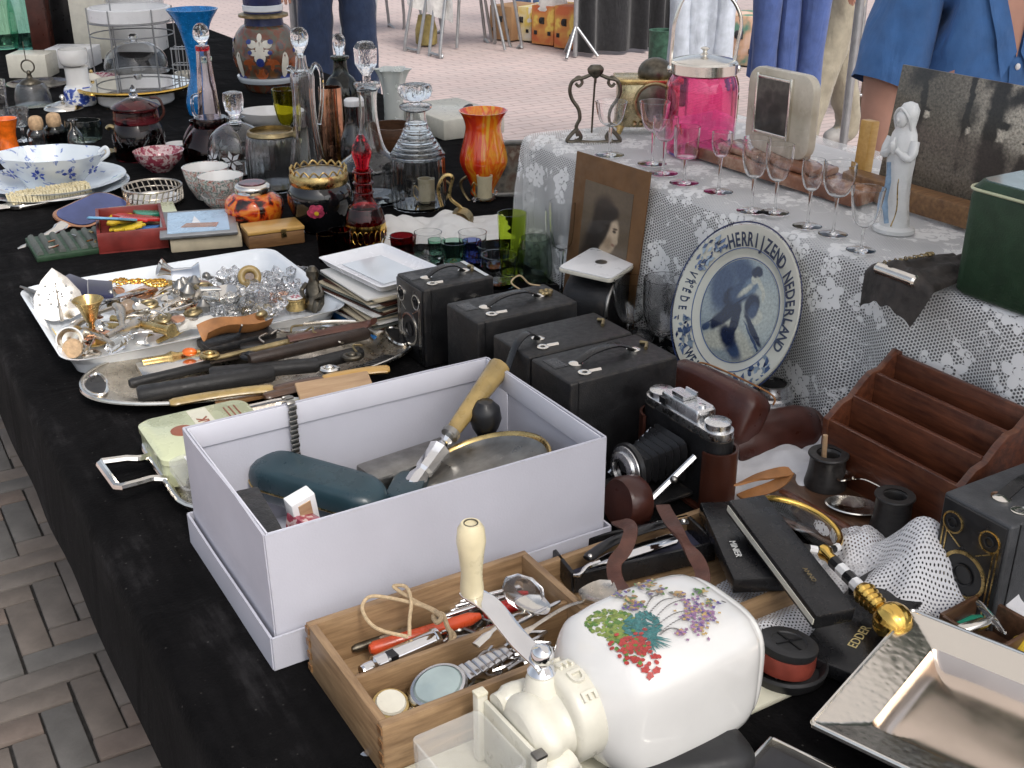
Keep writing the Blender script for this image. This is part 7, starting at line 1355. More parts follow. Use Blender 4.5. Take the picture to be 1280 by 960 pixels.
v = V('ribbed_tumbler', 'low cut tumbler beside the two goblets', 'glass', 800, 424); v.part('bowl', [(16, 424), (18, 420), (20, 402)], 'crystal', wall=1, mod=flute(12, .05), n=48)
v = V('lens_cap', 'stepped aluminium lens mount standing below the plate', 'lens mount', 962, 512); v.part('flange', [(29, 512), (30, 510), (30, 506), (27, 504)], 'alu', sm=0, n=40); v.part('barrel', [(26, 505), (26, 499), (28, 497), (28, 493), (25, 491), (25, 488), (22, 484), (21, 478)], 'alu', sm=0, wall=3, n=40); v.part('dark_glass', [(17, 481), (17.5, 480)], 'black', sm=0)
# ---- folding camera in leather case
fc = thing('folding_camera', 'open folding camera with silver top and black bellows in its brown case', 'camera', B(.842, .722, .006), TA)
Lc, Hc, Tc = .128, .088, .032
g = G(); g.loft([[(x, y, z) for x, y in rrect(Tc, Lc, Tc*.49, 6)] for z in (0, .002, Hc-.014, Hc-.012)]); g.build('body', 'black_leather', fc)
g = G(); g.loft([[(x, y, z) for x, y in rrect(Tc*.96, Lc*.99, Tc*.47, 6)] for z in (Hc-.0118, Hc-.004, Hc-.003)]); g.build('top_plate', 'alu', fc, bev=.0006); g = G(); g.loft([[(x, y+.002, z) for x, y in rrect(Tc*.8*k, Lc*.5*k, .004, 3)] for z, k in ((Hc-.003, 1), (Hc+.008, .97), (Hc+.010, .9))]); g.build('finder_hump', 'alu', fc)
for (y, rr_, h_) in ((.046, .0135, .006), (-.046, .0135, .007)): g = G(); g.lathe([(0, 0), (rr_, 0), (rr_, h_), (rr_*.9, h_+.001), (0, h_+.001)], 40, M=RT(t=(0, y, Hc-.003)), mod=rib(40, .012)); g.build('winding_knob', 'alu', fc); 
g = G(); g.box((0, .008, Hc+.012), (.018, .018, .003)); g.box((.009, .008, Hc+.014), (.002, .018, .004)); g.box((-.009, .008, Hc+.014), (.002, .018, .004)); g.build('accessory_shoe', 'alu', fc); g = G(); g.lathe([(0, 0), (.004, 0), (.004, .006), (0, .0065)], 16, M=RT(t=(0, -.02, Hc+.006))); g.build('shutter_button', 'chrome', fc)
g = G(); g.box((-Tc*.42, .026, Hc+.002), (.004, .010, .007)); g.build('finder_window', 'black', fc)
rings = []
for i in range(15):
    t = i/14; s = (.062-.030*t)*(1 if i % 2 else .84); rings.append([(-Tc/2-.004-t*.052, x, .042-.004*t+y) for x, y in rrect(s, s*.85, s*.16, 2)])
g = G(); g.loft(rings); g.build('bellows', 'black', fc, ang=20)
LM = RT(0, R(-90), 0, (-Tc/2-.056, 0, .038)); g = G(); g.lathe([(0, 0), (.024, 0), (.025, .003), (.024, .008), (.019, .009), (.019, .013), (.015, .015), (.0125, .015), (.0115, .010), (0, .009)], 44, M=LM); g.build('shutter_ring', 'alu', fc); g = G(); g.lathe([(0, .0095), (.011, .0095), (.010, .0115), (0, .0135)], 28, M=LM); g.build('lens', 'black_glaze', fc); g = G(); g.lathe([(.0235, .0), (.0265, .001), (.0265, .006), (.0235, .007), (.0235, 0)], 44, M=LM, mod=rib(44, .01)); g.build('focus_ring', 'black_metal', fc)
g = G(); g.box((-Tc/2-.034, 0, .0075), (.070, .07, .004)); g.build('drop_bed', 'black_leather', fc, bev=.001)
for s in (-1, 1): g = G(); g.tube([(-Tc/2-.058, s*.034, .014), (-Tc/2-.002, s*.036, .052)], .0034, 6, flat=.5); g.build('strut', 'alu', fc); g = G(); g.ball((-Tc/2-.03, s*.038, .034), .004); g.build('strut_screw', 'pewter', fc)
cs_ = thing('camera_case', 'brown leather half case around the folding camera', 'case', B(.842, .722, 0), TA)
for s in (-1, 1):
    prf = [(x, y*1) for x, y in rrect(Tc+.010, Lc+.012, (Tc+.010)*.49, 8)]; g = G()
    outer = [(x, y) for x, y in prf if s*y > Lc*.24]; outer.sort(key=lambda p_: math.atan2(p_[0], s*p_[1])); n = len(outer)
    vs = [(x, y, z) for z in (.0, .030, .070) for x, y in outer]+[(x*.88, y*.965, z) for z in (.0, .030, .070) for x, y in outer]
    fs = [(r0*n+i, r0*n+i+1, (r0+1)*n+i+1, (r0+1)*n+i) for r0 in (0, 1, 3, 4) for i in range(n-1)]+[(2*n+i, 2*n+i+1, 5*n+i+1, 5*n+i) for i in range(n-1)]+[(a*n+e, (a+1)*n+e, (a+4)*n+e, (a+3)*n+e) for a in (0, 1) for e in (0, n-1)]
    g.add(vs, fs); g.build('case_end', 'brown_leather', cs_)
g = G(); g.prism(rrect(Tc+.010, Lc+.012, (Tc+.010)*.49, 8), .0005, .004); g.build('case_floor', 'brown_leather', cs_)
# lens bulge of the case flap
c = px(786, 668); g = G(); g.lathe([(0, 0), (.024, 0), (.027, .004), (.027, .022), (.024, .027), (0, .028)], 40, M=RT(0, R(-80), 0, (.01, 0, .029))); o = g.build('leather_pouch', 'red_leather', loc=c+Vector((.002, .012, 0)), rot=(0, 0, TA)); tag(o, 'round brown leather lens bulge of the camera case by the shoebox', 'pouch')
c, yw, L = lay((835, 512), (944, 560), .0); fl2 = thing('leather_case', 'domed oblong brown leather case hood tipped behind the folding camera', 'case', B(.912, .795, .0), TA+PI/2+R(4))
rings = []
for x, kx in ((-.068, .55), (-.065, .8), (-.055, .95), (-.03, 1), (.03, 1), (.055, .95), (.065, .8), (.068, .55)): rings.append([(x, y*kx, .052+z*kx) for y, z in rrect(.044, .072, .015, 4)])
g = G(); g.loft(rings, M=RT(R(26), 0, 0)); g.build('hood_shell', 'red_leather', fl2, ang=50); g = G(); g.tube(crom([(-.063, -.022, .078), (-.05, -.0225, .0885), (.05, -.0225, .0885), (.063, -.022, .078)], 5), .0012, 5, M=RT(R(26), 0, 0)); g.build('stitching', 'tan_leather', fl2)
c, yw, L = lay((902, 552), (1020, 528), .02); c2 = thing('leather_case', 'hollow brown leather case front lying beside the lens mount', 'case', Vector((c.x, c.y, TZ)), yw)
g = G(); n = 20
out = [[(x, .034*k*cos(PI*i/n), .002+.044*k*sin(PI*i/n)) for i in range(n+1)]+[(x, .031*k*cos(PI*i/n), .002+.041*k*sin(PI*i/n)) for i in range(n, -1, -1)] for x, k in ((-L*.46, .95), (-L*.3, 1), (L*.3, .98), (L*.44, .85), (L*.5, .6))]
g.loft(out); g.build('shell', 'red_leather', c2, ang=50); g = G(); g.ball((L*.46, 0, .014), (.012, .028, .024)); g.build('end_cap', 'brown_leather', c2)
tissue('white tissue paper lying between leather case and inkwells', 960, 596, .16, .13, .022, R(20), 'linen', 'white_cloth', 4); tissue('folded white cloth beside the case under the letter rack', 1000, 560, .14, .12, .02, R(60), 'linen', 'white_cloth', 9)
def strap_obj(label, pts, w, m, z=None):
    P = crom(pts, 6); g = G(); vs = []; n = len(P)
    for i in range(n):
        t = (P[min(i+1, n-1)]-P[max(i-1, 0)]).normalized(); s = t.cross(Vector((0, 0, 1))); s = s.normalized() if s.length > .2 else Vector((1, 0, 0)); tw = .5*sin(i*.35); s = (s*cos(tw)+t.cross(s)*sin(tw))*w; nn = t.cross(s).normalized()*.0011
        vs += [P[i]-s-nn, P[i]+s-nn, P[i]+s+nn, P[i]-s+nn]
    g.add(vs, [(4*i+k, 4*i+(k+1) % 4, 4*i+4+(k+1) % 4, 4*i+4+k) for i in range(n-1) for k in range(4)]+[(3, 2, 1, 0), (4*n-4, 4*n-3, 4*n-2, 4*n-1)])
    o = g.build('leather_strap', m, ang=50); tag(o, label, 'strap'); return o
strap_obj('tan leather strap looping from the folding camera case', [px(905, 560, .05), px(908, 592, .035), px(918, 606, .03), px(950, 596, .03), px(985, 590, .03), px(970, 606, .02), px(925, 622, .016)], .006, 'tan_leather')
strap_obj('brown leather strap curling over the razor case near the shoebox', [px(772, 652, .05), px(788, 660, .06), px(782, 685, .055), px(768, 705, .05), px(772, 730, .045), px(790, 748, .05)], .0065, 'strap'); strap_obj('brown leather strap twisting down beside the white coffee mill', [px(828, 632, .05), px(838, 650, .055), px(852, 672, .06), px(866, 692, .06), px(878, 715, .055), px(876, 742, .05)], .0065, 'strap')
# ---- letter rack
lr = thing('letter_rack', 'dark red brown wooden letter rack with three slots', 'letter rack', B(.69, .905), TA); W_ = .172
prof_ = [(-.048, 0), (.048, 0), (.052, .132), (.044, .136), (.034, .128), (.022, .118), (.008, .117), (-.004, .108), (-.018, .094), (-.032, .090), (-.044, .080), (-.050, .076)]
for s in (-1, 1): g = G(); g.prism(prof_, -.004, .004, M=RT(R(90), 0, 0, (0, s*W_/2, 0))); g.build('side', 'mahogany', lr, bev=.001)
for x, h_, nm in ((-.046, .073, 'front_panel'), (-.015, .094, 'divider'), (.016, .113, 'divider'), (.046, .128, 'back_panel')): g = G(); g.box((x, 0, h_/2+.003), (.006, W_-.008, h_)); g.build(nm, 'mahogany', lr, bev=.001)
g = G(); g.box((0, 0, .006), (.088, W_-.01, .006)); g.build('base', 'mahogany', lr)
# ---- ink stand
c, yw, L = lay((962, 622), (1148, 674), 0); ik = thing('ink_stand', 'long oval dark wooden ink stand board', 'ink stand', px(1058, 646), yw-R(22)); g = G(); pr_ = [(L*.56*cos(a), .058*math.copysign(abs(sin(a))**.8, sin(a))) for a in [2*PI*i/40 for i in range(40)]]
g.prism(pr_, 0, .012); g.build('board', 'walnut', ik, bev=.004); g = G(); g.tube([(-L*.40, -.030, .0125), (L*.40, -.034, .0125)], .005, 8, flat=.4, up=(0, 0, 1)); g.build('pen_groove', 'mahogany', ik)
for (x, y, t, lab) in ((1031, 606, 566, 'black turned inkwell with pen stub, on the ink stand by the case front'), (1112, 664, 618, 'open black inkwell on the ink stand below the letter rack')):
    v = V('inkwell', lab, 'inkwell', x, y, .012); v.part('body', [(26, y), (26, y-4), (23, y-18), (22, t+6), (25, t+2), (24, t)], 'ebony', wall=9, n=36, sm=2, floor=22)
    if y == 606: v.tube('pen_stub', [(-4, y-10), (-7, t-22)], 3.2, 'palewood', sm=0)
c, yw, L = lay((1045, 592), (1100, 612), .03); stick('ladle', 'small silver ladle lying between the two inkwells', 'ladle', (1052, 594), (1112, 618), .03, lambda g, L: spoon_g(g, L*1.2, .012), 'silver'); odd('nib_tray', 'bright silver tray scoop between the inkwells on the board', 'scoop', 1066, 636, .014, lambda g: g.lathe([(0, 0), (.014, 0), (.019, .004), (.018, .005), (0, .0015)], 28, sx=1.5), 'silver', (0, 0, R(-20)))
# ---- right hand box camera
r = box_camera('grey topped box camera with gold ringed lens face beside the letter rack', .532, .853, L=.135, Wd=.071, face='gold', m='grey_leather', windows=False)
g = G(); g.lathe([(0, 0), (.006, 0), (.006, .002), (0, .003)], 16, M=RT(t=(-.035, .005, .11))); g.build('shutter_stud', 'copper', r)
# net cloths on the table
def drape(label, c, w, d, hfun, yaw, nm='net_cloth'):
    o = cloth_obj(nm, lambda a, t: ((a-.5)*w, (t-.5)*d, hfun(a, t)), 50, 50, w, d, 'net'); o.location = c; o.rotation_euler = (0, 0, yaw); tag(o, label, 'cloth'); return o
drape('white net cloth bunched up in front of the right hand box camera', px(1122, 745), .17, .15, lambda a, t: .004+.062*math.exp(-((a-.62)/.22)**2-((t-.5)/.28)**2)+.010*noise.noise(Vector((a*7, t*7, 2)))*min(1, 8*min(a, 1-a, t, 1-t))+.008*abs(sin(a*9+t*4))*min(1, 6*min(a, 1-a, t, 1-t)), TA-.2)
drape('white net cloth spread flat between mill and black boxes', px(985, 768), .17, .13, lambda a, t: .006+.012*max(0, noise.noise(Vector((a*6, t*6, 7))))+.012*t*(1-t), TA+.1); drape('white net scrap under the magnifier handle', px(1060, 700), .12, .10, lambda a, t: .006+.03*math.exp(-((a-.5)/.3)**2-((t-.4)/.3)**2)+.008*noise.noise(Vector((a*9, t*9, 11))), TA+.5)
# ============================================================ FOREGROUND RIGHT
# ---- wooden box with divider, lid folded open to the right
WU, WV = (.611+.757)/2, (.258+.468)/2; WL, WD, WH = .210, .146, .05
wb_ = thing('wooden_box', 'hinged oak box with divided compartments lying open beside the shoebox', 'box', B(WU, WV), TA)
g = G(); g.box((0, 0, .003), (WL-.012, WD-.012, .004)); g.build('bottom', 'oak_in', wb_)
for c, d, m in (((0, -WD/2+.0035, WH/2), (WL, .007, WH), 'oak'), ((0, WD/2-.0035, WH/2), (WL, .007, WH), 'oak'), ((-WL/2+.0035, 0, WH/2), (.007, WD-.0142, WH), 'oak_y'), ((WL/2-.0035, 0, WH/2), (.007, WD-.0142, WH), 'oak_y'), ((0, -.006, WH/2-.002), (WL-.0142, .005, WH-.006), 'oak')): g = G(); g.box(c, d); g.build('side', m, wb_, bev=.0008)
for s in (-1, 1):
    for q in range(4): g = G(); g.box((-WL/2-.0004, s*(WD/2-.0035), .007+q*.0125), (.0012, .0068, .006)); g.build('finger_joint', 'brownwood', wb_)
LV0, LV1 = .470, .680; ld2 = thing('box_lid_tray', 'shallow oak lid of the hinged box folded flat, lined with grooves', 'box lid', B((.611+.762)/2, (LV0+LV1)/2), TA); LW, LDp, LH = LV1-LV0, .151, .028
g = G(); g.box((0, 0, .003), (LW-.012, LDp-.012, .005)); g.build('panel', 'oak', ld2)
for c, d, m in (((0, -LDp/2+.0035, LH/2), (LW, .007, LH), 'oak'), ((0, LDp/2-.0035, LH/2), (LW, .007, LH), 'oak'), ((-LW/2+.0035, 0, LH/2), (.007, LDp-.0142, LH), 'oak_y'), ((LW/2-.0035, 0, LH/2), (.007, LDp-.0142, LH), 'oak_y')): g = G(); g.box(c, d); g.build('side', m, ld2, bev=.0008)
for s in (-1, 1): g = G(); g.box((-LW/2+.001, s*.045, LH+.0008), (.016, .02, .0014)); g.cyl((-LW/2-.001, s*.045-.01, LH+.001), (-LW/2-.001, s*.045+.01, LH+.001), .0018); g.build('hinge', 'brass_old', ld2)
def wbp(x, y, z=.006): return B(WU, WV, z)+SM @ Vector((x, y, 0))
# whistle and string
wh = thing('whistle', 'tubular nickel whistle in the back compartment of the oak box', 'whistle', px(503, 818, .032), TA+R(6)); 
g = G(); g.tube([(-.038, 0, 0), (-.034, 0, 0), (-.028, 0, 0), (-.026, 0, 0), (.030, 0, 0), (.031, 0, 0), (.034, 0, 0), (.035, 0, 0), (.037, 0, 0)], [.0055, .0065, .0065, .0088, .0088, .0098, .0098, .008, .004], 28); g.build('tube', 'chrome', wh, ang=25)
g = G(); g.box((-.012, -.004, .0072), (.007, .010, .004)); g.build('slot', 'black', wh); g = G(); g.tube([(.040+.005*cos(a), 0, .005*sin(a)) for a in [2*PI*i/14 for i in range(14)]], .0012, 6, True); g.build('ring', 'steel', wh)
sg = thing('cord', 'knotted loop of beige cord tied to the whistle', 'cord', px(540, 792, .04), 0); P0 = sg.location
def L_(pts): return [p_-P0 for p_ in pts]
g = G(); g.tube(crom(L_([px(563, 802, .038), px(562, 788, .048), px(548, 766, .055), px(520, 752, .058), px(495, 736, .064), px(494, 732, .066), px(508, 734, .068), px(514, 752, .062), px(512, 775, .05), px(512, 795, .040)]), 6), .0016, 8); g.build('loop', 'string', sg)
g = G(); g.tube(crom(L_([px(552, 772, .054), px(530, 758, .058), px(490, 748, .062), px(462, 746, .062), px(453, 762, .056), px(470, 785, .05), px(510, 796, .042)]), 6), .0016, 8); g.build('loop', 'string', sg); g = G(); g.tube(crom(L_([px(545, 765, .056), px(552, 772, .058), px(546, 778, .054), px(542, 770, .052), px(553, 768, .055), px(560, 785, .048), px(568, 795, .042), px(560, 806, .038)]), 5), .0021, 8); g.build('knot', 'string', sg)
# pens, knives and rods in the back compartment
def rod(r0): return lambda g, L: g.tube([(-L/2, 0, 0), (-L/2+.004, 0, 0), (L/2-.01, 0, 0), (L/2, 0, 0)], [r0*.6, r0, r0, r0*.5], 12)
stick('fountain_pen', 'orange red fountain pen lying behind the whistle', 'pen', (462, 812), (600, 770), .024, rod(.006), 'red_orange'); stick('fountain_pen', 'scarlet pocket knife handle at the right of the back compartment', 'pen', (606, 768), (660, 750), .026, rod(.0065), 'red'); stick('fountain_pen', 'dark slim pen in the bottom of the oak box by the string', 'pen', (440, 812), (498, 792), .014, rod(.004), 'bronze')
for k in range(6): stick('steel_rod', 'thin steel drawing pen in the bundle behind the crank handle', 'drawing pen', (545+k*6, 782-k*6), (625+k*6, 752-k*4), .018+.003*(k % 3), rod(.0028), 'chrome' if k % 2 else 'steel', grp='drawing pens in the oak box')
odd('foil_wrapper', 'crinkled grey foil packet beside the pens in the oak box', 'packet', 498, 798, .016, lambda g: g.box((0, 0, 0), (.032, .016, .006)), 'steel', (R(10), R(5), .7), bev=.002); odd('foil_wrapper', 'crumpled clear plastic wrapper at the back corner of the oak box', 'wrapper', 650, 748, .034, lambda g: g.lathe([(0, 0), (.016, .002), (.020, .010), (.010, .014), (0, .010)], 9), 'frost', (.3, .2, .5))
rb = random.Random(6)
for k in range(16):
    a = (rb.uniform(560, 640), rb.uniform(768, 796)); q = rb.uniform(0, 3); stick('key', 'dull steel key in the tangle behind the divider', 'key', a, (a[0]+24*cos(q), a[1]+9*sin(q)), .012+.010*rb.random(), lambda g, L: (g.tube([(-.016, 0, 0), (.014, 0, 0)], .0018, 6), g.tube([(-.021+.006*cos(t), .006*sin(t), 0) for t in [2*PI*i/10 for i in range(10)]], .0016, 5, True), g.box((.012, .004, 0), (.005, .007, .002))), 'pewter', grp='keys in the oak box')
# watches in the front compartment
wt = thing('wrist_watch', 'steel wrist watch with oval pale dial in the front compartment', 'watch', px(548, 862, .03), TA+R(10), rot=(R(10), R(-10), TA+R(10)))
g = G(); g.lathe([(0, -.006), (.017, -.006), (.020, -.002), (.020, .003), (.0185, .006), (.0165, .0065), (.0165, .004), (0, .004)], 40, sx=1.25); g.build('case', 'steel', wt); mat('dial', (.36, .44, .44), .12, .2, var=.15, coat=.6); g = G(); g.lathe([(0, .005), (.0165, .005), (.015, .0075), (0, .009)], 36, sx=1.25); g.build('crystal', 'dial', wt); g = G(); g.cyl((0, -.019, 0), (0, -.025, 0), .0028); g.build('crown', 'chrome', wt)
for s in (-1, 1):
    for k in range(7): g = G(); g.box((s*(.028+.007*k), 0, -.003-.0018*k*(1 if s > 0 else 1.6)), (.0062, .017-.0007*k, .0035)); g.build('bracelet_link', 'steel', wt, bev=.001)
wt2 = thing('wrist_watch', 'second gilt watch at the front corner of the oak box', 'watch', px(488, 884, .024), TA, rot=(R(14), 0, TA)); g = G(); g.lathe([(0, -.005), (.014, -.005), (.016, 0), (.014, .005), (0, .006)], 32); g.build('case', 'brass', wt2); g = G(); g.lathe([(0, .0062), (.012, .0055), (.011, .0075), (0, .0085)], 28); g.build('crystal', 'cream', wt2)
for k in range(5): g = G(); g.box((.02+.007*k, -.002, -.002*k), (.006, .014, .003)); g.build('bracelet_link', 'chrome', wt2, bev=.001)
for k in range(14):
    a = (rb.uniform(590, 660), rb.uniform(800, 840)); stick('sugar_tongs', 'thin silver chain and tong pieces tangled in the front compartment', 'tongs', a, (a[0]+rb.uniform(20, 46), a[1]-rb.uniform(6, 30)), .016+.012*rb.random(), lambda g, L: (g.tube(crom([(-L/2, .003, 0), (0, .005, .002), (L/2, 0, 0)], 4), .0018, 6), g.tube(crom([(-L/2, -.003, 0), (0, -.005, .002), (L/2, 0, 0)], 4), .0018, 6)), 'steel', grp='tongs in the oak box')
for k in range(18):
    g = G(); a = rb.uniform(0, 3); g.tube([(.008*cos(t), .006*sin(t), 0) for t in [2*PI*i/12 for i in range(12)]], .0017, 6, True); o = g.build('bracelet', ['pewter', 'steel', 'brass_old'][k % 3], loc=wbp(rb.uniform(-.09, .05), rb.uniform(-.062, -.014), rb.uniform(.009, .018)), rot=(rb.uniform(-.6, .6), rb.uniform(-.6, .6), a)); tag(o, 'small tarnished ring link at the bottom of the front compartment', 'ring', 'ring links in the oak box')
stick('serving_spoon', 'old silver spoon with bright bowl resting on the oak box edge', 'spoon', (672, 752), (600, 808), .052, lambda g, L: spoon_g(g, L*1.15, .016), 'silver', tilt=R(-3)); stick('sugar_sifter', 'embossed silver spoon lying over the hinge of the oak box', 'spoon', (755, 738), (648, 800), .054, lambda g, L: (spoon_g(g, L*1.2, .015)), 'silver_old'); stick('sugar_sifter', 'thin twisted spoon handle parallel to the embossed spoon', 'spoon', (700, 752), (640, 782), .050, rod(.002), 'steel')
# razor in its case on the lid
c, yw, L = lay((708, 700), (872, 655), .03); rc = thing('razor_box', 'open black razor box with dark blue velvet in the oak lid', 'razor box', Vector((c.x, c.y, TZ+.008)), yw-R(4)); W2 = .052; L2 = L*1.02
g = G(); g.box((0, 0, .002), (L2, W2, .004)); g.build('bottom', 'navy_velvet', rc)
for cc, d in (((0, -W2/2, .010), (L2, .004, .02)), ((0, W2/2, .010), (L2, .004, .02)), ((-L2/2, 0, .010), (.004, W2-.004, .02)), ((L2/2, 0, .010), (.004, W2-.004, .02))): g = G(); g.box(cc, d); g.build('side', 'black_satin', rc, bev=.0008)
c, yw, L = lay((738, 706), (862, 660), .032); rz_ = thing('cutthroat_razor', 'half open cutthroat razor with bright blade lying in its box', 'razor', c-Vector((0, 0, .006)), yw-R(4))
g = G(); bl_ = [(-.050, -.004), (-.02, -.008), (.035, -.008), (.042, -.004), (.042, .008), (.035, .0095), (-.03, .009), (-.050, .004)]; g.prism(bl_, 0, .0035); g.build('blade', 'chrome', rz_, bev=.001); g = G(); g.tube(crom([(-.046, 0, .002), (-.06, -.001, .002), (-.072, -.008, .002), (-.078, -.006, .002)], 4), [.003, .0025, .002, .0015], 8); g.build('tang', 'chrome', rz_); g = G(); g.tube(crom([(-.058, .004, .008), (-.02, .016, .009), (.03, .019, .009), (.062, .012, .008)], 6), [.004]+[.006]*14+[.004]*4, 10, flat=.5, up=(0, 0, 1)); g.build('scales', 'black', rz_); g = G(); g.ball((.058, .013, .0085), .0032); g.ball((-.054, .004, .0085), .003); g.build('pins', 'silver', rz_)
# black gift boxes
def slab(name, label, a, b, z, w, h, m, dz=0, tilt=0, roll=0, ty=0):
    c, yw, L = lay(a, b, z+h); r = thing(name, label, 'box', Vector((c.x, c.y, TZ+z+dz)), yw, rot=(roll, tilt, yw)); g = G(); g.box((0, 0, h/2), (L, w, h)); g.build('case', m, r, bev=.0022); return r, L
r, L = slab('black_box', 'black leathery box lettered MINIER lying on the oak lid', (906, 626), (952, 722), .029, .050, .016, 'black_satin')
vs, fs = text_geo('MINIER', .0085, .0002); g = G(); g.add(vs, fs, 0, RT(0, 0, 0, (L*.16, -.012, .0174))); g.build('lettering', 'white_ink', r, fix=False)
r, L = slab('black_box', 'black box with cream edge stripe leaning across the MINIER box', (930, 634), (1046, 752), .046, .038, .016, 'black_satin', tilt=R(8), dz=.002)
g = G(); g.box((0, -.0192, .008), (L*.98, .0012, .006)); g.build('cream_edge', 'cream', r); vs, fs = text_geo('Sheaffer'[:0]+'ANNO', .006, .0002); g = G(); g.add(vs, fs, 0, RT(0, 0, 0, (L*.22, .0, .0184))); g.build('lettering', 'brass_old', r, fix=False)
r, L = slab('black_box', 'flat black box with gold lettering under the gold ball handle', (1112, 738), (1040, 832), .002, .064, .014, 'black_satin')
vs, fs = text_geo('EDDER', .0115, .0002); g = G(); g.add(vs, fs, 0, RT(0, 0, R(180), (L*.12, .004, .0143))); g.build('lettering', 'gold_ink', r, fix=False)
boxobj('black_box', 'small black box end beside the gold ball on the net cloth', 'box', px(1112, 760, .0), (.05, .06, .022), 'black_satin', TA+R(8), .002)
boxobj('black_box', 'thin dark blue black box by the pen tray and net cloth', 'box', px(1155, 768, 0), (.10, .016, .014), 'navy', TA-R(20), .002)
# magnifying glass
c, yw, L = lay((981, 655), (1100, 760), .045); mg = thing('magnifying_glass', 'brass rimmed magnifying glass with checkered handle and gold ball', 'magnifier', px(995, 654, .046), yw, rot=(0, R(-6), yw)); mg.rotation_euler = (R(-14), R(5), yw)
RR = .043; g = G(); g.tube([(RR*cos(a), RR*sin(a), 0) for a in [2*PI*i/56 for i in range(56)]], .0032, 10, True); g.build('rim', 'gold', mg); g = G(); g.lathe([(0, -.003), (RR*.5, -.0022), (RR-.002, 0), (RR*.5, .0022), (0, .003)], 48); g.build('lens', 'clear', mg)
for q in range(6): a0 = -.5+q*.17; g = G(); g.tube([((RR+.0012)*cos(a0+t*.057), (RR+.0012)*sin(a0+t*.057), 0) for t in range(4)], .0040, 8); g.build('rim_check', 'white' if q % 2 else 'black', mg)
g = G(); g.lathe([(0, RR), (.006, RR), (.0075, RR+.006), (.005, RR+.012), (.006, RR+.018), (0, RR+.018)], 20, M=RT(0, R(90), 0)); g.build('collar', 'gold', mg)
Lh = L-RR-.02
for q in range(4): x0 = RR+.018+q*.0105; g = G(); g.tube([(x0, 0, 0), (x0+.0105, 0, 0)], .0062, 8); g.build('handle_check', ('black', 'white')[q % 2], mg)
x0 = RR+.018+.042; g = G(); g.lathe([(0, x0), (.008, x0), (.010, x0+.004)]+[(.0095+.0012*((k+1) % 2)-.00025*k, x0+.006+.0028*k) for k in range(9)]+[(0, x0+.032)], 28, M=RT(0, R(90), 0)); g.build('ferrule', 'gold', mg)
xb = x0+.044; g = G(); pr_ = [(.0165*sin(PI*i/14), -.0165*cos(PI*i/14)) for i in range(15)]; pr_[0] = (0, -.0165); pr_[-1] = (0, .0165); g.lathe(pr_, 60, M=RT(0, R(90), 0, (xb, 0, 0)), mod=lambda a, z: 1+.035*abs(sin(9*a))); g.build('gold_ball', 'gold', mg)
# round black puck
p = px(985, 856); rd_ = thing('rubber_puck', 'black rubber puck with red band and crossed cap in its saucer', 'puck', p+Vector((0, .012, 0)), 0)
g = G(); g.lathe([(0, 0), (.026, 0), (.032, .006), (.034, .014), (.0325, .0165), (.030, .014), (.027, .007), (0, .006)], 44); g.build('saucer', 'rubber', rd_)
mat('red_band', (.22, .045, .03), .45, var=.25, vs=60); T_ = RT(R(-6), R(8), 0, (-.002, .003, .004)); g = G(); g.lathe([(0, .004), (.0245, .004), (.0255, .010), (.0245, .019), (0, .019)], 40, M=T_); g.build('red_band', 'red_band', rd_); g = G(); g.lathe([(0, .019), (.0235, .019), (.0245, .022), (.0245, .026), (.0225, .0275), (.0150, .0275), (.0142, .0265), (0, .0265)], 64, M=T_, mod=lambda a, z: 1+.012*sin(32*a)); g.build('cap', 'rubber', rd_); g = G(); [g.box((0, 0, .0272), (.028, .0016, .0012), rz=a, M=T_) for a in (.5, .5+PI/2)]; g.build('cross_slot', 'black', rd_)
# hammered silver dish and velvet lined tray
dc = thing('silver_tray', 'square hammered silver dish with deep mirror bright well', 'dish', B(.410, .657, .010), TA+R(19), rot=(0, 0, TA+R(19))); S2 = .188
m_, ns_, ls_, b_ = newmat('hammered'); vec_ = coords(ns_, ls_); vo_ = ns_.new('ShaderNodeTexVoronoi'); vo_.inputs['Scale'].default_value = 170; vo_.feature = 'SMOOTH_F1'; ls_.new(vec_, vo_.inputs[0]); b_.inputs['Base Color'].default_value = (.78, .73, .65, 1); b_.inputs['Metallic'].default_value = 1; b_.inputs['Roughness'].default_value = .16; bump(ns_, ls_, b_, vo_.outputs['Distance'], .13, .0012)
def sq(s, z, r_=.004): return [(x, y, z) for x, y in rrect(s, s, r_, 4)]
g = G(); g.loft([sq(.118, 0), sq(.124, .001), sq(S2-.004, .021), sq(S2, .022), sq(S2, .0245), sq(S2-.006, .0245)], cap=False); g.box((0, 0, .001), (.118, .118, .0012)); g.build('underside', 'silver', dc); 
g = G(); g.loft([sq(S2-.006, .0246), sq(S2-.012, .0236), sq(.124, .0205), sq(.120, .0198)], cap=False); g.build('hammered_rim', 'hammered', dc)
def well(a, t):
    x, y = (2*a-1), (2*t-1); q = max(abs(x), abs(y)); r2 = min(1, math.hypot(x, y)); return (x*.060, y*.060, .0035+.0163*q**7+.0035*(1-r2*r2)*0+.0030*(1-min(1, (abs(x)**4+abs(y)**4)))**2)
g = G(); g.grid(well, 40, 40); g.build('well', 'dish_silver', dc, ang=180)
g = G(); g.tube([(x, y, .0248) for x, y in rrect(S2-.003, S2-.003, .004, 4)], .0016, 6, True); g.build('rim_wire', 'silver', dc)
vt = thing('velvet_tray', 'black velvet lined shallow tray with silver edge against the silver dish', 'tray', B(.385, .490, .0), TA+R(19)); g = G(); g.box((0, 0, .004), (.12, .17, .008)); g.build('velvet_lining', 'velvet_in', vt)
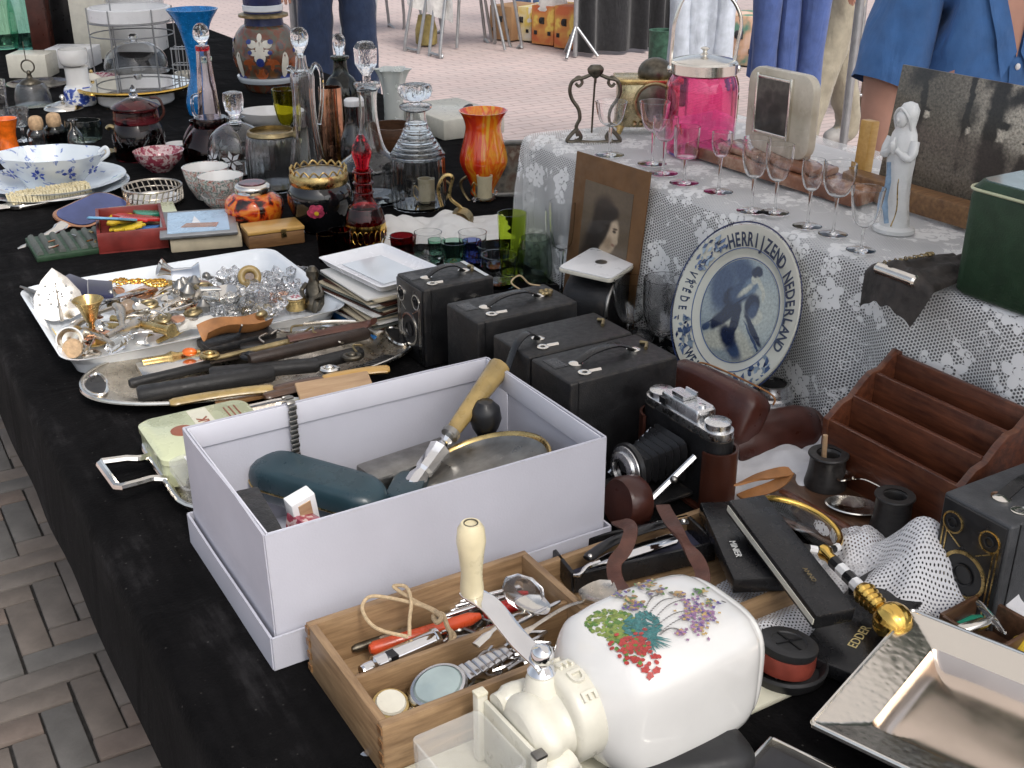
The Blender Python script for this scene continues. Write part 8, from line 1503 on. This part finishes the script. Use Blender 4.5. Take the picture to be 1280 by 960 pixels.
for c, d in (((0, .086, .008), (.124, .003, .016)), ((0, -.086, .008), (.124, .003, .016)), ((.0615, 0, .008), (.003, .17, .016)), ((-.0615, 0, .008), (.003, .17, .016))): g = G(); g.box(c, d); g.build('silver_edge', 'silver', vt, bev=.0008)
c = px(850, 972); g = G(); g.loft([[(x, y*k, z) for x, y in rrect(.11*k, .05, .022*k, 6)] for z, k in ((0, .9), (.006, 1), (.018, 1), (.026, .9), (.030, .7))]); o = g.build('leather_pouch', 'rubber', loc=c, rot=(0, 0, R(14))); tag(o, 'dark rounded leather pouch lying in front of the coffee mill', 'pouch')
# pen tray, tape ring, yellow knob
pbx = thing('pen_tray', 'small dark wooden tray holding green pens beside the silver dish', 'tray', B(.486, .763), TA+R(3)); W3, D3 = .054, .056
g = G(); g.box((0, 0, .002), (W3, D3, .004)); g.build('bottom', 'walnut', pbx)
for c, d in (((0, -D3/2, .016), (W3, .004, .032)), ((0, D3/2, .016), (W3, .004, .032)), ((-W3/2, 0, .016), (.004, D3-.004, .032)), ((W3/2, 0, .016), (.004, D3-.004, .032))): g = G(); g.box(c, d); g.build('side', 'walnut', pbx, bev=.001)
stick('fountain_pen', 'green pen with silver barrel in the small dark tray', 'pen', (1180, 795), (1226, 772), .022, rod(.006), 'greenplastic'); stick('fountain_pen', 'silver capped pen crossing the small dark tray', 'pen', (1196, 790), (1240, 776), .030, rod(.0055), 'silver'); stick('glass_rod', 'clear glass rod across the small dark tray', 'rod', (1222, 752), (1256, 792), .034, rod(.003), 'clear')
r = thing('tape_roll', 'white plaster tape roll standing under the right hand box camera', 'tape roll', px(1278, 776), 0, rot=(R(62), 0, R(20))); g = G(); g.lathe([(.014, -.012), (.030, -.012), (.032, -.008), (.032, .008), (.030, .012), (.014, .012), (.014, -.012)], 40, M=RT(t=(0, .03, .006))); g.build('roll', 'linen', r)
odd('yellow_knob', 'yellow wooden knob beside the silver dish', 'knob', 1280, 832, .0, lambda g: g.lathe([(0, 0), (.010, 0), (.015, .010), (.013, .022), (.006, .028), (0, .029)], 28), 'yellow')
# ---- wall coffee mill with porcelain hopper
g = G(); g.box((0, 0, .003), (.33, .085, .006)); o = g.build('cream_board', 'tin_pale', loc=B(.568, .425, .0), rot=(0, 0, TA), bev=.002); tag(o, 'pale green cream board lying under the coffee mill', 'board')
yaw_m = TA+R(2)
cm = thing('coffee_mill', 'white porcelain wall coffee mill with painted flowers and ivory crank handle', 'coffee mill', B(.549, .456, .006), yaw_m)
def hop(x, r_, e, n=64):
    out = []
    for i in range(n):
        a = 2*PI*(i+.5)/n; c_, s_ = cos(a), sin(a); p_ = 2.0/e; q = (abs(c_)**p_+abs(s_)**p_)**(-1/p_)
        bul = 1-.035*math.exp(-((abs(abs(c_)-abs(s_)))/.10)**2)*(1 if e < .5 else 0)      # soft groove along each corner
        out.append((x, r_*q*c_*bul, .054+r_*q*s_*bul))
    return out
secs = [(-.074, .031, 1), (-.071, .036, .9), (-.064, .044, .75), (-.054, .0505, .55), (-.038, .0535, .46), (-.015, .0545, .43), (.015, .0545, .42), (.040, .0530, .43), (.054, .0505, .46), (.060, .0475, .5), (.063, .0470, .5), (.069, .0435, .6), (.075, .034, .75), (.079, .018, .9), (.080, .004, 1)]
ss = crom([(a, b_, c_) for a, b_, c_ in secs], 3); g = G(); g.loft([hop(q.x, q.y, q.z) for q in ss]); hopper = g.build('porcelain_hopper', 'porcelain', cm, ang=70)
# cast neck with lettering, grinding head
g = G(); g.lathe([(0, -.068), (.0335, -.068), (.0355, -.071), (.0355, -.089), (.0335, -.092), (.0300, -.0935), (0, -.094)], 44, M=RT(0, R(90), 0, (0, 0, .054))); g.build('neck_ring', 'cream', cm)
def headr(x, r_, oy=0, oz=0, k=0): return [(x, oy+r_*(1+.10*k*cos(2*a+.5)+.06*k*sin(3*a))*cos(a), .050+oz+r_*(1+.08*k*sin(2*a))*sin(a)) for a in [2*PI*i/40 for i in range(40)]]
g = G(); hs2 = crom([(-.090, .0295, .1), (-.096, .0265, .4), (-.102, .0255, .9), (-.109, .0275, 1.1), (-.116, .0270, .9), (-.121, .0235, .6), (-.1235, .020, .4)], 4); g.loft([headr(q.x, q.y, 0, 0, q.z) for q in hs2]); g.build('cast_head', 'cream', cm, ang=60)
g = G()
for i, c_ in enumerate('PEDE'):
    a = R(52+i*25); vs, fs = text_geo(c_, .016, .0022, .0004); M_ = Matrix.Translation((-.080, .0357*cos(a), .054+.0357*sin(a))) @ Matrix(((0, 1, 0), (-sin(a), 0, cos(a)), (cos(a), 0, sin(a)))).to_4x4(); g.add(vs, fs, 0, M_)
g.build('raised_letters', 'cream', cm, fix=False)
for (yy, zz, rr_) in ((-.024, .038, .011), (.026, .062, .010), (-.012, .028, .012), (.022, .034, .010)): g = G(); g.tube(crom([(-.098, yy, zz), (-.110, yy*1.12, zz-.002), (-.1235, yy*1.1, zz-.003)], 4), [rr_, rr_*1.05, rr_*.85], 14); g.build('casting_lobe', 'cream', cm)
g = G(); g.tube([(-.096, .010, .070), (-.096, .012, .084), (-.096, .012, .087)], [.015, .0115, .010], 20); g.build('spindle_boss', 'cream', cm)
g = G(); g.lathe([(0, 0), (.0095, 0), (.0105, .003), (.008, .006), (.0055, .008), (.007, .011), (.0088, .016), (.0075, .021), (.004, .024), (0, .0245)], 24, M=RT(t=(-.096, .012, .086))); g.build('dome_nut', 'chrome', cm)
# bracket and receiver cup
for yy in (-.033, .043): g = G(); g.box((-.1285, yy, .032), (.009, .008, .060)); g.build('bracket_post', 'cream', cm, bev=.0015); g = G(); g.box((-.1285, yy, .0625), (.0095, .0085, .003)); g.build('worn_tip', 'pewter', cm, bev=.001)
g = G(); g.box((-.1265, .005, .030), (.0035, .068, .056)); g.build('bracket_plate', 'cream', cm, bev=.001); g = G(); g.box((-.09, -.005, .010), (.018, .03, .020)); g.build('foot', 'cream', cm, bev=.002)
cup = thing('receiver_cup', 'clear square plastic cup of the coffee mill', 'cup', cm.matrix_basis @ Vector((-.161, .005, 0)), yaw_m)
g = G(); g.loft([[(x, y, z) for x, y in rrect(.054+k, .064+k, .005, 4)] for z, k in ((0, -.002), (.0015, 0), (.053, .002), (.0535, .0015), (.0535, -.0015), (.053, -.002), (.003, -.004), (.0028, -.008))]); g.build('cup_body', 'acrylic', cup)
# crank
kb = cm.matrix_basis @ Vector((-.096, .012, .0945)); kt = px(590, 742, .128); ki = cm.matrix_basis.inverted(); A_ = ki @ kb; C_ = ki @ kt; dvv = C_-A_; sd = Vector((0, 0, 1)).cross(dvv).normalized()*.0085
P_ = crom([A_-dvv*.06, A_+Vector((0, 0, .002)), A_+dvv*.3+Vector((0, 0, .001)), A_+dvv*.7+Vector((0, 0, .006)), C_, C_+dvv*.07], 5); vs = []
for p_ in P_: vs += [p_-sd-Vector((0, 0, .0011)), p_+sd-Vector((0, 0, .0011)), p_+sd+Vector((0, 0, .0011)), p_-sd+Vector((0, 0, .0011))]
n = len(P_); g = G(); g.add(vs, [(4*i+k, 4*i+(k+1) % 4, 4*i+4+(k+1) % 4, 4*i+4+k) for i in range(n-1) for k in range(4)]+[(3, 2, 1, 0), (4*n-4, 4*n-3, 4*n-2, 4*n-1)]); g.build('crank_arm', 'chrome', cm, bev=.0006)
hT = hz(kt, 655)-kt.z; k_ = mpp(kt); g = G(); g.lathe([(0, 0), (.0085, 0), (.0088, .004), (.0078, hT*.28), (.0092, hT*.55), (.0108, hT*.75), (.0098, hT*.92), (.0070, hT), (.0055, hT), (.0045, hT-.0012), (0, hT-.0012)], 32, M=Matrix.Translation(C_+Vector((0, 0, .001)))); g.build('crank_knob', 'ivory', cm); 
mat('knob_ivory', (.70, .66, .52), .28, var=.07, vs=60, coat=.3); cm.children[-1].data.materials[0] = MT['knob_ivory']
g = G(); g.tube([C_+Vector((.005*cos(a), .005*sin(a), hT+.0008)) for a in [2*PI*i/20 for i in range(20)]], .0006, 5, True); g.build('knob_rivet', 'bronze', cm)
# painted flowers fired onto the hopper
from mathutils.bvhtree import BVHTree
me_ = hopper.data; Mw = cm.matrix_basis; bv = BVHTree.FromPolygons([tuple(Mw @ v_.co) for v_ in me_.vertices], [tuple(p_.vertices) for p_ in me_.polygons])
Mi = Mw.inverted(); rf = random.Random(11)
PAINT = [('pt_green', (.19, .25, .05)), ('pt_green2', (.08, .18, .03)), ('pt_teal', (.04, .17, .17)), ('pt_red', (.36, .035, .03)), ('pt_mauve', (.28, .14, .26)), ('pt_violet', (.10, .06, .22)), ('pt_brown', (.28, .16, .07)), ('pt_stem', (.14, .13, .12)), ('pt_ochre', (.45, .30, .10))]
for nm, c in PAINT: mat(nm, c, .25, var=.3, vs=300, coat=.5)
gp = G(); lay_ = [0]
def hit(x, y):
    d = ray(x, y).normalized(); loc, nr, i_, ds = bv.ray_cast(Vector((0, 0, CH)), d)
    return (loc, nr) if loc else (None, None)
def dab(x, y, rx, ry, ang, m, n=6, star=0):
    loc, nr = hit(x, y)
    if loc is None: return
    lay_[0] += 1; off = .0002+.0000016*lay_[0]; k = mpp(loc); t = Vector((1, 0, 0)); t = (t-nr*t.dot(nr)).normalized(); b_ = nr.cross(t); vs = []
    for i in range(n):
        a = 2*PI*i/n; q = 1 if not star or i % 2 == 0 else star; ox, oy = rx*q*cos(a), ry*q*sin(a); X = ox*cos(ang)-oy*sin(ang); Y = ox*sin(ang)+oy*cos(ang); vs.append(Mi @ (loc+t*X*k+b_*Y*k+nr*off))
    gp.add(vs, [tuple(range(n))], m)
def stroke(pts, w, m):
    for (a, b_) in zip(pts, pts[1:]):
        L = math.hypot(b_[0]-a[0], b_[1]-a[1]); 
        for q in range(max(2, int(L/2.5))): t = q/max(1, int(L/2.5)); dab(a[0]+(b_[0]-a[0])*t, a[1]+(b_[1]-a[1])*t, w, w*.6, 0, m)
for i in range(330):
    a = rf.uniform(0, 2*PI); q = math.sqrt(rf.random()); x, y = 764+31*q*cos(a), 779+17*q*sin(a)
    if i % 3 == 0: x, y = 772+16*q*cos(a), 792+12*q*sin(a)
    dab(x, y, 3.4, 2.6, rf.random()*3, rf.choice((0, 0, 1)), 6)
for i in range(320):
    a = rf.uniform(0, 2*PI); q = math.sqrt(rf.random()); dab(803+22*q*cos(a), 784+18*q*sin(a), 5.0, 1.3, a+rf.uniform(-.4, .4), 2)
for i in range(46): a = rf.uniform(.1, 1.5); L = rf.uniform(10, 30); dab(812+L*.6*cos(a), 796+L*.6*sin(a), L*.45, .8, -a, 2, 6)
for i in range(120): dab(rf.gauss(796, 11), rf.gauss(812, 9), 3.6, 2.8, rf.random()*3, rf.choice((3, 3, 3, 1)), 7)
for (x, y) in ((818, 822), (806, 838), (778, 806), (820, 838), (794, 826), (788, 812), (812, 845), (786, 800), (802, 806)): dab(x, y, 7, 5, rf.random(), 3, 10, .7)
for (x0, y0, x1, y1) in ((820, 785, 862, 765), (818, 776, 852, 752), (828, 790, 872, 772), (825, 795, 850, 790), (812, 768, 840, 750), (806, 764, 822, 746)):
    for t in range(14): q = t/13; dab(x0+(x1-x0)*q, y0+(y1-y0)*q-5*sin(PI*q), 2.4, 1.0, math.atan2(-(y1-y0), x1-x0), 7)
for (cx_, cy_, n_, s) in ((866, 760, 60, 13), (884, 772, 55, 13), (874, 788, 36, 10), (852, 792, 22, 8), (860, 774, 26, 9)):
    for i in range(n_): dab(rf.gauss(cx_, s*.6), rf.gauss(cy_, s*.45), 3.2, 2.6, rf.random()*3, rf.choice((4, 4, 4, 5, 8)), 8, .55)
for (cx_, cy_) in ((786, 752), (800, 758), (790, 762), (843, 744), (824, 742), (812, 730), (875, 742), (890, 755), (800, 735), (775, 745)):
    for i in range(18): dab(rf.gauss(cx_, 5), rf.gauss(cy_, 2.6), 3.8, 2.0, rf.random()*3, rf.choice((6, 8, 5, 7, 1)), 6)
gp.build('painted_flowers', [n_ for n_, c in PAINT], cm, fix=False, ang=180)

# ============================================================ sub-parts sit under their parts
SUB = {'lens_ring': 'front_plate', 'lens': 'front_plate', 'trim_line': 'front_plate', 'strap_stud': 'carrying_strap', 'viewfinder_window': 'viewfinder_frame', 'raised_letters': 'neck_ring', 'painted_flowers': 'porcelain_hopper', 'crank_knob': 'crank_arm', 'knob_rivet': 'crank_arm', 'dome_nut': 'spindle_boss', 'worn_tip': 'bracket_plate', 'painted_rose': 'body', 'gilt_band': 'body', 'gilt_scrolls': 'body', 'painted_blossoms': 'body', 'lower_band': 'body', 'etched_leaves': 'body', 'cut_stars': 'body', 'painted_sprigs': 'body', 'knob': 'lid', 'finial': 'lid', 'lid_top': 'lid', 'lettering': 'case', 'cream_edge': 'case', 'crest': 'tin_body', 'pale_band': 'tin_body', 'small_print': 'tin_body', 'seam': 'upper_shell', 'collar_loop': 'gilt_collar', 'wire_grid': 'gilt_collar', 'nose': 'body', 'eye': 'body', 'ear': 'body', 'mouth': 'body', 'hair': 'body', 'button': 'body', 'neck_ring_': 'neck', 'ring': 'shoulder', 'lip': 'body', 'stitching': 'hood_shell', 'lens_glass': 'shutter_ring', 'focus_ring': 'shutter_ring', 'shutter_button': 'top_plate', 'accessory_shoe': 'finder_hump', 'finder_window': 'finder_hump', 'strut_screw': 'drop_bed', 'hole_rim': 'tray_body', 'pierced_slot': 'tray_body', 'hand_hole': 'tray_body', 'rim_check': 'rim', 'cross_slot': 'cap', 'lid_seam': 'case_body', 'glossy_lid': 'case_body', 'silver_edge': 'portrait_sheet', 'veil_edge': 'robe', 'gilt_hem': 'robe', 'sash': 'robe'}
def base(n): return n.split('.')[0]
for root in [o for o in COL.objects if o.parent is None and o.type == 'EMPTY']:
    kids = list(root.children); by = {}
    for k in kids: by.setdefault(base(k.name), k)
    for k in kids:
        t = by.get(SUB.get(base(k.name), ''))
        if t and t is not k and t.matrix_basis == Matrix.Identity(4) and not k.children: k.parent = t
